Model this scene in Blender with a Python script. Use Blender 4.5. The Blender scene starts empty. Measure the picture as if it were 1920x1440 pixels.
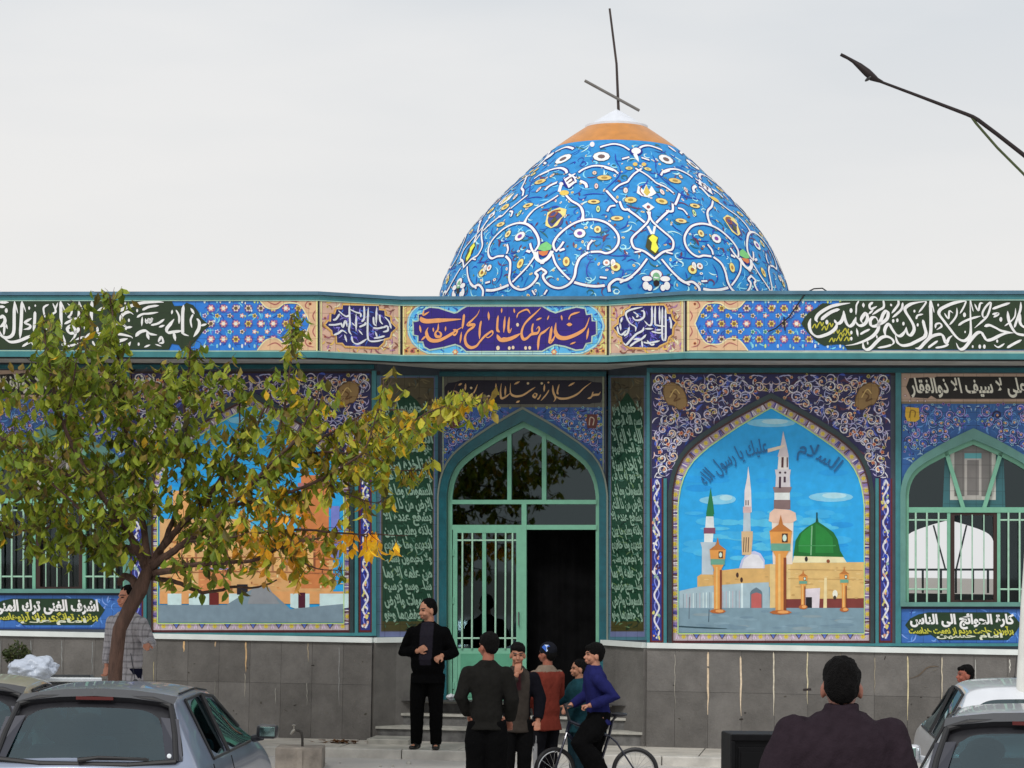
import bpy, bmesh, math, random
from mathutils import Vector, Matrix, noise
SC = bpy.context.scene; COL = SC.collection
rad = math.radians
# ---------------- camera, sky, sun, exposure ----------------
F = 4620.0; PITCH = 4.17; ROLL = 0.82; CAMH = 2.16; CAMY = -30.0
cd = bpy.data.cameras.new('camera'); cam = bpy.data.objects.new('camera', cd); COL.objects.link(cam)
cam.matrix_world = Matrix.Translation((0, CAMY, CAMH)) @ Matrix.Rotation(rad(90 + PITCH), 4, 'X') @ Matrix.Rotation(rad(ROLL), 4, 'Z')
cd.sensor_width = 36; cd.lens = 36 * F / 1920; cd.clip_start = 0.1; cd.clip_end = 3000
SC.camera = cam
W = bpy.data.worlds.new('World'); SC.world = W; W.use_nodes = True
def build_world():
    nt = W.node_tree; N = nt.nodes; L = nt.links
    bg = N['Background']; bg.inputs[1].default_value = 0.10
    sky = N.new('ShaderNodeTexSky'); sky.sky_type = 'NISHITA'; sky.sun_disc = False
    sky.sun_elevation = rad(48); sky.sun_rotation = rad(200); sky.dust_density = 3
    tc = N.new('ShaderNodeTexCoord'); mp = N.new('ShaderNodeMapping'); mp.inputs['Scale'].default_value = (2.2, 2.2, 9)
    nz = N.new('ShaderNodeTexNoise'); nz.inputs['Scale'].default_value = 1.6; nz.inputs['Detail'].default_value = 5; nz.inputs['Roughness'].default_value = .45
    cr = N.new('ShaderNodeValToRGB'); cr.color_ramp.elements[0].position = .38; cr.color_ramp.elements[0].color = (6.5, 6.85, 7.2, 1)
    cr.color_ramp.elements[1].position = .62; cr.color_ramp.elements[1].color = (7.9, 7.95, 7.98, 1)
    sp = N.new('ShaderNodeSeparateXYZ'); mr = N.new('ShaderNodeMapRange'); mr.inputs[1].default_value = 0.09; mr.inputs[2].default_value = .25
    mr.inputs[3].default_value = 1; mr.inputs[4].default_value = 0
    mw = N.new('ShaderNodeMixRGB'); mw.inputs[2].default_value = (8.5, 8.25, 7.95, 1)
    sc = N.new('ShaderNodeMath'); sc.operation = 'MULTIPLY'; sc.inputs[1].default_value = .85
    mx = N.new('ShaderNodeMixRGB'); mx.inputs[0].default_value = .93
    L.new(tc.outputs['Generated'], mp.inputs[0]); L.new(mp.outputs[0], nz.inputs[0]); L.new(nz.outputs[0], cr.inputs[0])
    L.new(tc.outputs['Generated'], sp.inputs[0]); L.new(sp.outputs[2], mr.inputs[0]); L.new(mr.outputs[0], sc.inputs[0])
    L.new(sc.outputs[0], mw.inputs[0]); L.new(cr.outputs[0], mw.inputs[1])
    L.new(sky.outputs[0], mx.inputs[1]); L.new(mw.outputs[0], mx.inputs[2]); L.new(mx.outputs[0], bg.inputs[0])
build_world()
sd = bpy.data.lights.new('sun', 'SUN'); sd.energy = 1.5; sd.angle = rad(14); sd.color = (1, .97, .92)
sun = bpy.data.objects.new('sun', sd); COL.objects.link(sun); sun.rotation_euler = (rad(42), 0, rad(-20))
SC.view_settings.view_transform = 'Standard'; SC.view_settings.look = 'None'; SC.view_settings.gamma = 1
SC.view_settings.exposure = 0.10
SC.cycles.max_bounces = 6; SC.cycles.transparent_max_bounces = 16

# ---------------- helpers ----------------
def s2l(c):
    c = c / 255.0
    return c / 12.92 if c <= .04045 else ((c + .055) / 1.055) ** 2.4
GAIN = 1.30
def C(c, g=None):            # a colour as seen on the lit facade -> base colour
    g = GAIN if g is None else g
    return tuple(min(.86, s2l(x) * g) for x in c[:3]) + (1,)
def mat(name, col, rough=.6, metal=0, nscale=0, namt=.15, bump=0, bscale=40, spec=.5, coat=0, stretch=(1, 1, 1)):
    m = bpy.data.materials.new(name); m.use_nodes = True; nt = m.node_tree; b = nt.nodes['Principled BSDF']
    b.inputs['Base Color'].default_value = col; b.inputs['Roughness'].default_value = rough; b.inputs['Metallic'].default_value = metal
    b.inputs['Specular IOR Level'].default_value = spec; b.inputs['Coat Weight'].default_value = coat
    tc = nt.nodes.new('ShaderNodeTexCoord'); mp = nt.nodes.new('ShaderNodeMapping'); mp.inputs['Scale'].default_value = stretch
    nt.links.new(tc.outputs['Object'], mp.inputs[0])
    if nscale:
        n = nt.nodes.new('ShaderNodeTexNoise'); n.inputs['Scale'].default_value = nscale; n.inputs['Detail'].default_value = 6
        r = nt.nodes.new('ShaderNodeMapRange'); r.inputs[1].default_value = .3; r.inputs[2].default_value = .7
        r.inputs[3].default_value = 1 - namt; r.inputs[4].default_value = 1 + namt
        v = nt.nodes.new('ShaderNodeVectorMath'); v.operation = 'SCALE'; v.inputs[0].default_value = col[:3]
        nt.links.new(mp.outputs[0], n.inputs[0]); nt.links.new(n.outputs[0], r.inputs[0]); nt.links.new(r.outputs[0], v.inputs['Scale'])
        nt.links.new(v.outputs[0], b.inputs['Base Color'])
    if bump:
        n2 = nt.nodes.new('ShaderNodeTexNoise'); n2.inputs['Scale'].default_value = bscale; n2.inputs['Detail'].default_value = 4
        bp = nt.nodes.new('ShaderNodeBump'); bp.inputs['Strength'].default_value = bump; bp.inputs['Distance'].default_value = .02
        nt.links.new(mp.outputs[0], n2.inputs[0]); nt.links.new(n2.outputs[0], bp.inputs['Height']); nt.links.new(bp.outputs[0], b.inputs['Normal'])
    return m
def attr_mat(name, rough=.5, spec=.4, nscale=6, namt=.08, tile=0, trans=0, bump=0, bscale=60):
    m = bpy.data.materials.new(name); m.use_nodes = True; nt = m.node_tree; N = nt.nodes; L = nt.links; b = N['Principled BSDF']
    b.inputs['Roughness'].default_value = rough; b.inputs['Specular IOR Level'].default_value = spec
    a = N.new('ShaderNodeAttribute'); a.attribute_name = 'Col'
    tc = N.new('ShaderNodeTexCoord'); n = N.new('ShaderNodeTexNoise'); n.inputs['Scale'].default_value = nscale; n.inputs['Detail'].default_value = 5
    r = N.new('ShaderNodeMapRange'); r.inputs[1].default_value = .3; r.inputs[2].default_value = .7; r.inputs[3].default_value = 1 - namt; r.inputs[4].default_value = 1 + namt
    v = N.new('ShaderNodeVectorMath'); v.operation = 'SCALE'
    L.new(tc.outputs['Object'], n.inputs[0]); L.new(n.outputs[0], r.inputs[0]); L.new(a.outputs['Color'], v.inputs[0]); L.new(r.outputs[0], v.inputs['Scale'])
    out = v.outputs[0]
    if tile:
        sx = N.new('ShaderNodeSeparateXYZ'); cx = N.new('ShaderNodeCombineXYZ'); L.new(tc.outputs['Object'], sx.inputs[0])
        L.new(sx.outputs[0], cx.inputs[0]); L.new(sx.outputs[2], cx.inputs[1])
        br = N.new('ShaderNodeTexBrick'); br.offset = 0; br.inputs['Scale'].default_value = 1; br.inputs['Mortar Size'].default_value = .0035
        br.inputs['Brick Width'].default_value = tile; br.inputs['Row Height'].default_value = tile
        br.inputs['Color1'].default_value = (1, 1, 1, 1); br.inputs['Color2'].default_value = (.93, .94, .95, 1); br.inputs['Mortar'].default_value = (.5, .5, .5, 1)
        mu = N.new('ShaderNodeMixRGB'); mu.blend_type = 'MULTIPLY'; mu.inputs[0].default_value = .8
        L.new(cx.outputs[0], br.inputs[0]); L.new(out, mu.inputs[1]); L.new(br.outputs[0], mu.inputs[2]); out = mu.outputs[0]
    L.new(out, b.inputs['Base Color'])
    if bump:
        n2 = N.new('ShaderNodeTexNoise'); n2.inputs['Scale'].default_value = bscale; n2.inputs['Detail'].default_value = 4
        bp = N.new('ShaderNodeBump'); bp.inputs['Strength'].default_value = bump; bp.inputs['Distance'].default_value = .01
        L.new(tc.outputs['Object'], n2.inputs[0]); L.new(n2.outputs[0], bp.inputs['Height']); L.new(bp.outputs[0], b.inputs['Normal'])
    if trans:
        t = N.new('ShaderNodeBsdfTranslucent'); L.new(out, t.inputs[0]); mx = N.new('ShaderNodeMixShader'); mx.inputs[0].default_value = trans
        L.new(b.outputs[0], mx.inputs[1]); L.new(t.outputs[0], mx.inputs[2]); L.new(mx.outputs[0], N['Material Output'].inputs[0])
    return m
def glass_mat(name, tint, trans=.6, rough=.03, refl=.12):
    m = bpy.data.materials.new(name); m.use_nodes = True; nt = m.node_tree; N = nt.nodes; L = nt.links
    N.remove(N['Principled BSDF'])
    t = N.new('ShaderNodeBsdfTransparent'); t.inputs[0].default_value = tuple(x * trans for x in tint) + (1,)
    g = N.new('ShaderNodeBsdfGlossy'); g.inputs['Roughness'].default_value = rough; g.inputs[0].default_value = (.72, .92, 1, 1)
    lw = N.new('ShaderNodeLayerWeight'); lw.inputs[0].default_value = .35
    mr = N.new('ShaderNodeMapRange'); mr.inputs[3].default_value = refl; mr.inputs[4].default_value = .9
    mx = N.new('ShaderNodeMixShader'); L.new(lw.outputs['Fresnel'], mr.inputs[0]); L.new(mr.outputs[0], mx.inputs[0])
    L.new(t.outputs[0], mx.inputs[1]); L.new(g.outputs[0], mx.inputs[2]); L.new(mx.outputs[0], N['Material Output'].inputs[0])
    return m
def tag(o, label=None, cat=None, group=None, kind=None):
    if label: o['label'] = label
    if cat: o['category'] = cat
    if group: o['group'] = group
    if kind: o['kind'] = kind
    return o
def empty(name, loc=(0, 0, 0), rz=0, **k):
    o = bpy.data.objects.new(name, None); COL.objects.link(o); o.location = loc; o.rotation_euler = (0, 0, rz)
    return tag(o, **k)
class MB:
    """collects simple shapes; build() links them as one mesh object"""
    def __init__(s): s.bm = bmesh.new(); s.col = s.bm.loops.layers.float_color.new('Col')
    def paint(s, fs, col):
        if col is not None:
            for f in fs:
                for l in f.loops: l[s.col] = col
    def face(s, pts, col=None):
        vs = [s.bm.verts.new(p) for p in pts]
        try: f = s.bm.faces.new(vs)
        except ValueError: return None
        s.paint([f], col); return f
    def box(s, x0, x1, y0, y1, z0, z1, col=None, bev=0):
        v = [s.bm.verts.new(p) for p in [(x0, y0, z0), (x1, y0, z0), (x1, y1, z0), (x0, y1, z0), (x0, y0, z1), (x1, y0, z1), (x1, y1, z1), (x0, y1, z1)]]
        fs = [s.bm.faces.new([v[i] for i in q]) for q in [(3, 2, 1, 0), (4, 5, 6, 7), (0, 1, 5, 4), (1, 2, 6, 5), (2, 3, 7, 6), (3, 0, 4, 7)]]
        s.paint(fs, col)
        if bev:
            es = list({e for f in fs for e in f.edges})
            bmesh.ops.bevel(s.bm, geom=es, offset=bev, segments=2, affect='EDGES', profile=.5)
        return fs
    def prism(s, poly, z0, z1, col=None):      # poly: (x,y) list, vertical extrusion
        b = [s.bm.verts.new((x, y, z0)) for x, y in poly]; t = [s.bm.verts.new((x, y, z1)) for x, y in poly]; n = len(poly)
        fs = [s.bm.faces.new(b[::-1]), s.bm.faces.new(t)] + [s.bm.faces.new([b[i], b[(i + 1) % n], t[(i + 1) % n], t[i]]) for i in range(n)]
        s.paint(fs, col); return fs
    def tube(s, pts, r, n=8, col=None, cap=True):
        pts = [Vector(p) for p in pts]; m = len(pts)
        rs = r if isinstance(r, (list, tuple)) else [r] * m
        rings = []; ref = None
        for i in range(m):
            d = (pts[min(i + 1, m - 1)] - pts[max(i - 1, 0)])
            if d.length < 1e-9: d = Vector((0, 0, 1))
            d.normalize()
            if ref is None: ref = d.orthogonal().normalized()
            ref = (ref - d * ref.dot(d))
            ref = ref.normalized() if ref.length > 1e-6 else d.orthogonal().normalized()
            q = d.cross(ref)
            rings.append([s.bm.verts.new(pts[i] + (ref * math.cos(2 * math.pi * k / n) + q * math.sin(2 * math.pi * k / n)) * rs[i]) for k in range(n)])
        fs = []
        for i in range(m - 1):
            for k in range(n):
                fs.append(s.bm.faces.new([rings[i][k], rings[i][(k + 1) % n], rings[i + 1][(k + 1) % n], rings[i + 1][k]]))
        if cap: fs += [s.bm.faces.new(rings[0][::-1]), s.bm.faces.new(rings[-1])]
        s.paint(fs, col); return fs
    def ell(s, c, r, col=None, n=12, rot=None):
        M = Matrix.Translation(c) @ (rot or Matrix.Identity(4)) @ Matrix.Diagonal((r[0], r[1], r[2], 1))
        g = bmesh.ops.create_uvsphere(s.bm, u_segments=n * 2, v_segments=n, radius=1, matrix=M)
        s.paint({f for v in g['verts'] for f in v.link_faces}, col)
    def lathe(s, prof, c=(0, 0, 0), n=64, col=None, a0=0, a1=2 * math.pi):
        full = abs(a1 - a0 - 2 * math.pi) < 1e-6; k = n if full else n + 1; R = []
        for r, z in prof: R.append([s.bm.verts.new((c[0] + r * math.cos(a0 + (a1 - a0) * i / n), c[1] + r * math.sin(a0 + (a1 - a0) * i / n), c[2] + z)) for i in range(k)])
        fs = []
        for j in range(len(prof) - 1):
            for i in range(n):
                fs.append(s.bm.faces.new([R[j][i], R[j][(i + 1) % k], R[j + 1][(i + 1) % k], R[j + 1][i]]))
        s.paint(fs, col); return fs
    def build(s, name, m, parent=None, smooth=False, loc=None, **k):
        me = bpy.data.meshes.new(name); s.bm.normal_update(); s.bm.to_mesh(me); s.bm.free()
        o = bpy.data.objects.new(name, me); COL.objects.link(o)
        for x in (m if isinstance(m, list) else [m]): me.materials.append(x)
        if smooth:
            for p in me.polygons: p.use_smooth = True
            me.set_sharp_from_angle(angle=rad(40))
        if parent: o.parent = parent
        if loc: o.location = loc
        return tag(o, **k)
def apply_mods(o):
    dg = bpy.context.evaluated_depsgraph_get(); dg.update()
    me = bpy.data.meshes.new_from_object(o.evaluated_get(dg), preserve_all_data_layers=True, depsgraph=dg)
    old = o.data; o.modifiers.clear(); o.data = me; me.name = old.name; bpy.data.meshes.remove(old)
# ---------------- pixel rays ----------------
CM = cam.matrix_world.copy(); CO = CM.translation.copy(); CR = CM.to_3x3()
def ray(px, py): return CR @ Vector(((px - 960) / F, -(py - 720) / F, -1))
def at(px, py, D):           # world point on that ray at distance D (metres away from the camera along y)
    d = ray(px, py); return CO + d * (D / d.y)
def on_z(px, py, z):
    d = ray(px, py); return CO + d * ((z - CO.z) / d.z)
PSI = rad(8.0)
ROT = Matrix.Rotation(PSI, 3, 'Z')      # world -> building
BO = ROT @ CO
class Plane:
    """vertical plane of the building through (xa,ya)-(xb,yb), facing the street"""
    def __init__(s, A=(0, 0), B=(1, 0), warp=None):
        s.A = Vector((A[0], A[1], 0)); d = Vector((B[0] - A[0], B[1] - A[1], 0)).normalized()
        s.n = Vector((d.y, -d.x, 0)); s.warp = warp
    def m(s, px, py, off=0):
        if s.warp: px, py = s.warp(px, py)
        d = ROT @ ray(px, py); t = (s.A - BO).dot(s.n) / d.dot(s.n)
        return BO + d * t + s.n * off
WALL = Plane()
def x_at(px, py, y):   # building x where the ray meets plane y
    return Plane((0, y), (1, y)).m(px, py).x
# ---------------- 2-D art laid on real surfaces ----------------
def smooth_pts(p, per=6, closed=False):
    if len(p) < 3: 
        out = []
        for i in range(len(p) - 1):
            for k in range(3): out.append((p[i][0] + (p[i + 1][0] - p[i][0]) * k / 3, p[i][1] + (p[i + 1][1] - p[i][1]) * k / 3))
        return out + [p[-1]]
    q = ([p[-1]] + list(p) + [p[0], p[1]]) if closed else ([p[0]] + list(p) + [p[-1]])
    out = []
    for i in range(1, len(q) - 2):
        a, b, c, d = q[i - 1], q[i], q[i + 1], q[i + 2]
        for k in range(per):
            t = k / per; t2 = t * t; t3 = t2 * t
            out.append(tuple(.5 * (2 * b[j] + (c[j] - a[j]) * t + (2 * a[j] - 5 * b[j] + 4 * c[j] - d[j]) * t2 + (3 * b[j] - a[j] - 3 * c[j] + d[j]) * t3) for j in (0, 1)))
    if not closed: out.append(tuple(p[-1][:2]))
    return out
def inside(p, poly):
    x, y = p; r = False; j = len(poly) - 1
    for i in range(len(poly)):
        xi, yi = poly[i][:2]; xj, yj = poly[j][:2]
        if (yi > y) != (yj > y) and x < (xj - xi) * (y - yi) / (yj - yi) + xi: r = not r
        j = i
    return r
class Art:
    def __init__(s, gain=None): s.V = []; s.Fc = []; s.Cc = []; s.k = 0; s.g = gain
    def off(s, lay): s.k = (s.k + 1) % 60; return lay * .0016 + s.k * .00002
    def poly(s, S, pts, col, lay=1):
        o = s.off(lay); b = len(s.V); s.V += [S.m(p[0], p[1], o) for p in pts]; s.Fc.append(list(range(b, b + len(pts)))); s.Cc.append(C(col, s.g))
    def rect(s, S, x0, y0, x1, y1, col, lay=1): s.poly(S, [(x0, y0), (x0, y1), (x1, y1), (x1, y0)], col, lay)
    def dot(s, S, x, y, r, col, lay=2, ry=None, a=0, n=8):
        ry = ry or r; ca, sa = math.cos(a), math.sin(a)
        s.poly(S, [(x + ca * r * math.cos(t) - sa * ry * math.sin(t), y + sa * r * math.cos(t) + ca * ry * math.sin(t)) for t in [-2 * math.pi * i / n for i in range(n)]], col, lay)
    def stroke(s, S, pts, w, col, lay=2, taper=(0, 0), nib=None, sm=True, per=6, closed=False):
        P = smooth_pts(pts, per, closed) if sm else list(pts)
        if closed: P.append(P[0])
        n = len(P); o = s.off(lay); c = C(col, s.g); b = len(s.V); k = 0
        for i in range(n):
            x0, y0 = P[max(i - 1, 0)][:2]; x1, y1 = P[min(i + 1, n - 1)][:2]
            dx, dy = x1 - x0, y1 - y0; l = math.hypot(dx, dy) or 1; dx /= l; dy /= l
            h = w / 2; t = i / (n - 1)
            if nib is not None: h *= .5 + .5 * abs(math.sin(math.atan2(dy, dx) - nib))
            if taper[0] and t < taper[0]: h *= .15 + .85 * t / taper[0]
            if taper[1] and t > 1 - taper[1]: h *= .15 + .85 * (1 - t) / taper[1]
            ex = -dx * h * .5 if i == 0 else (dx * h * .5 if i == n - 1 else 0); ey = -dy * h * .5 if i == 0 else (dy * h * .5 if i == n - 1 else 0)
            s.V += [S.m(P[i][0] - dy * h + ex, P[i][1] + dx * h + ey, o), S.m(P[i][0] + dy * h + ex, P[i][1] - dx * h + ey, o)]
            if i: s.Fc.append([b + 2 * i - 2, b + 2 * i, b + 2 * i + 1, b + 2 * i - 1]); s.Cc.append(c)
    def flower(s, S, x, y, r, c1, c2, c3=None, lay=3, n=6, a=0):
        pts = []
        for i in range(n * 4):
            t = a - 2 * math.pi * i / (n * 4); rr = r * (.78 + .22 * math.cos(n * t)); pts.append((x + rr * math.cos(t), y + rr * math.sin(t)))
        s.poly(S, pts, c1, lay); s.dot(S, x, y, r * .5, c2, lay + 1)
        if c3: s.dot(S, x, y, r * .22, c3, lay + 2)
    def raw(s, verts, faces, col):
        b = len(s.V); s.V += verts; c = C(col, s.g)
        for f in faces: s.Fc.append([b + i for i in f]); s.Cc.append(c)
    def build(s, name, m, parent, **k):
        me = bpy.data.meshes.new(name); me.from_pydata([tuple(v) for v in s.V], [], s.Fc)
        ca = me.color_attributes.new('Col', 'FLOAT_COLOR', 'CORNER'); arr = []
        for f, c in zip(me.polygons, s.Cc): arr += list(c) * f.loop_total
        ca.data.foreach_set('color', arr)
        me.materials.append(m); o = bpy.data.objects.new(name, me); COL.objects.link(o); o.parent = parent
        return tag(o, **k)
# Arabic shaping with the font built into Blender
AR = {'ا': (0xFE8D, 2), 'آ': (0xFE81, 2), 'أ': (0xFE83, 2), 'إ': (0xFE87, 2), 'ئ': (0xFE89, 4), 'ب': (0xFE8F, 4), 'ة': (0xFE93, 2), 'ت': (0xFE95, 4), 'ث': (0xFE99, 4), 'ج': (0xFE9D, 4),
      'ح': (0xFEA1, 4), 'خ': (0xFEA5, 4), 'د': (0xFEA9, 2), 'ذ': (0xFEAB, 2), 'ر': (0xFEAD, 2), 'ز': (0xFEAF, 2), 'س': (0xFEB1, 4), 'ش': (0xFEB5, 4), 'ص': (0xFEB9, 4), 'ض': (0xFEBD, 4),
      'ط': (0xFEC1, 4), 'ظ': (0xFEC5, 4), 'ع': (0xFEC9, 4), 'غ': (0xFECD, 4), 'ف': (0xFED1, 4), 'ق': (0xFED5, 4), 'ک': (0xFED9, 4), 'ل': (0xFEDD, 4), 'م': (0xFEE1, 4), 'ن': (0xFEE5, 4),
      'ه': (0xFEE9, 4), 'و': (0xFEED, 2), 'ی': (0xFEEF, 2), 'ي': (0xFEF1, 4), 'ء': (0xFE80, 1), 'گ': (0xFB92, 4), 'پ': (0xFB56, 4)}
def shape_ar(t):
    out = []
    for w in t.split(' '):
        g = []; i = 0; prev = False
        while i < len(w):
            ch = w[i]
            if ch == 'ل' and i + 1 < len(w) and w[i + 1] == 'ا':
                g.append(chr(0xFEFB + (1 if prev else 0))); prev = False; i += 2; continue
            if ch == 'ی' and i + 1 < len(w): ch = 'ي'
            b, k = AR[ch]; nx = i + 1 < len(w) and k == 4 and AR[w[i + 1]][1] > 1
            if k == 4: g.append(chr(b + (3 if prev and nx else 1 if prev else 2 if nx else 0))); prev = nx
            elif k == 2: g.append(chr(b + (1 if prev else 0))); prev = False
            else: g.append(chr(b)); prev = False
            i += 1
        out.append(''.join(reversed(g)))
    return ' '.join(reversed(out))
_tc = {}
def text_mesh(t, bold):
    if (t, bold) in _tc: return _tc[(t, bold)]
    cu = bpy.data.curves.new('t', 'FONT'); cu.body = shape_ar(t); cu.resolution_u = 2; cu.offset = bold
    o = bpy.data.objects.new('t', cu); me = bpy.data.meshes.new_from_object(o)
    V = [(v.co.x, v.co.y) for v in me.vertices]; Fs = [tuple(p.vertices) for p in me.polygons]
    par = list(range(len(V)))
    def fd(a):
        while par[a] != a: par[a] = par[par[a]]; a = par[a]
        return a
    for f in Fs:
        for v in f[1:]: par[fd(v)] = fd(f[0])
    idx = {}; isl = [idx.setdefault(fd(i), len(idx)) for i in range(len(V))]
    bpy.data.meshes.remove(me); bpy.data.objects.remove(o); bpy.data.curves.remove(cu)
    _tc[(t, bold)] = (V, Fs, isl); return _tc[(t, bold)]
def text(A, S, t, box, col, lay=3, bold=.012, shear=.12, arc=0, zb=None):
    V, Fs, isl = text_mesh(t, bold)
    x0 = min(v[0] for v in V); x1 = max(v[0] for v in V); y0, y1 = zb or (min(v[1] for v in V), max(v[1] for v in V))
    bx0, by0, bx1, by1 = box; vs = []
    for (x, y), k in zip(V, isl):
        u = (x - x0) / (x1 - x0); v = (y - y0) / (y1 - y0)
        px = bx0 + (bx1 - bx0) * u - shear * (v - .5) * (by1 - by0); py = by1 - (by1 - by0) * v + arc * (4 * (u - .5) ** 2)
        vs.append(S.m(px, py, lay * .0016 + (k % 50) * .00003))
    A.raw(vs, Fs, col)
def vines(A, S, poly, n, cols, w=1.9, seed=1, lay=2, L=16, flow=None):
    R = random.Random(seed); xs = [p[0] for p in poly]; ys = [p[1] for p in poly]; c = 0; tries = 0
    while c < n and tries < n * 20:
        tries += 1; x = R.uniform(min(xs), max(xs)); y = R.uniform(min(ys), max(ys)); a = R.uniform(0, 6.28) if flow is None else flow + R.gauss(0, .5)
        k = R.choice((-1, 1)) * R.uniform(.05, .22); pts = []; sg = R.random() < .5
        for i in range(R.randint(5, 9)):
            pts.append((x, y)); st = L / 6; x += math.cos(a) * st; y += math.sin(a) * st; a += k * st * .6
            if sg and i == 4: k = -k * 1.6
        if all(inside(p, poly) for p in pts):
            A.stroke(S, pts, w * R.uniform(.7, 1.3), R.choice(cols), lay, taper=(.2, .5), per=3); c += 1
def blooms(A, S, poly, n, pals, r=(2, 4), seed=2, lay=4):
    R = random.Random(seed); xs = [p[0] for p in poly]; ys = [p[1] for p in poly]; done = []; t = 0
    while len(done) < n and t < n * 30:
        t += 1; x = R.uniform(min(xs), max(xs)); y = R.uniform(min(ys), max(ys)); q = R.uniform(*r)
        if inside((x, y), poly) and inside((x + q, y), poly) and inside((x - q, y), poly) and all((x - a) ** 2 + (y - b) ** 2 > (q + c) ** 2 * 1.1 for a, b, c in done):
            done.append((x, y, q)); p = R.choice(pals); A.flower(S, x, y, q, p[0], p[1], None, lay, n=R.choice((5, 6, 8)), a=R.random())
# ---------------- mosque: geometry ----------------
TILE = attr_mat('glazed_tile', rough=.32, spec=.5, nscale=9, namt=.09, tile=.155)
TILEP = attr_mat('glazed_lettering', rough=.35, spec=.45, nscale=14, namt=.07)
DOMET = attr_mat('dome_tile', rough=.6, spec=.22, nscale=9, namt=.16)
PAINT = attr_mat('painted_tile', rough=.4, spec=.4, nscale=5, namt=.10, tile=.155)
STONE = attr_mat('grey_granite', rough=.7, spec=.3, nscale=3.2, namt=.26, bump=.5, bscale=45)
nz_ = [n for n in STONE.node_tree.nodes if n.type == 'TEX_NOISE']
nz_[0].inputs['Detail'].default_value = 14; nz_[0].inputs['Roughness'].default_value = .72
WHITE = mat('white_marble', C((226, 232, 230), 1.0), .4, nscale=4, namt=.08)
TEAL = mat('teal_enamel', C((50, 112, 118)), .35, nscale=8, namt=.12)
TEALD = mat('dark_teal_enamel', C((14, 78, 88)), .3, nscale=10, namt=.2)
GREEN = mat('pale_green_paint', C((112, 170, 144), 1.15), .4, nscale=12, namt=.06)
PALE = mat('pale_grille_paint', C((160, 198, 176), 1.2), .45, nscale=14, namt=.1)
CONC = mat('soffit_plaster', (.50, .48, .45, 1), .8, nscale=4, namt=.2, bump=.3, bscale=20)
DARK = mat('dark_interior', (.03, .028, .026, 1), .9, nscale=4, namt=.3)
DGLASS = glass_mat('dark_glass', (.4, .42, .45), .22, .02, .025)
CGLASS = glass_mat('clear_glass', (.95, .97, 1), .98, .02, .015)
mosque = empty('mosque', rz=-PSI, label='mosque with blue patterned dome, calligraphy frieze, tiled arches and wall murals', cat='mosque')
YC, YM = -1.0, -.45            # cornice planes
YD = .80                       # recessed door wall
fc, fm = Plane((0, YC), (1, YC)), Plane((0, YM), (1, YM))
zT = fc.m(1400, 548).z; zB = fc.m(1400, 671).z
K = [x_at(597, 600, YC), x_at(752, 600, YM), x_at(1140, 600, YM), x_at(1286, 600, YC)]
XE = 13.0
cplan = [(-XE, YC), (K[0], YC), (K[1], YM), (K[2], YM), (K[3], YC), (XE, YC)]
def band(mb, plan, z0, z1, front, back, col=None):      # a strip following a plan line
    for (xa, ya), (xb, yb) in zip(plan, plan[1:]):
        mb.prism([(xa, ya - front), (xb, yb - front), (xb, yb + back), (xa, ya + back)], z0, z1, col)
mb = MB(); mb.prism(cplan + [(XE, 1.5), (-XE, 1.5)], zB, zT - .03); mb.build('cornice', CONC, mosque)
mb = MB(); mb.prism([(-XE, 1.5), (XE, 1.5), (XE, 18), (-XE, 18)], zB + .2, zT - .05); mb.build('roof', CONC, mosque)
mb = MB(); band(mb, cplan, zT - .03, zT + .012, .05, .25); mb.build('coping', mat('coping_metal', C((70, 105, 125)), .5, nscale=5, namt=.2), mosque)
mb = MB(); band(mb, cplan, zT - .085, zT - .034, .022, .02); band(mb, cplan, zB - .012, zB + .055, .03, .02); mb.build('cornice_trim', TEAL, mosque)
mb = MB(); band(mb, cplan, zT - .100, zT - .086, .018, .02); band(mb, cplan, zB + .056, zB + .070, .024, .02); mb.build('trim_line', mat('pale_trim', C((140, 172, 158)), .4, nscale=8, namt=.1), mosque)
mb = MB(); band(mb, cplan, zB - .028, zB - .013, .012, .05); mb.build('drip_edge', DARK, mosque)
X = lambda px, y, py=1000: x_at(px, py, y)
WL, DL, DR, WR = X(703, 0), X(823, YD), X(1137, YD), X(1216, 0)
SL = Plane((WL, 0), (DL, YD)); SR = Plane((DR, YD), (WR, 0)); DP = Plane((0, YD), (1, YD))
wplan = [(-XE, 0), (WL, 0), (DL, YD), (DR, YD), (WR, 0), (XE, 0)]
zL1 = WALL.m(1440, 1209).z; zL0 = WALL.m(1440, 1219).z       # ledge
ARC = [(1, 0), (.99, .09), (.972, .19), (.94, .29), (.895, .38), (.83, .465), (.76, .53), (.667, .605), (.5, .715), (.35, .81), (.17, .91), (0, 1)]
def arch(cx, half, spring, apex, base=None):
    L = [(cx - half * a, spring - (spring - apex) * b) for a, b in ARC]; Rr = [(2 * cx - x, y) for x, y in L[-2::-1]]
    P = L + Rr
    return ([(cx - half, base)] + P + [(cx + half, base)]) if base is not None else P
def warpL(px, py): return px - 975, py - 3 - (py - 735) * .0356
def warpW(px, py): return px - 1717, py - 6 - (py - 703) * .0445
WL_M = Plane(warp=warpL); WL_W = Plane(warp=warpW)
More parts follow.
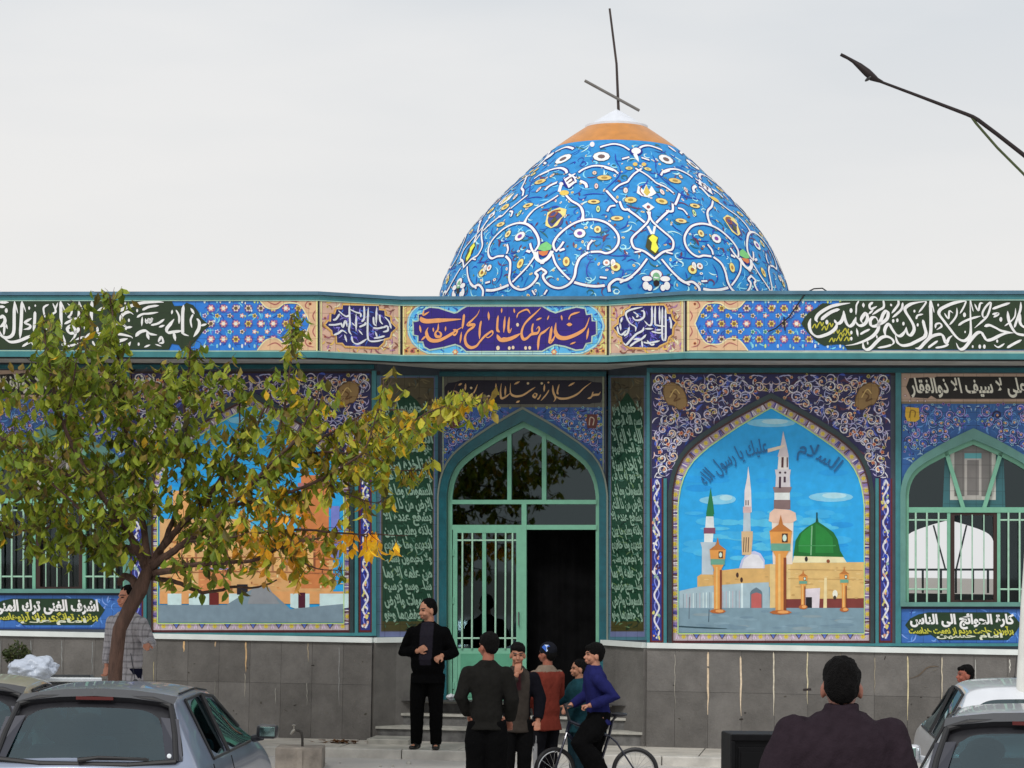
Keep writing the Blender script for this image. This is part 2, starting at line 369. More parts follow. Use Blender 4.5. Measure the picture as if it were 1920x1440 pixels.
def wall_open(mb, S, A, x0, x1, ytop, ybase, depth, lower=None):
    """wall between pixel columns x0..x1 with an arched hole A (base..arch..base)"""
    y_s = A[0][1]
    def q(pts, o=(0, 0, 0, 0)): mb.face([S.m(p[0], p[1]) for p in pts])
    for a, b in zip(A, A[1:]):
        if a[0] == b[0]: continue
        q([a, b, (b[0], ytop), (a[0], ytop)])
    q([(x0, y_s), (A[0][0], y_s), (A[0][0], ytop), (x0, ytop)]); q([(A[-1][0], y_s), (x1, y_s), (x1, ytop), (A[-1][0], ytop)])
    if ybase > y_s: q([(x0, ybase), (x1, ybase), (x1, y_s), (x0, y_s)])
    for a, b in zip(A, A[1:]): mb.face([S.m(*a), S.m(*a, -depth), S.m(*b, -depth), S.m(*b)])
def ribbon3(mb, S, Ai, Ao, d0, d1):     # solid moulding between two outlines
    n = len(Ai)
    for i in range(n - 1):
        a, b, c, d = Ai[i], Ai[i + 1], Ao[i + 1], Ao[i]
        f = [S.m(*p, d1) for p in (a, b, c, d)]; k = [S.m(*p, d0) for p in (a, b, c, d)]
        mb.face(f); mb.face([k[0], k[1], f[1], f[0]]); mb.face([f[3], f[2], k[2], k[3]])
def bar(mb, S, x0, y0, x1, y1, d0=0, d1=.04):
    p = [(x0, y0), (x1, y0), (x1, y1), (x0, y1)]; f = [S.m(*q, d1) for q in p]; k = [S.m(*q, d0) for q in p]
    mb.face(f[::-1]); [mb.face([k[i], k[(i + 1) % 4], f[(i + 1) % 4], f[i]]) for i in range(4)]
def slant(mb, S, a, b, w, d0=0, d1=.04):
    mb_pts = [(a[0] - w / 2, a[1]), (a[0] + w / 2, a[1]), (b[0] + w / 2, b[1]), (b[0] - w / 2, b[1])]
    f = [S.m(*q, d1) for q in mb_pts]; k = [S.m(*q, d0) for q in mb_pts]
    mb.face(f); [mb.face([k[i], k[(i + 1) % 4], f[(i + 1) % 4], f[i]]) for i in range(4)]
mb = MB(); YT = 640
win_A = arch(1825, 127, 925, 824, 1131)
def wall_piece(x0, x1, y=0): mb.face([(x0, y, 0), (x1, y, 0), (x1, y, zB + .05), (x0, y, zB + .05)])
wall_open(mb, WALL, win_A, 1690, 1962, YT, 1440, .22); wall_open(mb, WL_W, win_A, 1690, 1962, YT, 1440, .22)
xr0, xr1 = X(1690, 0), X(1962, 0); xl0, xl1 = X(1690 - 1717, 0), X(1962 - 1717, 0)
wall_piece(-XE, xl0); wall_piece(xl1, WL); wall_piece(WR, xr0); wall_piece(xr1, XE)
for a, b in (((WL, 0), (DL, YD)), ((DR, YD), (WR, 0))): mb.face([(a[0], a[1], 0), (b[0], b[1], 0), (b[0], b[1], zB + .05), (a[0], a[1], zB + .05)])
door_A = arch(981, 143, 930, 790, 1345)
wall_open(mb, DP, door_A, 823, 1137, 600, 1345, .18)
mb.face([(-XE, 0, 0), (-XE, 18, 0), (-XE, 18, zB), (-XE, 0, zB)]); mb.face([(XE, 0, 0), (XE, 18, 0), (XE, 18, zB), (XE, 0, zB)])
wallo = mb.build('wall', mat('wall_tile', C((52, 60, 70)), .5, nscale=6, namt=.2), mosque)
# interior shell with an arched window in the far wall
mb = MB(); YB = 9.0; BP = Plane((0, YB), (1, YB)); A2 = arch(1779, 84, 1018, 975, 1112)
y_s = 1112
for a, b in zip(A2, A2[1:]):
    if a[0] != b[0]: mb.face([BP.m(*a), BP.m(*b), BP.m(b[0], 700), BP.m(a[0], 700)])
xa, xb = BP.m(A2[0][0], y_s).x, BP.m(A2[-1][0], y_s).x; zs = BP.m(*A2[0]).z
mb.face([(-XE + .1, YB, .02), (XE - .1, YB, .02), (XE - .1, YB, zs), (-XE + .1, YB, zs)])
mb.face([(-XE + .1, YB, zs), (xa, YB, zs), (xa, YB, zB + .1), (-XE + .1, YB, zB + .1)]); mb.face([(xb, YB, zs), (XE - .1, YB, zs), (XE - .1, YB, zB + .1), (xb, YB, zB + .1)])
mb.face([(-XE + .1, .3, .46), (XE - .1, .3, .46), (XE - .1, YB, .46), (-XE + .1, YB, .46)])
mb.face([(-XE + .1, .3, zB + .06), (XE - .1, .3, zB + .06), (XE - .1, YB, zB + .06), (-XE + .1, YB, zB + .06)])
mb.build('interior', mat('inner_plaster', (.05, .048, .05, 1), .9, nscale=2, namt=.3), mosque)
mb = MB()
bar(mb, BP, 1695, 1066, 1863, 1070, 0, .1); slant(mb, BP, (1750, 985), (1772, 1066), 3, 0, .1); slant(mb, BP, (1812, 985), (1793, 1066), 3, 0, .1)
for px in (1700, 1728, 1762, 1790, 1822, 1850): bar(mb, BP, px, 1070, px + 4, 1112, 0, .1)
mb.build('far_window_frame', mat('brown_frame', (.03, .012, .008, 1), .5), mosque)
# ---------------- wall plinth, ledge ----------------
def gr(R): g = R.uniform(98, 112); return C((g + 3, g, g - 3), .95)
R = random.Random(5); mb = MB(); joints = []
def plinth_run(S, pxs, y, front, lo=0.0, ytop=None):
    for a, b in zip(pxs, pxs[1:]):
        xa_, xb_ = S(a), S(b)
        zm = R.uniform(.62, .70)
        for z0, z1 in ((lo, zm), (zm + .002, zL0 - .005)):
            mb.box(xa_ + .0015, xb_ - .0015, y - front, y + .001, z0, z1, gr(R))
xs = [-XE + .39 * i for i in range(200)]
left = [x for x in [X(4 + 58.2 * i, 0, 1280) for i in range(-22, 12)]] + [WL]
right = [WR] + [X(1266 + 62.2 * i, 0, 1280) for i in range(0, 26)]
for xsn in (left, right):
    if xsn is right: mb.build('plinth', STONE, mosque, label='grey granite plinth left of the steps'); mb = MB()
    for a, b in zip(xsn, xsn[1:]):
        zm = .66
        mb.box(a + .0015, b - .0015, -.045, -.001, -.02, zm, gr(R)); mb.box(a + .0015, b - .0015, -.045, -.001, zm + .003, zL0 - .004, gr(R))
mb.build('plinth', STONE, mosque, label='grey granite plinth right of the steps'); mb = MB()
for P0, P1, inv in (((WL, 0), (DL, YD), 0), ((DR, YD), (WR, 0), 1)):
    d = Vector((P1[0] - P0[0], P1[1] - P0[1])); n = Vector((d.y, -d.x)).normalized() * .045
    for t0, t1 in ((0, .33), (.33, .67), (.67, 1)):
        a = (P0[0] + d.x * t0, P0[1] + d.y * t0); b = (P0[0] + d.x * t1, P0[1] + d.y * t1)
        mb.prism([a, b, (b[0] + n.x, b[1] + n.y), (a[0] + n.x, a[1] + n.y)][::-1], -.02, zL0 - .004, gr(R))
    mb.build('porch_plinth', STONE, mosque); mb = MB()
mb = MB()
for pl in (wplan[:3], wplan[3:]):
    for (xa_, ya_), (xb_, yb_) in zip(pl, pl[1:]):
        d = Vector((xb_ - xa_, yb_ - ya_)).normalized(); n = Vector((d.y, -d.x)) * .075
        mb.prism([(xa_, ya_), (xb_, yb_), (xb_ + n.x, yb_ + n.y), (xa_ + n.x, ya_ + n.y)], zL0, zL1)
mb.build('ledge', WHITE, mosque)
# pale runs of lime that have leaked from the joints
class Off(Plane):
    def m(s, px, py, off=0): return Plane.m(s, px, py, off + .047)
WO = Off(); A = Art(); R = random.Random(8)
spec = [(1266, 1225, 1330, .8, (165, 160, 150)), (1328, 1222, 1340, 3.6, (196, 176, 150)), (1389.5, 1230, 1342, 3.2, (200, 182, 158)), (1451, 1222, 1342, 2.6, (190, 182, 165)), (1514, 1222, 1320, 2.2, (190, 180, 150)),
        (1640, 1232, 1300, 1.0, (160, 150, 130)), (1702, 1230, 1350, 2.6, (188, 176, 142)), (1766, 1232, 1320, 2, (180, 170, 150)), (1829, 1236, 1290, 1.2, (170, 170, 165)), (1893, 1236, 1262, 2, (190, 188, 180)),
        (1575, 1225, 1340, 1, (150, 140, 120)), (4, 1200, 1262, 1, (115, 118, 118)), (60, 1200, 1262, 1.3, (125, 128, 128)), (118, 1200, 1264, 1.4, (130, 132, 132)), (175, 1202, 1268, 1.2, (125, 128, 128)),
        (347, 1202, 1222, 3.2, (200, 165, 120)), (405.5, 1203, 1213, 2.4, (180, 155, 125)), (463, 1203, 1260, 3, (180, 150, 112)), (461, 1262, 1310, 1.4, (145, 140, 130)), (579, 1205, 1240, 2, (150, 138, 118)), (577, 1280, 1322, 1.6, (130, 128, 122)),
        (637, 1212, 1322, 1.3, (135, 135, 135)), (518, 1290, 1320, 1.3, (140, 138, 132)), (290, 1240, 1280, 1.4, (150, 140, 110)), (405, 1275, 1330, 1.2, (120, 118, 112))]
for x, y0, y1, w, c in spec:
    P = [(x + R.uniform(-.7, .7), y0 + (y1 - y0) * i / 7) for i in range(8)]; A.stroke(WO, P, w, c, 1, taper=(.05, .4))
for _ in range(46):
    x = R.uniform(250, 690) if R.random() < .4 else R.uniform(1230, 1900); y = R.uniform(1232, 1360); a = R.uniform(-.5, .5) + (1.57 if R.random() < .5 else 0)
    A.dot(WO, x, y, R.uniform(1, 4.5), R.choice([(62, 60, 58), (70, 66, 60), (100, 96, 90), (48, 44, 42)]), 1, R.uniform(.6, 1.8), a)
A.stroke(WO, [(1704, 1272), (1722, 1266), (1738, 1252), (1752, 1249), (1760, 1250)], 2.6, (92, 82, 72), 2, taper=(.3, .3))
A.stroke(WO, [(1520, 1292), (1507, 1293)], 4, (50, 44, 44), 2)
A.build('lime_stains', attr_mat('lime_stain', rough=.85, spec=.2, nscale=20, namt=.25), mosque, kind='stuff')
# ---------------- steps ----------------
STEP = mat('step_granite', (.12, .118, .115, 1), .7, nscale=12, namt=.35, bump=.2)
NOSE = mat('step_marble', (.40, .39, .35, 1), .5, nscale=8, namt=.2)
steps = []
def rx(y): t = y / YD; return WL + (DL - WL) * t + .045, WR + (DR - WR) * t - .045
for i, (z, yf) in enumerate([(.165, .02), (.31, .33), (.455, .60)]):
    a, b = rx(max(yf, 0)); aB, bB = rx(YD)
    m1 = MB(); m1.prism([(a, yf), (b, yf), (bB, YD + .12), (aB, YD + .12)], (0, .165, .31)[i] - .01, z - .032); o = m1.build('step', STEP, mosque)
    m2 = MB(); m2.prism([(a - .01, yf - .03), (b + .01, yf - .03), (bB + .01, YD + .12), (aB - .01, YD + .12)], z - .03, z); m2.build('tread', NOSE, o)
# ---------------- door ----------------
door = empty('door'); door.parent = mosque
BACK = -.10
gD = arch(981, 143, 930, 790, 1322); gI = arch(981, 135, 932, 801, 1322); gO = arch(981, 157, 930, 768, 1345)
mb = MB(); ribbon3(mb, DP, gD, gO, -.02, .05); mb.build('arch_surround', TEALD, door)
mb = MB(); ribbon3(mb, DP, arch(981, 157, 930, 768, 1200), arch(981, 160, 930, 763, 1200), -.02, .065); mb.build('surround_edge', mat('surround_edge', C((110, 118, 108)), .5), door)
mb = MB(); ribbon3(mb, DP, gI, gD, BACK - .03, BACK + .03)
bar(mb, DP, 846, 937, 1118, 945, BACK, BACK + .05); bar(mb, DP, 846, 984, 1118, 993, BACK, BACK + .05)
bar(mb, DP, 950, 813, 957.5, 937, BACK, BACK + .045); bar(mb, DP, 1015, 817, 1023, 937, BACK, BACK + .045)
bar(mb, DP, 977, 945, 986, 1322, BACK - .01, BACK + .055)
mb.build('door_frame', GREEN, door)
mb = MB()
for i in range(len(gI) - 1): pass
mb.face([DP.m(*p, BACK - .01) for p in arch(981, 140, 930, 794, 990)]); mb.build('transom_glass', DGLASS, door)
leaf = MB()
bar(leaf, DP, 848, 993, 856, 1322, BACK, BACK + .05); bar(leaf, DP, 967, 993, 977, 1322, BACK, BACK + .05); bar(leaf, DP, 848, 1216, 977, 1320, BACK - .02, BACK + .03)
bar(leaf, DP, 856, 993, 967, 999, BACK, BACK + .05); bar(leaf, DP, 903, 999, 910, 1216, BACK, BACK + .045)
lf = leaf.build('door_leaf', GREEN, door)
mb = MB(); mb.tube([DP.m(972, 1148, BACK + .05), DP.m(972, 1148, BACK + .09), DP.m(972, 1172, BACK + .09), DP.m(972, 1172, BACK + .05)], .008, 6); mb.build('handle', mat('steel', (.4, .4, .4, 1), .3, metal=1), lf, smooth=True)
for hy in (1030, 1120, 1280): mb = MB(); mb.tube([DP.m(849, hy, BACK + .055), DP.m(849, hy + 12, BACK + .055)], .012, 8); mb.build('hinge', GREEN, lf)
mb = MB(); bar(mb, DP, 862, 1226, 962, 1308, BACK + .03, BACK + .036); mb.build('panel', mat('leaf_panel', C((84, 150, 122), 1.15), .45, nscale=9, namt=.08), lf)
mb = MB()
for px in (866, 884.5, 928.5, 947, 960): mb.tube([DP.m(px, 999, BACK + .05), DP.m(px - 1, 1216, BACK + .05)], .0115, 6)
for py in (1013, 1197): mb.tube([DP.m(852, py, BACK + .038), DP.m(972, py, BACK + .038)], .0105, 6)
mb.build('grille_bars', PALE, lf)
mb = MB(); mb.face([DP.m(*p, BACK + .012) for p in ((856, 1216), (967, 1216), (967, 999), (856, 999))]); mb.build('leaf_glass', DGLASS, lf)
# dark curtain hanging in the open half
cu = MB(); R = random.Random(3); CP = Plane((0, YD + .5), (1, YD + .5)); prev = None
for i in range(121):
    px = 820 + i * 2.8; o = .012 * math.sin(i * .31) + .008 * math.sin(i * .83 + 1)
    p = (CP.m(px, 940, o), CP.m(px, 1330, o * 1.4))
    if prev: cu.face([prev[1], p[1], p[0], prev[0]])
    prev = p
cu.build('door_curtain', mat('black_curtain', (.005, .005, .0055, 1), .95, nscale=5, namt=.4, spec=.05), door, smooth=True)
mb = MB(); mb.box(DL, DR, YD + .1, YD + 1.6, .30, .452); mb.build('threshold', NOSE, door)
# ---------------- windows ----------------
class Recess:
    def __init__(s, S): s.S = S
    def m(s, px, py, off=0): return s.S.m(px, py, off - .1)
def make_window(S, seen):
    w = empty('window'); w.parent = mosque
    fo = arch(1825, 137, 925, 803, 1137); fi = arch(1825, 127, 925, 824, 1131); fj = arch(1825, 121, 928, 833, 1131)
    mb = MB(); ribbon3(mb, S, fi, fo, -.01, .045); bar(mb, S, 1688, 1129, 1962, 1137, -.01, .06); mb.build('arch_surround', mat('window_surround', C((84, 128, 120)), .4, nscale=9, namt=.1), w)
    mb = MB(); ribbon3(mb, S, fj, fi, -.10, -.03); bar(mb, S, 1704, 951, 1946, 961, -.10, -.02)
    slant(mb, S, (1774, 846), (1806, 951), 8, -.09, -.03); slant(mb, S, (1878, 846), (1846, 951), 8, -.09, -.03)
    for px in (1776, 1870): bar(mb, S, px, 961, px + 6, 1129, -.09, -.03)
    mb.build('window_frame', GREEN, w)
    mb = MB(); R = [1717, 1738, 1760] + [1794, 1814, 1836, 1855] * 0 + [1891, 1912, 1931]
    for px in R: mb.tube([S.m(px, 961, -.02), S.m(px, 1129, -.02)], .012, 6)
    for px in (1802, 1823, 1845): mb.tube([S.m(px, 965, -.02), S.m(px, 1125, -.02)], .0075, 6)
    for py in (975, 1105):
        mb.tube([S.m(1704, py, -.035), S.m(1776, py, -.035)], .011, 6); mb.tube([S.m(1876, py, -.035), S.m(1946, py, -.035)], .011, 6)
    mb.build('grille', PALE, w)
    mb = MB(); bar(mb, S, 1782, 961, 1790, 1132, -.075, -.04); bar(mb, S, 1863, 961, 1871, 1132, -.075, -.04); bar(mb, S, 1790, 961, 1863, 966, -.075, -.04); bar(mb, S, 1790, 1125, 1863, 1132, -.075, -.04)
    mb.build('sash', mat('brown_sash', (.035, .012, .009, 1), .5, nscale=10), w)
    mb = MB(); mb.face([S.m(*p, -.105) for p in arch(1825, 126, 926, 826, 955)]); mb.build('upper_pane', DGLASS, w)
    mb = MB(); mb.face([S.m(*p, -.105) for p in ((1704, 1131), (1946, 1131), (1946, 958), (1704, 958))]); mb.build('lower_pane', CGLASS, w)
    A = Art(); N_ = Recess(S); A.poly(N_, [(1773, 838), (1882, 838), (1886, 951), (1768, 951)][::-1], (50, 95, 102), 1); A.poly(N_, [(1782, 840), (1868, 840), (1868, 937), (1782, 937)][::-1], (185, 182, 176), 2)
    A.poly(N_, [(1790, 834), (1860, 834), (1860, 930), (1790, 930)][::-1], (112, 108, 106), 3)
    A.rect(N_, 1809, 849, 1841, 936, (165, 160, 155), 4); A.rect(N_, 1809, 849, 1841, 859, (85, 150, 155), 5); A.rect(N_, 1814, 862, 1836, 928, (112, 108, 106), 5)
    A.build('window_notice', PAINT, w)
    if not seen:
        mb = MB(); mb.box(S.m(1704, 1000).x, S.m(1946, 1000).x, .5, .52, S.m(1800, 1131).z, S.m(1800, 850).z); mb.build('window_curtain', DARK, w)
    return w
make_window(WALL, True); make_window(WL_W, False)
# ---------------- frieze art ----------------
class Mir:
    def __init__(s, S, c): s.S = S; s.c = c
    def m(s, px, py, off=0): return s.S.m(2 * s.c - px, py, off)
def scrolls(A, S, poly, n, cols, r, w, seed, lay=3.5):
    R = random.Random(seed); xs = [p[0] for p in poly]; ys = [p[1] for p in poly]; done = []; t = 0
    while len(done) < n and t < n * 60:
        t += 1; x = R.uniform(min(xs), max(xs)); y = R.uniform(min(ys), max(ys)); q = r * R.uniform(.7, 1.15)
        if not all(inside((x + q * a, y + q * b), poly) for a, b in ((1, 0), (-1, 0), (0, 1), (0, -1))) or any((x - a) ** 2 + (y - b) ** 2 < (1.35 * q) ** 2 for a, b in done): continue
        done.append((x, y)); a0 = R.uniform(0, 6.28); sg = R.choice((-1, 1)); pts = []
        for i in range(13): f = i / 12; rr = q * (1.25 - 1.05 * f); pts.append((x + rr * math.cos(a0 + sg * 7.2 * f), y + rr * math.sin(a0 + sg * 7.2 * f)))
        if all(inside(p, poly) for p in pts): A.stroke(S, pts, w + 1.6, (26, 26, 70), lay - .2, per=3); A.stroke(S, pts, w, R.choice(cols), lay, taper=(.25, .1), per=3); A.dot(S, x, y, 2.2, (206, 150, 110), lay + .6)
fsl = Plane((K[0], YC), (K[1], YM)); fsr = Plane((K[2], YM), (K[3], YC))
def Z(ox, oy, sc, pts): return [(ox + x / sc, oy + y / sc) for x, y in pts]
WHITEC = (222, 226, 238); BLUE = (34, 112, 196)
def blue_field(A, S, x0, x1, poly, seed):
    R = random.Random(seed)
    pal = [((222, 196, 170), (90, 70, 50)), ((215, 150, 130), (225, 215, 205)), ((225, 190, 100), (120, 90, 30)), ((205, 200, 225), (120, 70, 130)), ((160, 205, 185), (50, 120, 90))]
    vines(A, S, poly, 150, [(25, 70, 160), (50, 90, 190), (70, 165, 220), (20, 60, 140), (90, 100, 190), (110, 190, 220)], 2.2, seed, 2, 12)
    x = x0 + 6; i = 0
    while x < x1 - 3:
        for j, dy in enumerate((-42, -29, -15, 0, 15, 29, 42)):
            if (i + j) % 2: continue
            y = 607 + dy
            if not inside((x, y), poly): continue
            if dy == 0 and i % 4 == 0: A.flower(S, x, y, 8.5, (226, 208, 170), (60, 90, 50), (30, 30, 30), 4, 8); continue
            if abs(dy) == 29 or dy == 0: A.dot(S, x, y, 8.2, (90, 70, 150), 3, n=10); A.flower(S, x, y, 7, *R.choice(pal[:3]), None, 4, 6, R.random())
            elif abs(dy) == 15: A.flower(S, x, y, 5, *R.choice(pal), None, 4, 5, R.random())
            else: A.dot(S, x, y, 2.0, R.choice([(200, 225, 215), (130, 190, 200), (190, 210, 120)]), 4, 4)
            A.dot(S, x + 6, y + R.uniform(-5, 5), 1.5, R.choice([(180, 205, 150), (150, 90, 140), (215, 225, 235)]), 3, 2.6)
        x += 11.7; i += 1
def green_text(A, S, groups, w=6.5):
    for (ox, oy, sc, strokes) in groups:
        for st in strokes:
            th = 1.0
            if isinstance(st, tuple): th, st = st
            if len(st) == 1: A.dot(S, ox + st[0][0] / sc, oy + st[0][1] / sc, 2.9 * th, (228, 226, 226), 4, 4.6 * th)
            else: A.stroke(S, Z(ox, oy, sc, st), w * th, WHITEC, 4, taper=(.12, .2) if len(st) > 2 else (.05, .1), nib=rad(35))
RW1 = [[(178, 370), (155, 450), (162, 540), (205, 620), (290, 668), (400, 645), (500, 600), (580, 530), (600, 460), (570, 390)],
 [(290, 430), (262, 380), (300, 305), (400, 230), (520, 170), (650, 140), (820, 118)], [(345, 395), (400, 340), (500, 270), (600, 230), (650, 222)],
 [(560, 390), (600, 445), (655, 440), (700, 370), (722, 250)], [(712, 245), (725, 340), (760, 445), (805, 495), (860, 470), (900, 400), (915, 345)],
 [(900, 400), (950, 475), (1010, 485), (1075, 440), (1105, 360), (1080, 285), (1030, 330), (1000, 400), (1030, 450)], (.5, [(965, 80), (925, 150), (920, 230), (915, 310)]),
 (.75, [(1195, 105), (1140, 150), (1160, 215), (1260, 170)]), (.6, [(1200, 230), (1120, 300)]), (.7, [(1360, 60), (1370, 180), (1280, 240), (1180, 310)]),
 (.7, [(1600, 50), (1612, 130), (1560, 210), (1500, 285)]), (.7, [(1680, 110), (1665, 210), (1590, 290), (1510, 355)]),
 [(1280, 440), (1250, 360), (1190, 352), (1150, 405), (1165, 485), (1230, 495), (1300, 460), (1360, 430), (1425, 370), (1442, 280), (1405, 250), (1360, 300), (1330, 380), (1290, 450), (1275, 550), (1200, 650), (1080, 725), (950, 775), (850, 800), (750, 812)],
 (.7, [(985, 630), (1060, 585), (1145, 545)]), [(835, 240)], [(440, 430)], (.8, [(1525, 410)]), (.8, [(1592, 400)]), (.8, [(840, 600)]), (.8, [(840, 700)]), (.8, [(1692, 455)]), (.6, [(1870, 250)]),
 (.7, [(925, 530), (950, 665)]), (.8, [(1035, 115), (1040, 190)]), (.8, [(1480, 130), (1500, 170)]),
 [(1030, 755), (1040, 840), (1090, 880), (1160, 850), (1260, 745), (1340, 680), (1420, 665), (1500, 700), (1535, 760), (1500, 805)], (.7, [(1500, 800), (1400, 830), (1270, 850)]),
 [(1405, 680), (1385, 570), (1415, 490), (1460, 465), (1505, 540), (1570, 630), (1640, 655), (1710, 590), (1740, 510)],
 [(1740, 520), (1760, 620), (1815, 640), (1865, 560), (1852, 470), (1790, 360), (1730, 265), (1722, 200), (1800, 140), (1910, 110), (2065, 88)], (.55, [(2070, 90), (2030, 160), (1940, 275)]),
 [(1560, 640), (1595, 760), (1680, 812), (1800, 795), (1875, 760), (2010, 690), (2058, 640), (2045, 530), (2012, 400)], (.5, [(1105, 740), (1110, 800)]), (.5, [(1255, 640), (1260, 700)])]
RW2 = [[(385, 55), (395, 300), (395, 560), (370, 680), (310, 760)], (.4, [(390, 60), (425, 170), (450, 275)]), [(140, 855), (215, 850), (300, 760), (400, 670), (520, 630), (590, 650), (640, 770), (695, 690), (745, 650)],
 (.7, [(470, 850), (600, 830), (690, 790)]), (.5, [(975, 85), (930, 190), (870, 290)]), [(975, 85), (900, 90), (760, 120), (620, 180), (545, 230), (530, 300), (600, 400), (700, 530), (800, 660), (880, 722), (960, 730), (1030, 660), (1048, 560), (1042, 300), (1035, 55)],
 (.4, [(1040, 60), (1060, 150), (1090, 260)]), (.7, [(845, 485), (930, 425), (1060, 370), (1210, 330)]),
 [(810, 770), (850, 855), (900, 872), (960, 835), (1060, 705), (1150, 610), (1220, 600), (1262, 660), (1310, 722), (1400, 710), (1540, 640), (1640, 612), (1750, 605)], [(1270, 500), (1350, 480), (1450, 520), (1560, 575), (1740, 605)],
 (.6, [(1110, 525), (1220, 430), (1310, 340), (1355, 230), (1375, 110), (1300, 170), (1240, 280), (1260, 355), (1320, 310)]), (.8, [(1400, 215), (1550, 160), (1690, 115)]),
 [(1650, 250), (1670, 400), (1720, 520), (1790, 610), (1900, 640), (2000, 640)], (.45, [(1600, 495), (1700, 420), (1770, 330), (1780, 200)]), (.7, [(1760, 520), (1800, 400), (1860, 220), (1865, 100)]), [(2000, 500), (1900, 500), (1850, 420), (1860, 300)],
 (.6, [(1430, 800), (1500, 840), (1600, 780)]), (.8, [(1640, 850), (1760, 780), (1880, 720)]), [(945, 310)], [(1540, 385)], (.9, [(1195, 830)]), (.9, [(1270, 830)]), (.6, [(1080, 830)]), (.7, [(1480, 740)]), (.7, [(180, 475)]), (.6, [(128, 250)]), (.6, [(515, 150)]), (.5, [(955, 590)]),
 (.6, [(1110, 130), (1170, 240), (1200, 130), (1250, 120)]), [(262, 390), (290, 500), (315, 620), (262, 690)], (.6, [(155, 380), (180, 320), (270, 300)]), (.6, [(470, 530), (480, 465), (545, 450), (570, 500), (490, 555)]),
 (.7, [(350, 850), (430, 790), (510, 735)]), (.6, [(615, 280), (680, 370), (700, 250), (760, 285)]), (.55, [(700, 475), (780, 380), (820, 300), (820, 195)]), (.8, [(1400, 300), (1500, 290), (1420, 350)])]
LWa = [[(245, 85), (240, 300), (235, 560), (200, 650), (120, 682), (40, 650), (0, 570)], (.45, [(250, 90), (300, 290)]), [(368, 85), (355, 400), (335, 695)], (.45, [(372, 90), (432, 270)]),
 (.8, [(525, 365), (415, 440), (500, 480), (485, 530), (395, 550)]), (.9, [(580, 255), (575, 400), (560, 595)]), [(0, 640), (80, 690), (170, 752), (300, 742), (450, 680), (550, 635)], (.7, [(370, 830), (470, 770), (525, 760), (565, 835)]), [(570, 665), (630, 750)],
 [(0, 370), (60, 330), (90, 400), (60, 470), (0, 510)], (.7, [(70, 640), (90, 460), (130, 540)]), [(-20, 105), (150, 105)], [(-20, 175), (90, 180)], [(110, 240)], [(1000, 85), (1005, 300), (1000, 570)], (.45, [(1010, 95), (1090, 305)]),
 (.6, [(1110, 120), (1180, 200), (1170, 300), (1125, 350), (1180, 365)]), (.8, [(1060, 460), (1180, 400), (1300, 360), (1450, 340)]),
 [(1300, 85), (1300, 300), (1295, 520), (1250, 590), (1150, 610), (1110, 540), (1180, 490), (1240, 560), (1230, 660), (1150, 760)], (.45, [(1310, 100), (1372, 290)]), (.7, [(1040, 640), (1070, 780), (1020, 800), (1120, 820), (1220, 800), (1320, 765)]),
 [(1512, 85), (1502, 300), (1500, 455)], (.7, [(1240, 720), (1400, 660)]), (.7, [(1370, 740), (1480, 600)]), [(1600, 240), (1755, 180)], (.6, [(870, 120), (920, 250), (870, 300), (888, 385)]), (.5, [(900, 250), (955, 110)]),
 (.6, [(745, 355), (720, 200), (805, 140)]), (.7, [(740, 560), (790, 500), (832, 470), (820, 560)]), (.8, [(1600, 500), (1610, 600), (1660, 620), (1590, 700)]), (.8, [(1520, 740), (1560, 805), (1640, 790)]), (.7, [(1860, 430), (1870, 520), (1915, 540)]), (.7, [(485, 200)]), (.5, [(585, 160)]), (.6, [(1420, 240)]), (.7, [(1390, 520)])]
LWb = [[(200, 262), (300, 205), (450, 150), (600, 112), (800, 95), (940, 105)], (.8, [(590, 232), (700, 180), (860, 158)]), [(445, 305), (380, 265), (290, 290), (240, 360), (260, 450), (325, 520), (240, 560), (120, 612), (250, 630), (400, 665), (430, 695)], (.8, [(320, 520), (425, 508)]),
 [(480, 665), (540, 600), (640, 570), (720, 622), (830, 640)], [(0, 772), (150, 752), (350, 700)], (.8, [(230, 790), (270, 850), (350, 820), (400, 750)]), (.7, [(500, 352), (590, 300), (700, 290), (850, 268)]), (.6, [(590, 340), (580, 495)]),
 (.8, [(640, 370), (660, 440), (700, 380), (710, 440), (750, 370), (745, 432)]), (.7, [(730, 480), (850, 450), (950, 380)]), (.7, [(860, 512), (955, 480)]), [(660, 600), (700, 715)], (.7, [(850, 755), (900, 670), (930, 760), (860, 772)]), (.6, [(620, 840), (720, 800)]), (.6, [(800, 790), (905, 825)]),
 [(1265, 150), (1250, 300), (1250, 560), (1262, 620), (1350, 655)], [(1250, 570), (1100, 590), (1010, 600), (990, 540), (1050, 460), (1110, 380)], [(1100, 590), (1132, 735)], (.7, [(1140, 230), (1190, 330), (1190, 455)]), [(1380, 200), (1442, 295)], [(1480, 370), (1522, 430), (1512, 540), (1430, 670)],
 (.6, [(1420, 300), (1380, 400), (1402, 522)]), (.7, [(1540, 490), (1645, 460)]), (.6, [(1080, 230), (1070, 300)]), (.7, [(120, 430), (130, 522), (170, 530), (175, 428)]), (.7, [(370, 400)]), (.7, [(505, 240)]), (.7, [(530, 790)]), (.6, [(310, 120)])]
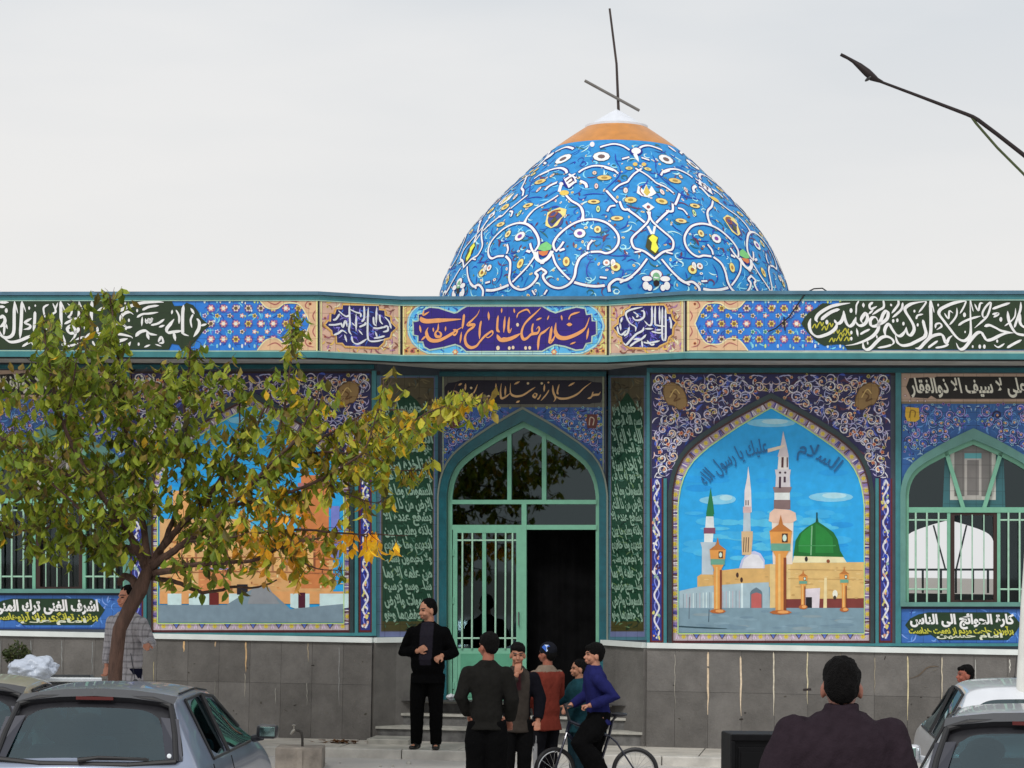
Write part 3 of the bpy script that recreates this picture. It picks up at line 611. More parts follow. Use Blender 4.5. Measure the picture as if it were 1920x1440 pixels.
# right long panel
GREENC = (26, 46, 20)
A = Art(); A.rect(fc, 1288, 557, 2400, 657, BLUE, 1)
rp = [(1304, 606), (1313, 586), (1326, 571), (1350, 570), (1366, 580), (1384, 577), (1402, 560), (1560, 560), (1516, 586), (1503, 607), (1516, 630), (1540, 648), (1560, 655), (1402, 655), (1384, 645), (1372, 634), (1340, 650), (1320, 641), (1308, 626)]
blue_field(A, fc, 1312, 1592, [(1300, 560), (1600, 560), (1600, 655), (1300, 655)], 3)
def corner(A, S, fx):
    for sgn in (1, -1):
        Y = lambda y: 607 + sgn * (y - 607)
        P = [(1288, 557), (1402, 557), (1386, 576), (1366, 579), (1350, 569), (1326, 570), (1313, 585), (1303, 607), (1288, 607)]
        A.poly(S, [(fx(x), Y(y)) for x, y in P], (205, 168, 132), 5); A.stroke(S, [(fx(x), Y(y)) for x, y in P[1:8]], 2.4, (235, 205, 160), 6)
        for q in ([(1296, 563), (1308, 566), (1312, 575), (1303, 580)], [(1318, 561), (1332, 566), (1345, 562)], [(1355, 562), (1368, 571), (1384, 565)], [(1293, 582), (1298, 592), (1294, 603)]):
            A.stroke(S, [(fx(x), Y(y)) for x, y in q], 2.2, (160, 90, 85), 6, taper=(.2, .3))
        A.flower(S, fx(1303), Y(570), 3.6, (190, 110, 70), (90, 40, 30), None, 6)
    A.stroke(S, [(fx(1290.5), 557), (fx(1290.5), 657)], 2.6, (215, 205, 140), 7, sm=False)
corner(A, fc, lambda x: x)
cart = Z(1500, 555, 8.727, [(20, 455), (70, 360), (140, 275), (270, 195), (370, 118), (450, 120), (560, 152), (680, 90), (790, 40)]) + [(2400, 559), (2400, 656)] + Z(1500, 555, 8.727, [(770, 880), (720, 800), (620, 790), (500, 800), (400, 818), (310, 770), (230, 700), (120, 590)])
A.poly(fc, cart[::-1], GREENC, 6)
A.build('blue_tile_panel', TILE, mosque, label='right-hand frieze panel of blue flower tiles and green cartouche')
A = Art()
for x, y in ((1528, 612), (1538, 608), (1546, 616), (1556, 610), (1568, 622), (1577, 628), (1585, 620), (1573, 636), (1560, 638), (1588, 636), (1590, 626)):
    A.stroke(fc, [(x - 5, y + 3), (x, y - 4), (x + 3, y + 3), (x + 6, y - 3)], 2.2, (170, 165, 50), 7)
GT = Art.off
class Lift(Plane):
    def m(s, px, py, off=0): return Plane.m(s, px, py, off + .010)
fcl = Lift((0, YC), (1, YC))
green_text(A, fcl, [(1500, 555, 8.727, RW1), (1700, 555, 8.727, RW2)])
text(A, fcl, 'بقیة الله', (1945, 562, 2120, 654), WHITEC, 4, .02, .1)
A.build('inscription', TILEP, mosque, label='white calligraphy on the right green cartouche of the frieze')
# left long panel
A = Art(); A.rect(fc, -480, 557, 594, 657, BLUE, 1)
blue_field(A, fc, 378, 582, [(370, 560), (586, 560), (586, 655), (370, 655)], 4); corner(A, fc, lambda x: 1885 - x)
cart = [(-480, 562), (330, 562)] + Z(200, 555, 8.727, [(1070, 90), (1110, 165), (1250, 160), (1310, 110), (1420, 150), (1500, 250), (1560, 370), (1690, 480), (1570, 590), (1470, 720), (1400, 800), (1330, 880), (1240, 900), (1180, 800), (1070, 780), (1020, 880)]) + [(-480, 656)]
A.poly(fc, cart[::-1], GREENC, 6); A.build('blue_tile_panel', TILE, mosque, label='left-hand frieze panel of blue flower tiles and green cartouche')
A = Art(); green_text(A, fcl, [(0, 555, 8.727, LWa), (200, 555, 8.727, LWb)]); text(A, fcl, 'الفرج', (-190, 565, -20, 654), WHITEC, 4, .02, .1)
A.build('inscription', TILEP, mosque, label='white calligraphy on the left green cartouche of the frieze')
# centre cartouche
A = Art(); A.rect(fm, 755, 562, 1138, 665, (196, 160, 110), 1)
V0 = [(758, 562), (800, 562), (780, 600), (758, 660)]
for side in (0, 1):
    fx = (lambda x: x) if not side else (lambda x: 1893 - x)
    for y0, y1 in ((565, 578), (650, 662)):
        for k in range(3): A.flower(fm, fx(762 + k * 11), y0 + 5 if y0 < 600 else y1 - 4, 4.5, [(214, 130, 60), (190, 90, 90), (225, 190, 90)][k], (90, 50, 40), None, 4)
    A.flower(fm, fx(854), 568, 6, (200, 120, 60), (220, 190, 150), None, 6); A.flower(fm, fx(854), 660, 6, (214, 120, 60), (230, 200, 150), None, 6)
    A.stroke(fm, [(fx(757), 562), (fx(757), 665)], 2.2, (222, 205, 140), 5, sm=False)
band_l = [(792, 571), (806, 567), (830, 566), (860, 563), (880, 566)] 
outer = [(763, 612), (765, 595), (773, 581), (786, 572), (800, 567), (826, 566), (1067, 566), (1093, 567), (1107, 572), (1120, 581), (1129, 594), (1134, 612), (1129, 634), (1121, 648), (1107, 657), (1092, 664), (1067, 665), (826, 665), (800, 663), (786, 656), (773, 644), (765, 628)]
A.poly(fm, outer[::-1], (80, 165, 215), 2)
vines(A, fm, outer, 420, [(30, 96, 180), (140, 212, 228), (26, 80, 160), (110, 196, 206)], 2.8, 9, 3, 13)
vines(A, fm, [(756, 563), (798, 563), (768, 585), (762, 612), (766, 640), (798, 664), (756, 664)], 30, [(150, 80, 70), (236, 206, 120)], 2.6, 10, 3, 11); vines(A, fm, [(1137, 563), (1095, 563), (1125, 585), (1131, 612), (1127, 640), (1095, 664), (1137, 664)], 30, [(150, 80, 70), (236, 206, 120)], 2.6, 10, 3, 11)
A.stroke(fm, [(x * .985 + 14, y * .97 + 18) for x, y in outer], 2.2, (170, 205, 200), 4, closed=True)
pur = Z(760, 560, 9.6, [(155, 430), (250, 405), (245, 290), (340, 275), (345, 210), (440, 165), (600, 180), (750, 230), (880, 272), (940, 260), (1020, 200), (1110, 148)]) + Z(940, 560, 9.143, [(700, 140), (830, 220), (930, 257), (1100, 200), (1290, 157), (1430, 180), (1455, 285), (1540, 275), (1550, 390), (1620, 392), (1625, 610), (1545, 640), (1540, 745), (1450, 760), (1400, 860), (1280, 872), (1100, 810), (920, 778), (800, 830), (700, 893)]) + Z(760, 560, 9.6, [(1100, 942), (1000, 850), (900, 812), (700, 865), (440, 912), (350, 860), (325, 770), (240, 770), (240, 665), (160, 650)])
A.stroke(fm, pur, 6, (165, 190, 175), 6, sm=False, closed=True); A.poly(fm, pur[::-1], (36, 14, 112), 7)
A.build('cartouche_panel', TILE, mosque, label='centre frieze panel with purple cartouche edged in light blue')
CW1 = [(1.5, [(285, 330), (310, 385), (400, 408), (600, 395), (1005, 372)]), (1.2, [(415, 520), (385, 600), (410, 700), (480, 755), (600, 755), (720, 705), (830, 640), (900, 590), (1030, 512)]), [(1062, 280), (1050, 400), (1030, 545)], (.8, [(1015, 600), (990, 805)]), (.9, [(290, 752), (385, 665)]),
 (.9, [(600, 450), (590, 560), (545, 620), (565, 682), (640, 680), (640, 622), (595, 590)]), (.8, [(865, 560), (935, 590), (900, 652), (845, 640)]), [(1340, 200), (1300, 290), (1210, 385), (1125, 470), (1235, 472), (1230, 510), (1130, 590), (1080, 700), (1100, 820), (1180, 882), (1280, 855), (1350, 770), (1420, 690), (1480, 640), (1560, 588), (1575, 640), (1500, 702), (1440, 680)],
 (.9, [(1370, 400), (1345, 540), (1340, 730)]), (.8, [(1500, 238), (1508, 392)]), (.7, [(262, 480), (285, 615)]), (.6, [(505, 520), (512, 602)]), (.7, [(335, 215), (330, 295), (435, 238)]), (.6, [(730, 500), (725, 590)]), (.9, [(1675, 305), (1660, 450), (1662, 565), (1705, 605)]), (1.2, [(1655, 650), (1700, 730), (1780, 752), (1920, 718), (2050, 660)]), (.8, [(1800, 325), (1770, 605)]), [(1672, 890)], (.6, [(1740, 170), (1735, 260)])]
CW2 = [(.9, [(65, 305), (45, 585)]), (.9, [(140, 315), (125, 500), (145, 575), (182, 505)]), (1.3, [(0, 690), (100, 700), (220, 662), (330, 600)]), [(682, 158), (600, 240), (450, 380), (380, 480), (350, 600), (380, 692), (440, 682), (520, 612), (620, 592), (655, 530), (640, 485), (600, 530)], (.8, [(550, 425), (530, 520), (540, 612)]), (.6, [(268, 335), (300, 250), (440, 190), (500, 262)]),
 [(632, 885), (640, 730), (670, 620), (750, 560), (832, 488)], (1.2, [(870, 475), (850, 600), (835, 745), (892, 700), (925, 620)]), (1.35, [(940, 415), (930, 560), (980, 652), (1080, 680), (1200, 652), (1350, 580), (1450, 490), (1512, 325)]), (.9, [(1500, 505), (1465, 705)]), (.7, [(1158, 365), (1200, 280), (1350, 230)]), (1.1, [(1125, 445), (1215, 445)]), (.6, [(1030, 285), (1045, 375)]), (.8, [(140, 850)]), (.8, [(205, 840)]), (.8, [(420, 848)]), (.8, [(490, 845)]), (.8, [(282, 450)]), (.6, [(220, 170), (230, 250)]), (.7, [(600, 372), (695, 330)]), (.7, [(820, 290), (790, 370)]), (.6, [(1180, 785), (1280, 745)])]
A = Art(); fml = Lift((0, YM), (1, YM))
for ox, oy, sc, sts in ((760, 560, 9.6, CW1), (940, 560, 9.143, CW2)):
    for st in sts:
        th = 1.0
        if isinstance(st, tuple): th, st = st
        if len(st) == 1: A.dot(fml, ox + st[0][0] / sc, oy + st[0][1] / sc, 3.4 * th, (228, 190, 160), 5, 4.4 * th)
        else: A.stroke(fml, Z(ox, oy, sc, st), 6.0 * th, (226, 148, 92), 5, taper=(.15, .25), nib=rad(-60))
A.build('inscription', TILEP, mosque, label='orange calligraphy on the purple centre cartouche')
# small square medallion panels on the angled faces
def medal(S, Sl, x0, x1, dy, lobes, sts, ox, oy, lab):
    A = Art(); y0, y1 = 560 + dy, 660 + dy
    A.rect(S, x0, y0, x1, y1, (196, 160, 140), 1); P = [(x0, y0), (x1, y0), (x1, y1), (x0, y1)]
    vines(A, S, P, 170, [(140, 84, 92), (236, 206, 170), (214, 176, 90), (128, 80, 64), (160, 112, 150)], 2.8, int(x0), 3, 13)
    blooms(A, S, P, 16, [((190, 100, 80), (90, 50, 30)), ((215, 190, 90), (120, 90, 40))], (2, 3.4), int(x0) + 3, 3)
    for a, b in (((x0 + 2, y0), (x0 + 2, y1)), ((x1 - 2, y0), (x1 - 2, y1))): A.stroke(S, [a, b], 2.6, (212, 205, 150), 5, sm=False)
    A.stroke(S, lobes, 8, (200, 150, 70), 5, sm=False, closed=True); A.stroke(S, [(S_[0], S_[1]) for S_ in lobes], 4, (222, 175, 110), 6, sm=False, closed=True)
    A.poly(S, lobes[::-1], (20, 14, 88), 7)
    vines(A, S, lobes, 60, [(90, 80, 180), (60, 100, 190), (130, 120, 200)], 2.0, 5, 8, 12); pn = A.build('medallion_panel', TILE, mosque, label=lab)
    A = Art()
    for st in sts: A.stroke(Sl, Z(ox, oy, 12, st), 4.0, (205, 208, 240), 6, taper=(.1, .15), nib=rad(35))
    A.build('inscription', TILEP, pn)
LB1 = Z(600, 555, 12, [(120, 650), (180, 570), (240, 580), (250, 400), (330, 420), (370, 300), (500, 300), (510, 210), (1310, 225), (1320, 320), (1440, 330), (1450, 440), (1570, 480), (1580, 600), (1700, 720), (1590, 820), (1560, 930), (1430, 960), (1420, 1040), (1310, 1150), (560, 1120), (500, 1050), (380, 1050), (370, 880), (280, 860), (270, 780)])
LB2 = Z(1135, 555, 12, [(205, 720), (270, 660), (310, 640), (320, 500), (380, 460), (440, 440), (460, 330), (560, 280), (600, 220), (1330, 215), (1370, 280), (1400, 400), (1490, 410), (1510, 520), (1590, 600), (1520, 700), (1510, 860), (1430, 920), (1400, 1030), (1230, 1110), (1180, 1160), (560, 1150), (480, 1100), (400, 1020), (390, 920), (310, 880), (270, 800)])
M1 = [[(1075, 250), (1060, 600), (1060, 900), (1100, 1010), (1250, 1020), (1440, 980)], [(1260, 240), (1250, 660)], [(1190, 470), (1200, 620), (1260, 680)], [(1330, 420), (1340, 560), (1400, 640)], [(1440, 470), (1540, 580), (1590, 740)], [(980, 220), (980, 500), (920, 580)], [(800, 400), (800, 800)], [(650, 220), (650, 400), (660, 600), (640, 780), (700, 880)],
      [(180, 650), (330, 650), (470, 620)], [(300, 880), (400, 840), (490, 780), (600, 850)], [(700, 900), (720, 1020), (800, 1080), (900, 1060), (1050, 960)], [(540, 870), (590, 1040)], [(850, 760), (950, 880)], [(1180, 720), (1300, 730), (1420, 700)], [(1200, 950), (1300, 940), (1450, 900)], [(1230, 800), (1280, 940)], [(400, 330), (560, 460), (650, 430)], [(280, 540), (350, 520), (430, 400)],
      [(660, 300), (800, 370), (900, 400), (900, 480)], [(870, 700), (1000, 640), (1000, 590)], [(1400, 720), (1500, 680), (1510, 780), (1400, 810)], [(460, 600), (500, 700), (560, 560), (600, 700)], [(700, 600), (780, 680)]]
M2 = [[(1070, 220), (1065, 600), (1000, 660), (900, 560)], [(1145, 220), (1140, 600), (1180, 660), (1400, 690)], [(1240, 230), (1245, 640)], [(1305, 250), (1300, 900), (1340, 1010)], [(1375, 270), (1380, 900), (1350, 1010)], [(1460, 470), (1500, 600), (1500, 740)], [(860, 250), (600, 310), (490, 380), (500, 480), (580, 620), (700, 700), (700, 800)],
      [(630, 460), (690, 540), (800, 540), (890, 470), (890, 350), (820, 340)], [(650, 360), (750, 430), (720, 480)], [(430, 1050), (490, 1100), (600, 980), (720, 860), (860, 780), (880, 700)], [(570, 1140), (700, 1040), (850, 960), (940, 870)], [(290, 680), (320, 830), (400, 870), (500, 770)], [(350, 600), (370, 780)], [(400, 480), (370, 600)], [(1060, 800), (1200, 830), (1290, 830)],
      [(900, 740), (1100, 740)], [(880, 1040), (1000, 1060), (1250, 1010)], [(960, 1000), (1050, 1100), (1130, 1080)], [(840, 1000), (860, 1160)], [(650, 980), (800, 960)], [(1150, 770), (1290, 760)], [(440, 900), (520, 840), (560, 700)]]
fsll = Lift((K[0], YC), (K[1], YM)); fsrl = Lift((K[2], YM), (K[3], YC))
medal(fsl, fsll, 600, 750, 4, LB1, M1, 600, 555, 'square tile panel with navy medallion on the left angled face of the frieze')
medal(fsr, fsrl, 1143, 1282, 2, LB2, M2, 1135, 555, 'square tile panel with navy medallion on the right angled face of the frieze')
for S, x in ((fc, 597), (fm, 753), (fm, 1140), (fc, 1286)):
    A = Art(); A.stroke(S, [(x, 556 if S is fc else 561), (x, 659 if S is fc else 666)], 3.6, (16, 14, 14), 6, sm=False)
    A.build('panel_joint', PAINT, mosque)
# ---------------- facade art ----------------
GOLD, PEACH, LAV, NAVY = (190, 160, 80), (220, 160, 125), (190, 184, 222), (34, 40, 110)
def mural(S, which):
    sg = mosque
    o1 = arch(1446, 193, 926, 737, 1206); o2 = arch(1446, 186, 928, 747, 1206); pa = arch(1446, 174.5, 950, 765, 1188)
    A = Art(); L = [(1222, 702), (1446, 702)] + [p for p in o1 if p[0] <= 1446][::-1][:-1] + [(1251, 897), (1222, 897)]
    L = L[::-1]; Rr = [(2892 - x, y) for x, y in L]
    A.rect(S, 1217, 698, 1688, 704, (45, 30, 36), 1)
    for k, P in enumerate((L, Rr)):
        A.poly(S, P, (40, 38, 84), 1)
        P2 = [(x, y) for x, y in P]
        vines(A, S, P2, 90, [(34, 50, 150), (60, 30, 60), (90, 50, 70), (30, 66, 140), (70, 90, 180)], 4.5, 11 + k, 2, 16)
        if k: P2 = L
        SM = S if not k else Mir(S, 1446)
        vines(A, SM, P2, 250, [LAV, (206, 202, 226), (170, 160, 200), (215, 180, 170), (160, 165, 205)], 2.0, 21, 3, 17)
        scrolls(A, SM, P2, 44, [(214, 210, 232), (196, 190, 226), (222, 196, 180)], 9.5, 2.3, 77)
        blooms(A, SM, P2, 62, [((190, 185, 200), (110, 130, 150)), (PEACH, (170, 70, 50)), ((200, 190, 110), (120, 100, 40)), ((225, 190, 150), (190, 90, 60))], (2.2, 4.6), 31, 5)
        c = [(1247, 722), (1262, 718), (1278, 727), (1286, 742), (1288, 760), (1276, 768), (1262, 760), (1252, 757), (1244, 738)]
        if k: c = [(2892 - x, y) for x, y in c]
        A.poly(S, c, (146, 116, 72), 6); A.stroke(S, c, 1.8, (110, 80, 44), 7, closed=True)
        ax = sum(p[0] for p in c) / len(c); A.stroke(S, [(ax - 8, 735), (ax + 3, 742), (ax - 2, 752), (ax + 9, 748)], 3, (105, 72, 35), 8); A.stroke(S, [(ax - 10, 745), (ax, 730), (ax + 8, 738)], 2, (205, 175, 110), 8)
        # vine strip beside the mural
        fx = (lambda x: x) if not k else (lambda x: 2892 - x)
        xa, xb = (fx(1219), fx(1244)); xa, xb = min(xa, xb), max(xa, xb)
        A.rect(S, xa, 897, xb, 1205, (92, 30, 32), 1); A.rect(S, xa + 3.5, 897, xb - 3.5, 1201, (40, 46, 120), 2)
        Rn = random.Random(k + 7); xm = (xa + xb) / 2; y = 905
        pts = [(xm + 4.6 * math.sin(i * 1.05), 900 + i * 7.6) for i in range(40)]; A.stroke(S, pts, 3.3, (206, 204, 230), 4)
        pts = [(xm - 4.2 * math.sin(i * 1.05 + .5), 900 + i * 7.6) for i in range(40)]; A.stroke(S, pts, 2.2, (120, 130, 210), 3)
        for i in range(60):
            yy = Rn.uniform(900, 1198); A.dot(S, xm + Rn.uniform(-7, 7), yy, Rn.uniform(1.2, 2.8), Rn.choice([(215, 214, 230), (30, 60, 170), (205, 150, 120), (200, 190, 110), (60, 30, 70), (130, 160, 150)]), 5, Rn.uniform(1.5, 5), Rn.uniform(-.6, .6))
    # flower border ribbon between arch frame and painting
    bo = arch(1446, 187, 930, 749, 1200); n = len(bo)
    for i in range(n - 1): A.poly(S, [bo[i], bo[i + 1], pa[i + 1], pa[i]], (168, 150, 160), 2)
    A.rect(S, 1259, 1186, 1633, 1201, (175, 160, 165), 3)
    def along(poly, step):
        out = []; acc = 0
        for a, b in zip(poly, poly[1:]):
            l = math.hypot(b[0] - a[0], b[1] - a[1]); t = step - acc
            while t <= l: out.append((a[0] + (b[0] - a[0]) * t / l, a[1] + (b[1] - a[1]) * t / l, math.atan2(b[1] - a[1], b[0] - a[0]))); t += step
            acc = (acc + l) % step
        return out
    mid = [((a[0] + b[0]) / 2, (a[1] + b[1]) / 2) for a, b in zip(bo, pa)]; Rn = random.Random(4)
    for i, (x, y, t) in enumerate(along(mid, 11.6)):
        if i % 2 == 0: A.flower(S, x, y, 5, (205, 192, 75), (190, 160, 60), None, 5, 6, Rn.random())
        else:
            nx, ny = -math.sin(t), math.cos(t)
            for q in (-3.5, 0, 3.5): A.stroke(S, [(x + nx * 5 + math.cos(t) * q, y + ny * 5 + math.sin(t) * q), (x - nx * 5 + math.cos(t) * q * .6, y - ny * 5 + math.sin(t) * q * .6)], 2, Rn.choice([(60, 60, 140), (90, 50, 50), (215, 205, 215), (130, 110, 170)]), 5)
    for i, x in enumerate(range(1270, 1630, 12)):
        if (x - 1270) // 12 % 4 == 1: A.flower(S, x, 1193.5, 5, (208, 192, 72), (190, 165, 60), None, 5)
        elif (x - 1270) // 12 % 4 == 3: A.poly(S, [(x - 8, 1187), (x + 8, 1187), (x, 1199)][::-1], (90, 70, 60), 5); A.poly(S, [(x - 4.5, 1189), (x + 4.5, 1189), (x, 1197)][::-1], (90, 110, 190), 6)
        else: A.stroke(S, [(x - 2, 1198), (x, 1190), (x + 3, 1198)], 2, (200, 180, 205), 5)
    A.rect(S, 1246, 1201, 1646, 1206, (74, 26, 30), 4)
    pn = A.build('arch_panel', PAINT, sg, label='tiled arch panel with mural of %s' % ('a green-domed shrine' if which else 'a courtyard with ochre walls'))
    mb = MB(); ribbon3(mb, S, o2, o1, .003, .035); mb.build('arch_moulding', mat('arch_moulding', C((34, 52, 56)), .35, nscale=7, namt=.25), pn)
    mb = MB(); ribbon3(mb, S, arch(1446, 183.5, 930, 751, 1203), arch(1446, 186, 928, 747, 1206), .003, .028); mb.build('inner_fillet', mat('maroon_fillet', (.06, .016, .014, 1), .4), pn)
    # painting
    A = Art(); A.poly(S, pa[::-1] if False else pa, (36, 152, 216), 6)
    Zq = lambda pts: Z(1270, 950, 5.189, pts); Zp = lambda pts: Z(1270, 760, 5.189, pts)
    def cloud(x, y, w, h, c=(120, 185, 222)):
        A.dot(S, x, y, w, c, 7, h, n=14); A.dot(S, x + w * .15, y - h * .3, w * .55, (160, 200, 222), 7, h * .6, n=12)
    Rn = random.Random(2)
    for _ in range(26): A.dot(S, Rn.uniform(1300, 1590), Rn.uniform(850, 1040), Rn.uniform(12, 34), Rn.choice([(30, 146, 214), (44, 158, 220), (26, 138, 206)]), 6.5, Rn.uniform(3, 8), n=12)
    for _ in range(46): A.dot(S, Rn.uniform(1300, 1590), Rn.uniform(960, 1050), Rn.uniform(14, 30), Rn.choice([(62, 166, 220), (76, 174, 222), (54, 160, 216)]), 6.9, Rn.uniform(3, 9), n=12)
    cloud(1446, 793, 46, 8)
    if which:
        cloud(1558, 932, 42, 9); cloud(1345, 938, 34, 8); cloud(1358, 936, 22, 9)
        def zq(pts, c, lay=9): A.poly(S, Zq(pts), c, lay)
        def zp(pts, c, lay=9): A.poly(S, Zp(pts), c, lay)
        G1, G2, G3 = (205, 200, 200), (165, 158, 165), (120, 112, 112)
        # far white minaret
        zp([(690, 590), (680, 700), (655, 830), (650, 1040), (725, 1040), (718, 830), (705, 700)], G1); zq([(640, 0), (640, 60), (715, 60), (722, 0)], (190, 165, 165)); zq([(645, 60), (640, 250), (715, 250), (710, 60)], (165, 180, 190)); zq([(625, 240), (625, 290), (630, 470), (720, 470), (735, 290), (735, 240)], (196, 168, 130), 10)
        for x in (650, 672, 695): A.stroke(S, Zq([(x, 300), (x - 6, 440)]), 1.6, (92, 66, 50), 11)
        for x in (668, 690): A.stroke(S, Zp([(x, 925), (x, 970)]), 1.6, (60, 50, 60), 11)
        # left minaret green spire
        zp([(325, 800), (290, 1000), (280, 1060), (360, 1060), (350, 960)], (30, 112, 66)); zq([(305, -40), (280, 95), (355, 95), (345, 0)], (30, 112, 66)); zq([(280, 95), (272, 215), (360, 215), (352, 95)], (198, 206, 208)); zq([(258, 205), (258, 262), (370, 262), (370, 205)], (120, 70, 92)); zq([(262, 262), (262, 350), (345, 350), (352, 262)], (205, 214, 220)); zq([(225, 345), (240, 400), (238, 660), (350, 660), (360, 400), (380, 345)], (168, 182, 192))
        # tall main minaret
        zp([(1030, 250), (1005, 400), (975, 500), (1085, 500), (1065, 400)], (190, 180, 182)); zp([(880, 425), (880, 460), (1000, 425), (1050, 395), (1030, 385), (960, 405)], (205, 190, 170)); zp([(985, 500), (975, 630), (1085, 630), (1080, 500)], (205, 200, 196)); A.stroke(S, Zp([(1025, 510), (1022, 600)]), 4, (70, 40, 45), 11); A.stroke(S, Zp([(1070, 510), (1070, 600)]), 2.4, (90, 60, 60), 11); zp([(950, 625), (960, 690), (955, 800), (1100, 800), (1095, 690), (1105, 625)], (190, 186, 190), 10)
        for a, b in (((1000, 700), (998, 800)), ((1045, 700), (1045, 745))): A.stroke(S, Zp([a, b]), 4, (60, 42, 60), 11)
        for x in (1000, 1050): A.dot(S, 1270 + x / 5.189, 760 + 655 / 5.189, 2.2, (60, 45, 55), 11)
        zp([(930, 795), (945, 850), (1095, 850), (1115, 795)], (125, 108, 108), 10); zp([(945, 850), (945, 920), (1095, 920), (1095, 850)], (200, 206, 205), 10); zp([(940, 920), (940, 1010), (1100, 1010), (1100, 920)], (118, 98, 98), 10); zq([(945, 20), (900, 60), (890, 140), (940, 160), (1110, 160), (1160, 130), (1150, 60), (1090, 30)], (210, 178, 160), 10); zq([(920, 150), (930, 560), (1120, 560), (1130, 150)], (222, 200, 188), 9)
        # small pale dome
        zq([(600, 600), (625, 520), (680, 450), (750, 430), (810, 455), (850, 520), (850, 600)], (176, 182, 212), 9); zq([(625, 600), (650, 510), (720, 460), (790, 470), (840, 540), (840, 600)], (206, 206, 224), 10)
        # green dome
        zq([(1358, 75), (1345, 150), (1260, 200), (1190, 260), (1150, 330), (1130, 480), (1620, 490), (1585, 430), (1560, 320), (1520, 250), (1450, 200), (1375, 150)], (22, 98, 40), 10); zq([(1320, 170), (1210, 260), (1180, 350), (1180, 440), (1310, 455)], (34, 126, 54), 11); zq([(1345, 160), (1345, 450), (1520, 450), (1510, 300), (1440, 220)], (30, 118, 50), 11)
        A.stroke(S, Zq([(1310, 190), (1300, 470)]), 2.4, (110, 160, 120), 12); A.stroke(S, Zq([(1180, 380), (1540, 380)]), 1.6, (60, 140, 80), 12); A.stroke(S, Zq([(1358, 60), (1358, 150)]), 2.6, (14, 60, 60), 12)
        zq([(1140, 460), (1120, 545), (1650, 545), (1610, 485)], (222, 205, 165), 10); A.dot(S, 1270 + 1255 / 5.189, 950 + 510 / 5.189, 3, (40, 36, 36), 12, 5); A.dot(S, 1270 + 1468 / 5.189, 950 + 530 / 5.189, 3.4, (130, 70, 40), 12, 3.4)
        # ochre walls
        zq([(195, 680), (260, 640), (600, 600), (920, 555), (920, 780), (195, 810)], (196, 158, 98), 9); zq([(1060, 540), (1820, 540), (1820, 1000), (1060, 1000)], (200, 168, 108), 9); zq([(900, 560), (1100, 560), (1100, 1010), (900, 1010)], (206, 180, 125), 9)
        for xy in ((585, 665), (625, 712)): A.dot(S, 1270 + xy[0] / 5.189, 950 + xy[1] / 5.189, 2.6, (60, 36, 30), 11, 5)
        for yy in (610, 700): A.stroke(S, Zq([(1080, yy), (1800, yy + 10)]), 1.2, (172, 138, 84), 10)
        # pale blue colonnade
        zq([(20, 820), (200, 780), (640, 745), (890, 735), (900, 1000), (20, 1000)], (150, 172, 182), 10)
        for i in range(18): A.stroke(S, Zq([(60 + i * 32, 850 - i * 2), (60 + i * 32, 985)]), 1.4, Rn.choice([(196, 214, 224), (120, 138, 150), (172, 160, 170)]), 11)
        zq([(620, 745), (640, 745), (640, 1000), (620, 1000)], (190, 208, 214), 11); A.poly(S, arch(1270 + 768 / 5.189, 11.5, 950 + 850 / 5.189, 950 + 785 / 5.189, 950 + 985 / 5.189), (90, 108, 120), 11); A.poly(S, arch(1270 + 770 / 5.189, 9.5, 950 + 860 / 5.189, 950 + 835 / 5.189, 950 + 985 / 5.189), (170, 86, 84), 12)
        zq([(1050, 900), (1820, 890), (1820, 1000), (1050, 1000)], (112, 50, 46), 10)
        zq([(1240, 800), (1390, 790), (1380, 990), (1240, 990)], (200, 192, 200), 11); zq([(1250, 880), (1310, 880), (1310, 990), (1250, 990)], (20, 16, 22), 12); zq([(1430, 690), (1455, 690), (1455, 1000), (1420, 1000)], (222, 196, 150), 11); A.dot(S, 1270 + 1535 / 5.189, 950 + 850 / 5.189, 5, (222, 214, 200), 11, 8); A.dot(S, 1270 + 1532 / 5.189, 950 + 885 / 5.189, 3, (60, 50, 40), 12, 4)
        # plaza
        zq([(18, 985), (1820, 985), (1820, 1225), (18, 1225)], (112, 138, 152), 12)
        for _ in range(30): A.dot(S, Rn.uniform(1290, 1600), Rn.uniform(1146, 1180), Rn.uniform(8, 24), Rn.choice([(120, 146, 160), (104, 130, 146), (124, 142, 150)]), 12.5, Rn.uniform(1.2, 4))
        A.stroke(S, Zq([(18, 1165), (250, 1178), (560, 1190)]), 2.8, (40, 66, 76), 13, taper=(0, .4)); A.stroke(S, Zq([(310, 1000), (306, 1120)]), 1.5, (50, 70, 84), 13); A.stroke(S, Zq([(118, 880), (115, 1090)]), 1.3, (80, 92, 104), 13)
        # golden lamp columns
        def column(x, y0, y1, w, s):
            p = lambda dx, y: (x + dx * s, y)
            A.poly(S, [p(-w * .75, y0 + (y1 - y0) * .16), p(-w * .95, y0 + (y1 - y0) * .17), p(-w * .8, y0 + (y1 - y0) * .34), p(-w * .45, y0 + (y1 - y0) * .42), p(-w * .45, y1 - 4), p(w * .45, y1 - 4), p(w * .45, y0 + (y1 - y0) * .42), p(w * .8, y0 + (y1 - y0) * .34), p(w * .95, y0 + (y1 - y0) * .17)], (206, 142, 72), 14)
            A.stroke(S, [(x + w * .36 * s, y0 + (y1 - y0) * .44), (x + w * .36 * s, y1 - 6)], w * .24, (120, 60, 34), 15, sm=False)
            A.stroke(S, [(x - w * .12 * s, y0 + (y1 - y0) * .40), (x - w * .12 * s, y1 - 6)], w * .2, (226, 172, 104), 15, sm=False)
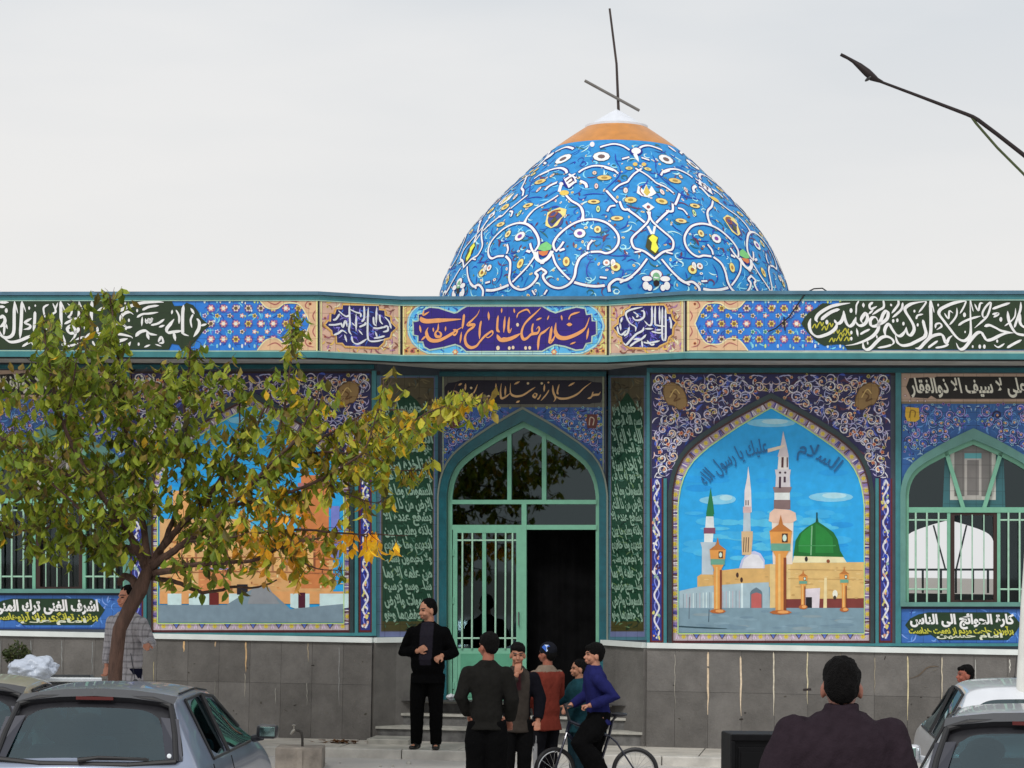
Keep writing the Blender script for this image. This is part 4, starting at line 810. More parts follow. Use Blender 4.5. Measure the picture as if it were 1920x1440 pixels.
            A.rect(S, x - w * .82 * s, y0 + (y1 - y0) * .29, x + w * .82 * s, y0 + (y1 - y0) * .365, (96, 150, 130), 15); A.rect(S, x + w * .1, y0 + (y1 - y0) * .19, x + w * .6, y0 + (y1 - y0) * .28, (70, 44, 34), 15); A.dot(S, x + w * .33, y0 + (y1 - y0) * .235, w * .18, (190, 214, 200), 16, w * .3)
            A.poly(S, [(x - w, y0 + (y1 - y0) * .17), (x + w, y0 + (y1 - y0) * .17), (x + w * .2, y0 + (y1 - y0) * .1), (x, y0), (x - w * .2, y0 + (y1 - y0) * .1)][::-1], (172, 108, 52), 15)
            A.dot(S, x, y1 - 3, w * .95, (166, 94, 46), 15, 4.4); A.dot(S, x + w * .2, y1 - 3.5, w * .5, (216, 150, 88), 16, 3)
        column(1464, 965, 1151, 22, 1); column(1346, 1007, 1149, 16, 1); column(1506, 1068, 1141, 9, 1); column(1583, 1062, 1146, 9.5, 1)
    else:
        q = lambda x0, y0, x1, y1, c, l=9: A.rect(S, x0, y0, x1, y1, c, l)
        OR, OD = (200, 158, 108), (160, 114, 82)
        q(1275, 985, 1445, 1128, OR); q(1445, 1010, 1600, 1128, (200, 154, 102)); q(1300, 930, 1330, 1120, (212, 158, 100), 10); q(1540, 900, 1592, 1120, (190, 118, 70), 9); q(1534, 915, 1598, 922, (170, 110, 110), 10); q(1596, 960, 1612, 1060, (110, 120, 190), 10)
        for x, c in ((1330, OD), (1372, OD), (1414, (120, 70, 50)), (1500, OD), (1552, (130, 76, 50))):
            A.poly(S, arch(x, 15, 1040, 1016, 1086), c, 10); A.poly(S, arch(x, 11, 1042, 1024, 1086), (226, 168, 110), 11)
        q(1348, 1078, 1408, 1128, (192, 124, 78), 11); q(1352, 1080, 1404, 1084, (150, 140, 180), 12)
        for x, w in ((1290, 26), (1330, 44), (1405, 30), (1520, 36), (1575, 60)): A.poly(S, [(x, 1130), (x + w, 1130), (x + w, 1156), (x + w / 2, 1162), (x, 1156)][::-1], (186, 210, 220), 12)
        q(1368, 1128, 1386, 1156, (96, 30, 28), 13); q(1275, 1126, 1620, 1150, (206, 150, 96), 11); q(1535, 1128, 1548, 1158, (70, 20, 40), 13); q(1420, 1112, 1440, 1132, (30, 30, 40), 13)
        A.poly(S, [(1272, 1152), (1400, 1152), (1450, 1120), (1480, 1122), (1520, 1160), (1619, 1150), (1619, 1186), (1272, 1186)][::-1], (112, 132, 146), 13)
        A.poly(S, [(1440, 1150), (1450, 1116), (1480, 1118), (1500, 1150)][::-1], (130, 134, 140), 14)
        A.dot(S, 1318, 868, 12, (60, 150, 215), 9, 12, n=14); A.stroke(S, [(1310, 858), (1306, 850), (1330, 850)], 6, (220, 130, 80), 9)
    wallz = [(1275, 1030), (1620, 1010), (1620, 1125), (1275, 1125)] if not which else [(1312, 1082), (1618, 1060), (1618, 1122), (1480, 1122), (1480, 1090), (1312, 1100)]
    for _ in range(150):
        x, y = Rn.uniform(1275, 1618), Rn.uniform(1010, 1125)
        if inside((x, y), wallz): A.dot(S, x, y, Rn.uniform(2, 7), Rn.choice([(190, 128, 72), (222, 176, 116), (176, 112, 66), (206, 150, 92)] if not which else [(188, 152, 96), (206, 178, 122), (180, 146, 90)]), 11.5 if not which else 10.4, Rn.uniform(.6, 1.6))
    if not which:
        for i in range(40): x = Rn.uniform(1278, 1610); y = Rn.uniform(1000, 1120); A.rect(S, x, y, x + Rn.uniform(2, 4), y + Rn.uniform(4, 8), Rn.choice([(110, 60, 40), (150, 90, 60), (236, 200, 150)]), 12)
        for y in (1030, 1062, 1090): A.stroke(S, [(1278, y), (1450, y - 3), (1612, y + 2)], 1.8, (150, 92, 60), 12)
    A.stroke(S, pa + [pa[0]], 2.0, (170, 200, 120), 17, sm=False)
    p = A.build('mural', attr_mat('mural_paint', rough=.45, spec=.35, nscale=10, namt=.09), pn)
    if which:
        A = Art(); class_ = S
        text(A, S, 'علیک یا رسول الله', (1316, 822, 1440, 868), (22, 84, 128), 18, .012, 0, arc=0) if False else None
        V, Fs, isl = text_mesh('علیک یا رسول الله', .012)
        def arcmap(V, Fs, isl, cx, cy, r, a0, a1, h):
            x0 = min(v[0] for v in V); x1 = max(v[0] for v in V); y0, y1 = min(v[1] for v in V), max(v[1] for v in V); vs = []
            for (x, y), k in zip(V, isl):
                a = a0 + (a1 - a0) * (x - x0) / (x1 - x0); rr = r + h * ((y - y0) / (y1 - y0) - .5); vs.append(S.m(cx + rr * math.sin(a), cy - rr * math.cos(a), .031 + (k % 40) * .00003))
            A.raw(vs, Fs, (20, 88, 136))
        arcmap(V, Fs, isl, 1456, 1010, 172, -.92, -.10, 36); A.build('inscription', TILEP, p); A = Art(); arcmap(*text_mesh('السلام', .012), 1456, 1010, 172, .24, .72, 42)
        A.build('inscription', TILEP, p)
    return pn
mural(WALL, 1); mural(WL_M, 0)
def window_art(S, txts, lab, lab2):
    A = Art(); A.rect(S, 1690, 700, 1962, 756, (176, 150, 132), 1)
    A.poly(S, [(1699, 726), (1705, 709), (1740, 707), (1746, 711), (1756, 706), (1950, 706), (1950, 748), (1756, 748), (1746, 742), (1740, 747), (1708, 745)][::-1], (22, 18, 14), 2)
    for x, y in ((1697, 710), (1697, 742), (1706, 752), (1720, 752), (1735, 752)): A.flower(S, x, y, 3, (150, 90, 110), (205, 200, 190), None, 3)
    A.rect(S, 1690, 753, 1962, 757, (120, 105, 80), 3)
    o1 = arch(1825, 137, 925, 803, 1137)
    for k in (0, 1):
        L = [(1691, 757), (1825, 757)] + [p for p in o1 if p[0] <= 1825][::-1][:-1]; L = L[:-0 or None] + [(1691, 925)]
        if k: L = [(3650 - x, y) for x, y in L][::-1]
        L = L[::-1]; A.poly(S, L, (44, 90, 150), 1)
        if not k: L0 = L
        SM = S if not k else Mir(S, 1825)
        vines(A, SM, L0, 150, [(70, 90, 190), (90, 140, 200), (60, 110, 170), (110, 90, 180), (30, 44, 110), (150, 180, 205)], 2.4, 41, 2, 17)
        scrolls(A, SM, L0, 26, [(120, 160, 215), (150, 150, 215)], 8, 2.0, 78)
        blooms(A, SM, L0, 46, [((150, 190, 200), (60, 110, 150)), ((190, 200, 120), (90, 110, 60)), ((170, 150, 200), (90, 70, 140)), ((150, 110, 170), (70, 50, 110))], (1.8, 3.8), 51, 4)
        x = 1711 if not k else 3650 - 1711
        A.poly(S, [(x - 13, 763), (x + 12, 765), (x + 13, 786), (x + 6, 791), (x - 10, 790), (x - 14, 780)][::-1], (205, 165, 50), 6); A.stroke(S, [(x - 6, 783), (x - 3, 770), (x + 5, 772), (x + 4, 782)], 2.4, (140, 105, 30), 7)
    p1 = A.build('window_tiles', PAINT, mosque, label=lab); A = Art()
    A.rect(S, 1690, 1142, 1962, 1206, (50, 98, 168), 1)
    vines(A, S, [(1690, 1142), (1962, 1142), (1962, 1206), (1690, 1206)], 60, [(90, 140, 215), (30, 60, 140), (120, 150, 225)], 2.6, 61, 2, 16)
    A.poly(S, [(1697, 1172), (1706, 1160), (1722, 1152), (1740, 1148), (1890, 1148), (1902, 1156), (1914, 1170), (1904, 1186), (1890, 1200), (1760, 1200), (1745, 1190), (1725, 1192), (1708, 1186)][::-1], (24, 50, 26), 4)
    A.rect(S, 1690, 1138, 1962, 1142, (18, 30, 60), 3); A.rect(S, 1690, 1205, 1962, 1208, (24, 60, 120), 3)
    p = A.build('sill_panel', PAINT, mosque, label=lab2)
    A = Art(); text(A, S, txts[0], (1706, 708, 2010 if 'سیف' in txts[0] else 1945, 746), (214, 210, 196), 4, .03, .2); A.build('inscription', TILEP, p1); A = Art()
    text(A, S, txts[1], (1706, 1150, 1902, 1180), (214, 222, 214), 6, .045, .1)
    text(A, S, txts[2], (1704, 1174, 1900, 1194), (176, 174, 60), 6, .045, .3); text(A, S, txts[3], (1756, 1187, 1880, 1200), (196, 200, 180), 6.5, .04, .1)
    A.build('inscription', TILEP, p)
window_art(WALL, ('لا فتی الا علی لا سیف الا ذوالفقار', 'کارة الحوائج الی الناس', 'برآوردن حاجت مردم از نعمت خداست', 'امام حسین'), 'tiles around the right-hand arched window', 'blue panel with green inscription cartouche under the right-hand window')
window_art(WL_W, ('لا فتی الا علی لا سیف الا ذوالفقار', 'اشرف الغنی ترک المنی', 'برترین توانگری ترک آرزوهاست', 'امام علی'), 'tiles around the left-hand arched window', 'blue panel with green inscription cartouche under the left-hand window')
# teal frame bars between the panels
mb = MB()
def vb(S, x0, x1, y0=697, y1=1207, d=.03): bar(mb, S, x0, y0, x1, y1, -.001, d)
vb(WALL, 1213, 1218.5); vb(WALL, 1679, 1689.5); vb(WALL, 1244.5, 1250.5, 897); vb(WALL, 1641.5, 1647.5, 897)
vb(WL_M, 1213, 1218.5); vb(WL_M, 1245, 1251, 897); vb(WL_M, 1641, 1647, 897); vb(WL_M, 1673, 1681); 
bar(mb, WALL, 1213, 1206, 2300, 1211.5, -.001, .032); bar(mb, WL_M, 400, 1206, 1681, 1212, -.001, .032)
mb.build('frame_bars', TEAL, mosque); mb = MB()
bar(mb, WALL, 1213, 690, 2300, 699, -.001, .034); bar(mb, WALL, -700, 684, 702, 692, -.001, .034); bar(mb, DP, 823, 697, 1137, 706, -.001, .03); mb.build('top_bar', TEALD, mosque)
# recessed door wall tiles
A = Art(); A.rect(DP, 829, 706, 1134, 760, (92, 92, 86), 1)
A.poly(DP, Z(820, 700, 5.818, [(80, 230), (80, 150), (115, 105), (200, 95), (260, 75), (1640, 75), (1700, 95), (1790, 100), (1825, 210), (1780, 320), (1690, 325), (1640, 345), (260, 345), (200, 320), (110, 300)])[::-1], (16, 10, 34), 2)
A.rect(DP, 829, 758, 1134, 764, (100, 98, 86), 3)
o1 = arch(981, 159, 930, 763, 1200)
for k in (0, 1):
    L = [(829, 764), (981, 764)] + [p for p in o1 if p[0] <= 981 and p[0] >= 829][::-1][1:] + [(829, 900)]
    L = L[::-1]
    if k: L = [(1962 - x, y) for x, y in L]
    A.poly(DP, L, (44, 90, 156), 1)
    if not k: L0 = L
    SM = DP if not k else Mir(DP, 981)
    vines(A, SM, L0, 130, [(70, 100, 180), (90, 150, 190), (60, 80, 160), (110, 100, 170), (26, 36, 90)], 2.4, 71, 2, 15)
    scrolls(A, SM, L0, 24, [(110, 150, 210), (150, 160, 205)], 8, 1.9, 79)
    blooms(A, SM, L0, 46, [((150, 190, 196), (60, 110, 140)), ((186, 190, 110), (90, 110, 60)), ((170, 150, 196), (90, 70, 130))], (1.8, 3.8), 81, 4)
    x = 852 if not k else 1110
    A.poly(DP, [(x - 9, 777), (x + 9, 777), (x + 11, 790), (x + 8, 803), (x - 8, 803), (x - 11, 790)][::-1], (96, 44, 44), 6); A.stroke(DP, [(x - 5, 797), (x - 3, 783), (x + 4, 786), (x + 2, 797)], 2, (190, 170, 150), 7)
    xx = 831 if not k else 1131; A.stroke(DP, [(xx, 706), (xx, 930)], 2.2, (150, 160, 130), 6, sm=False)
A.build('door_tiles', PAINT, mosque, label='blue tiles and dark inscription band over the door')
A = Art()
for st in ([(1330, 120), (1310, 200), (1320, 230)], [(1260, 130), (1265, 200), (1290, 270), (1270, 310)], [(1290, 250), (1340, 275), (1430, 270), (1530, 225), (1600, 160), (1680, 100)], [(1660, 280), (1700, 240), (1760, 230), (1780, 200)], [(1700, 200), (1680, 260), (1640, 275)], [(1170, 120), (1165, 200)], [(1220, 180), (1190, 230), (1130, 300)], [(1130, 230), (1110, 270), (1090, 285)], [(1065, 215), (1045, 245), (1070, 262), (1085, 230), (1060, 215)],
           [(1070, 150), (1010, 190), (930, 240), (850, 250), (800, 215), (800, 110)], [(800, 215), (740, 260), (700, 270), (690, 200), (700, 110)], [(745, 140), (740, 250)], [(640, 110), (645, 220)], [(500, 210), (430, 270), (370, 300), (290, 305)], [(440, 120), (400, 210), (340, 250), (280, 240)], [(310, 110), (305, 190)], [(120, 190), (130, 260), (190, 270), (215, 210), (170, 190)], [(215, 215), (300, 230)], [(230, 130), (270, 110)], [(900, 300), (860, 320)], [(840, 120), (900, 90)], [(1430, 140), (1500, 100)], [(1210, 90), (1215, 110)]):
    A.stroke(DP, Z(820, 700, 5.818, st), 4.4, (226, 170, 118), 5, taper=(.2, .3), nib=rad(-60))
for x, y in ((370, 160), (1140, 110), (990, 110), (560, 250)): A.dot(DP, 820 + x / 5.818, 700 + y / 5.818, 2.4, (220, 190, 150), 5)
A.build('inscription', TILEP, mosque, label='orange calligraphy band over the door')
# angled side panels with verses
V = ['بسم الله الرحمن', 'الله لا اله الا', 'هو الحی القیوم', 'لا تاخذه سنة', 'ولا نوم له ما فی', 'السموات وما فی', 'الارض من ذا الذی', 'یشفع عنده الا', 'باذنه یعلم ما بین', 'ایدیهم وما خلفهم', 'ولا یحیطون بشیء', 'من علمه الا بما', 'شاء وسع کرسیه', 'السموات والارض', 'ولا یؤده حفظهما']
V[-1] = 'ولا حفظهما وهو'
for S, x0, x1, lab in ((SL, 706, 821, 'left'), (SR, 1141, 1213, 'right')):
    A = Art(); w = x1 - x0; A.rect(S, x0, 704, x1, 1200, (70, 110, 124), 1); A.rect(S, x0 + w * .05, 706, x1 - w * .05, 1194, (104, 112, 150), 2); A.rect(S, x0 + w * .07, 708, x1 - w * .07, 1184, (92, 84, 66), 3)
    vines(A, S, [(x0 + w * .1, 708), (x1 - w * .1, 708), (x1 - w * .1, 780), (x0 + w * .1, 780)], 60, [(120, 108, 80), (64, 58, 48), (84, 92, 84)], 2.4, 5, 4, 12)
    cx = (x0 + x1) / 2; h = w * .41
    A.poly(S, [(cx - h, 1182), (cx - h, 790), (cx - h * .9, 774), (cx - h * .6, 768), (cx - h * .4, 752), (cx, 736), (cx + h * .4, 752), (cx + h * .6, 768), (cx + h * .9, 774), (cx + h, 790), (cx + h, 1182)], (30, 66, 48), 5); A.rect(S, cx - h, 1165, cx + h, 1182, (70, 66, 34), 6)
    vines(A, S, [(cx - h, 1180), (cx - h, 790), (cx + h, 790), (cx + h, 1180)], 130, [(56, 100, 80), (84, 124, 108), (24, 50, 36), (100, 130, 90), (20, 44, 34)], 2.2, 6, 6.5, 13)
    p = A.build('verse_panel', PAINT, mosque, label='dark green verse panel on the %s angled side of the porch' % lab)
    A = Art()
    for i, t in enumerate([V[14]] + V[:15]):
        yy = 752 + i * 25.8; text(A, S, t, (cx - h * .95, yy, cx + h * .95  , yy + 28), (138, 168, 150), 8.2, .04, .25)
    A.build('inscription', TILEP, p)
# lime stained cable hanging over the frieze
mb = MB()
def fp(pts, off): return [fc.m(x, y, off) for x, y in pts]
mb.tube(fp([(1441, 622), (1455, 616), (1468, 605), (1480, 594), (1490, 580), (1502, 562), (1512, 549), (1526, 542), (1542, 541), (1555, 550)], .03), .008, 6)
mb.tube(fp([(1470, 595), (1472, 620)], .03), .009, 6)
mb.build('loose_cable', mat('cable', (.015, .014, .014, 1), .6), mosque)
# ---------------- dome ----------------
DC = Vector((0, 6.2, 0)); DC.x = x_at(1152.5, 545, 6.2)
Dp = Plane((0, 6.2), (1, 6.2))
prof_px = [(0, 205), (14, 213), (40, 229), (91, 263), (126, 290), (165, 326), (203, 362), (238, 399), (270, 437), (292, 472), (307, 505), (321, 540), (327, 575), (324, 640)]
sc = (Dp.m(1252, 500) - Dp.m(1152, 500)).x / 100
PR = [(r * sc * 1.004, Dp.m(1152 + (545 - y) * .012, y).z) for r, y in prof_px]
def rz(z):
    if z >= PR[0][1]: return 0.0
    for (r0, z0), (r1, z1) in zip(PR, PR[1:]):
        if z1 <= z <= z0: return r0 + (r1 - r0) * (z0 - z) / (z0 - z1)
    return PR[-1][0]
# smooth profile
PS = []
pts = smooth_pts([(r, z) for r, z in PR], 8); PS = [(max(r, 0), z) for r, z in pts]; PR = PS
PH0 = math.atan2(BO.y - DC.y, BO.x - DC.x)
TA, TB = PH0 + rad(12.5), PH0 - rad(23.5)      # angles of the two motif axes
_iso = {}
def dome_hit(px, py):
    k = (round(px, 2), round(py, 2))
    if k in _iso: return _iso[k]
    d = ROT @ ray(px, py); best = None
    t0 = (DC.y - 3.2 - BO.y) / d.y; t1 = (DC.y + .5 - BO.y) / d.y
    def f(t): p = BO + d * t; return math.hypot(p.x - DC.x, p.y - DC.y) - rz(p.z)
    n = 40; pa_ = t0; fa = f(t0); bt, bf = t0, fa
    for i in range(1, n + 1):
        t = t0 + (t1 - t0) * i / n; ft = f(t)
        if ft < bf: bt, bf = t, ft
        if fa > 0 >= ft:
            lo, hi = pa_, t
            for _ in range(18):
                m = (lo + hi) / 2
                if f(m) > 0: lo = m
                else: hi = m
            bt = hi; break
        pa_, fa = t, ft
    p = BO + d * bt; r = (math.atan2(p.y - DC.y, p.x - DC.x), p.z); _iso[k] = r; return r
zo = dome_hit(1160, 262)[1]; zw = dome_hit(1160, 229)[1]; zb_edge = zo
def cutprof(z0, z1, d=0): return [(max(r + d, 0), z) for r, z in PS if z0 <= z <= z1]
dome = MB().lathe if False else None
db = MB(); db.lathe([(rz(zB), zB)] + cutprof(zB, zo)[::-1] + [(rz(zo), zo)], (DC.x, DC.y, 0), 128, C((44, 126, 184)))
dome = db.build('dome', DOMET, mosque, smooth=True)
mb = MB(); mb.lathe([(rz(zo) + .004, zo - .004)] + cutprof(zo, zw, .004)[::-1] + [(rz(zw) + .004, zw)], (DC.x, DC.y, 0), 96); mb.build('orange_band', mat('orange_tile', C((192, 126, 52), 1.1), .35, nscale=7, namt=.12), dome, smooth=True)
mb = MB(); mb.lathe([(rz(zw) + .03, zw - .02), (rz(zw) + .03, zw + .015)] + cutprof(zw + .02, 99, .01)[::-1] + [(0, PS[0][1] + .01)], (DC.x, DC.y, 0), 64); mb.build('cap', mat('white_cap', C((222, 226, 234), 1.0), .4, nscale=5, namt=.06), dome, smooth=True)
mb = MB(); mb.lathe([(rz(zT + .1) + .25, zB), (rz(zT + .1) + .25, zT + .02), (rz(zT + .1) - .05, zT + .03)], (DC.x, DC.y, 0), 96); mb.build('drum', CONC, dome)
HB0, HB1 = dome_hit(1037.5, 500), dome_hit(1077, 341); HA0, HA1 = dome_hit(1217.5, 500), dome_hit(1199, 341)
class DomeS:
    k = 0; mir = False
    def m(s, px, py, off=0):
        th, z = dome_hit(px, py); q = (z - HB0[1]) / (HB1[1] - HB0[1]); tb_ = HB0[0] + (HB1[0] - HB0[0]) * q; ta_ = HA0[0] + (HA1[0] - HA0[0]) * q
        u = (th - tb_) / (ta_ - tb_); z = min(z, zo - .012)
        a = TB + ((-u if s.mir else u) + 2 * s.k) * rad(36); r = rz(z) + .006 + off * .7
        return Vector((DC.x + r * math.cos(a), DC.y + r * math.sin(a), z + off * .3))
def zA(p): return Z(930, 250, 7.68, p)
def zBq(p): return Z(930, 390, 7.68, p)
def zCq(p): return Z(1130, 250, 9, p)
def zD(p): return Z(1130, 390, 7.68, p)
WS = [(5.4, zBq([(985, 600), (965, 520), (1000, 430), (1070, 340), (1180, 245), (1300, 185), (1450, 165), (1600, 205), (1700, 290), (1765, 400), (1762, 520), (1700, 615), (1620, 655), (1540, 632), (1435, 635)])),
      (5, zBq([(1395, 600), (1400, 540), (1445, 470)])), (5.8, zBq([(1390, 645), (1295, 725), (1252, 850), (1235, 980), (1180, 1085), (1090, 1145), (1010, 1150), (930, 1110), (870, 1040), (848, 970), (885, 920), (820, 865)])),
      (4.8, zBq([(960, 670), (1000, 800), (1080, 920), (1175, 1030)])), (7, zBq([(1240, 1075), (1350, 1110), (1480, 1130), (1590, 1120)])), (6.4, zBq([(1655, 1200), (1655, 1110), (1740, 1030), (1840, 1045), (1925, 990)])),
      (5, zD([(10, 1000), (80, 1010)])), (5, zD([(250, 1075), (380, 990), (480, 880), (575, 735)])), (5.2, zD([(622, 60), (600, 190), (500, 315), (412, 410), (390, 480), (422, 575), (500, 605), (565, 640), (670, 735)])), (4, zD([(430, 640), (500, 625)])),
      (5.2, zD([(335, 15), (450, 110), (552, 205)])), (4.6, zCq([(612, 600), (500, 690), (432, 780), (400, 822), (280, 880), (200, 965)])), (5.2, zCq([(98, 975), (180, 1080), (252, 1165)])), (4.6, zCq([(112, 1315), (150, 1240), (222, 1222)])), (5.4, zCq([(292, 1160), (340, 1280), (432, 1290)])),
      (3.6, zCq([(712, 1300), (715, 1440)])), (4.2, zCq([(432, 280), (330, 212), (200, 182), (60, 212), (0, 235)])), (4.4, zA([(1265, 560), (1330, 512), (1450, 470), (1580, 478), (1700, 522), (1762, 578)])), (6, zA([(1600, 492), (1700, 530)])), (7, zA([(1290, 690), (1352, 725), (1368, 775)])),
      (5.2, zA([(1110, 890), (1180, 970), (1270, 1030), (1322, 1110), (1332, 1229)])), (5.4, zBq([(1305, 0), (1328, 100), (1312, 170)])), (4.4, zA([(1820, 370), (1900, 345)])), (5, zBq([(1000, 620), (1050, 560), (1090, 490)])), (6, zBq([(1050, 610), (1100, 590)])),
      (5.6, zBq([(815, 790), (900, 730), (955, 620)])), (4, zBq([(870, 1240), (900, 1180)])), (4.6, zA([(1080, 640), (1140, 720), (1230, 700)])), (5, zA([(1140, 590), (1210, 640), (1170, 690)]))]
TH = [zA([(1780, 480), (1792, 560), (1750, 650), (1640, 770), (1560, 870)]), zA([(1725, 290), (1740, 400), (1790, 490)]), zBq([(1780, 310), (1860, 260), (1890, 170)]), zBq([(1430, 740), (1385, 850), (1385, 960), (1440, 1040)]), zBq([(1150, 380), (1220, 360)]), zBq([(1400, 410), (1560, 420), (1650, 370)]), zBq([(1800, 690), (1920, 690)]),
      zD([(100, 680), (260, 690), (370, 650)]), zBq([(1240, 590), (1300, 610), (1360, 600)]), zBq([(960, 300), (1000, 340)]), zA([(1320, 890), (1450, 870), (1600, 880)]), zD([(330, 770), (390, 740), (450, 775)]), zD([(270, 1000), (290, 890)]), zBq([(1100, 950), (1200, 960)]), zA([(1290, 430), (1320, 400), (1360, 430)])]
FL = [(zA, 1590, 640, 12, 4.5, (205, 178, 110), (150, 120, 60)), (zA, 1460, 985, 10, 4, (214, 190, 120), (110, 80, 40)), (zA, 1490, 760, 3, 5, (225, 190, 185), (170, 120, 120)), (zA, 1465, 570, 3.4, 3.4, (222, 190, 170), (180, 130, 110)), (zBq, 1750, 150, 10, 4.2, (214, 192, 130), (150, 110, 60)), (zBq, 1510, 310, 5.6, 6.5, (214, 200, 140), (150, 110, 60)),
      (zBq, 1290, 365, 9.5, 8.5, (222, 224, 235), (110, 60, 140)), (zBq, 1130, 770, 5.4, 9, (218, 196, 120), (160, 110, 50)), (zBq, 1620, 790, 5.5, 6, (236, 232, 228), (180, 120, 100)), (zBq, 1730, 850, 7.5, 8, (220, 200, 120), (140, 90, 40)), (zBq, 1700, 790, 4, 7, (236, 232, 228), (200, 190, 190)), (zA, 1550, 335, 14, 8.5, (222, 226, 232), (100, 80, 80)),
      (zCq, 450, 1125, 10, 5.5, (212, 188, 116), (150, 120, 50)), (zCq, 378, 965, 3.6, 5.2, (226, 200, 196), (200, 160, 150)), (zCq, 430, 590, 6, 3, (200, 190, 130), (150, 130, 80)), (zA, 1515, 1090, 3, 6, (190, 205, 150), (70, 120, 80))]
MR = [zBq([(1650, 380), (1590, 420), (1580, 490)]), zBq([(1215, 490), (1220, 570)]), zBq([(1835, 600), (1860, 680)]), zD([(40, 490), (80, 400)]), zA([(1275, 850), (1280, 900)]), zBq([(1120, 180), (1130, 240)])]
A = Art(); ds = DomeS(); NV = (22, 30, 120)
for k in range(5):
    for mir in (False, True):
        ds.k, ds.mir = k, mir
        for w, p in WS: A.stroke(ds, p, w * .7 + 3.0, NV, 1, per=5); 
        for p in TH: A.stroke(ds, p, 1.8, (26, 50, 150), 1, per=4, taper=(.2, .3))
        for w, p in WS: A.stroke(ds, p, w * .7, (226, 230, 242), 4, per=5)
        for f, x, y, a, b, c1, c2 in FL:
            (cx, cy), = f([(x, y)]); A.dot(ds, cx, cy, a + 1.1, (60, 70, 90), 2, b + 1.1, n=10); A.dot(ds, cx, cy, a, c1, 3, b, n=10); A.dot(ds, cx, cy, a * .45, c2, 5, b * .45, n=8)
        for p in MR: A.stroke(ds, p, 3.4, (92, 44, 74), 3, taper=(.3, .5))
    # motifs sitting on the axes (drawn whole)
    ds.mir = False
    def ell(f, x, y, a, b, c, lay): (cx, cy), = f([(x, y)]); A.dot(ds, cx, cy, a, c, lay, b, n=12)
    ell(zA, 1140, 700, 10, 12, NV, 5); A.poly(ds, zA([(1075, 660), (1190, 590), (1245, 690), (1140, 790)]), (228, 232, 242), 6); A.stroke(ds, zA([(1110, 690), (1170, 640), (1190, 680), (1140, 720)]), 2, (70, 40, 60), 7); ell(zA, 1085, 855, 8, 5, (205, 175, 80), 6); A.stroke(ds, zA([(1020, 830), (1045, 720)]), 5, (228, 228, 240), 6)
    A.dot(ds, 1058, 412, 13, (60, 66, 120), 5, 15, n=14); A.poly(ds, zBq([(1030, -10), (1120, 20), (1110, 100), (1060, 150), (1010, 250), (930, 290), (860, 250), (860, 190), (880, 60)]), (214, 196, 122), 6); A.stroke(ds, zBq([(1040, 30), (950, 50), (900, 110), (960, 120), (1010, 60)]), 2.8, (130, 70, 50), 7); A.poly(ds, zBq([(980, 120), (1000, 170), (950, 220), (915, 200)]), (70, 74, 40), 8)
    A.dot(ds, 1040, 467, 15, NV, 4, 15, n=12); A.stroke(ds, zBq([(735, 640), (760, 720), (820, 765), (900, 720), (950, 630)]), 6, (230, 232, 240), 6); A.poly(ds, zBq([(770, 590), (810, 520), (880, 480), (950, 540), (940, 600), (850, 620)]), (110, 180, 110), 7); A.poly(ds, zBq([(780, 620), (910, 615), (890, 670), (840, 690), (790, 660)]), (190, 110, 64), 7)
    A.poly(ds, zD([(560, 560), (590, 400), (650, 370), (720, 420), (710, 540), (720, 640), (670, 680), (620, 640)]), (60, 60, 30), 6); A.poly(ds, zD([(600, 440), (650, 380), (715, 430), (690, 500), (720, 580), (680, 650), (625, 600), (640, 500)]), (226, 214, 70), 7)
    A.stroke(ds, zD([(595, 270), (640, 370)]), 4, (232, 230, 240), 6); A.stroke(ds, zD([(680, 270), (660, 370)]), 4, (232, 230, 240), 6)
    for x, y, a, b in ((570, 1020, 8, 5), (790, 1020, 8, 5), (555, 1120, 5, 8), (810, 1120, 5, 8), (600, 1150, 4, 6), (760, 1150, 4, 6)): ell(zD, x, y, a + 1.5, b + 1.5, NV, 5); ell(zD, x, y, a, b, (228, 228, 230), 6)
    ell(zD, 683, 970, 11, 11, (110, 50, 80), 5); ell(zD, 683, 955, 9, 8, (228, 226, 214), 6); ell(zD, 683, 1000, 6, 9, (110, 160, 120), 7); ell(zD, 683, 1085, 5, 6, (30, 20, 24), 8)
    A.poly(ds, zCq([(540, 1010), (560, 880), (640, 960), (680, 860), (720, 960), (760, 890), (830, 1010), (760, 1060), (690, 1080), (610, 1060)]), (228, 222, 220), 6); A.poly(ds, zCq([(640, 1000), (680, 880), (740, 1000), (690, 1060)]), (190, 170, 80), 7); A.stroke(ds, zCq([(610, 890), (590, 980), (640, 1050)]), 1.5, (120, 40, 60), 8)
    A.poly(ds, zCq([(615, 1230), (700, 1170), (800, 1250), (715, 1320)]), (232, 230, 232), 6); ell(zCq, 708, 1245, 3, 3, (120, 70, 80), 7)
    ell(zCq, 535, 310, 11, 8, NV, 5); ell(zCq, 535, 300, 8, 6, (230, 230, 236), 6); A.stroke(ds, zCq([(520, 360), (570, 480)]), 6, (230, 230, 240), 6, taper=(0, .5)); ell(zCq, 520, 525, 4, 3.5, (200, 170, 90), 6); ell(zCq, 650, 525, 4, 3.5, (200, 170, 90), 6)
    ell(zA, 1430, 160, 4, 5, (214, 206, 214), 5)
Rn = random.Random(19)
class DomeP:                      # small background tendrils, in (angle, height) straight on the dome
    def m(s, a, z, off=0): r = rz(z) + .006 + off * .7; return Vector((DC.x + r * math.cos(a), DC.y + r * math.sin(a), z + off * .3))
dp = DomeP(); zlo = zB + .3
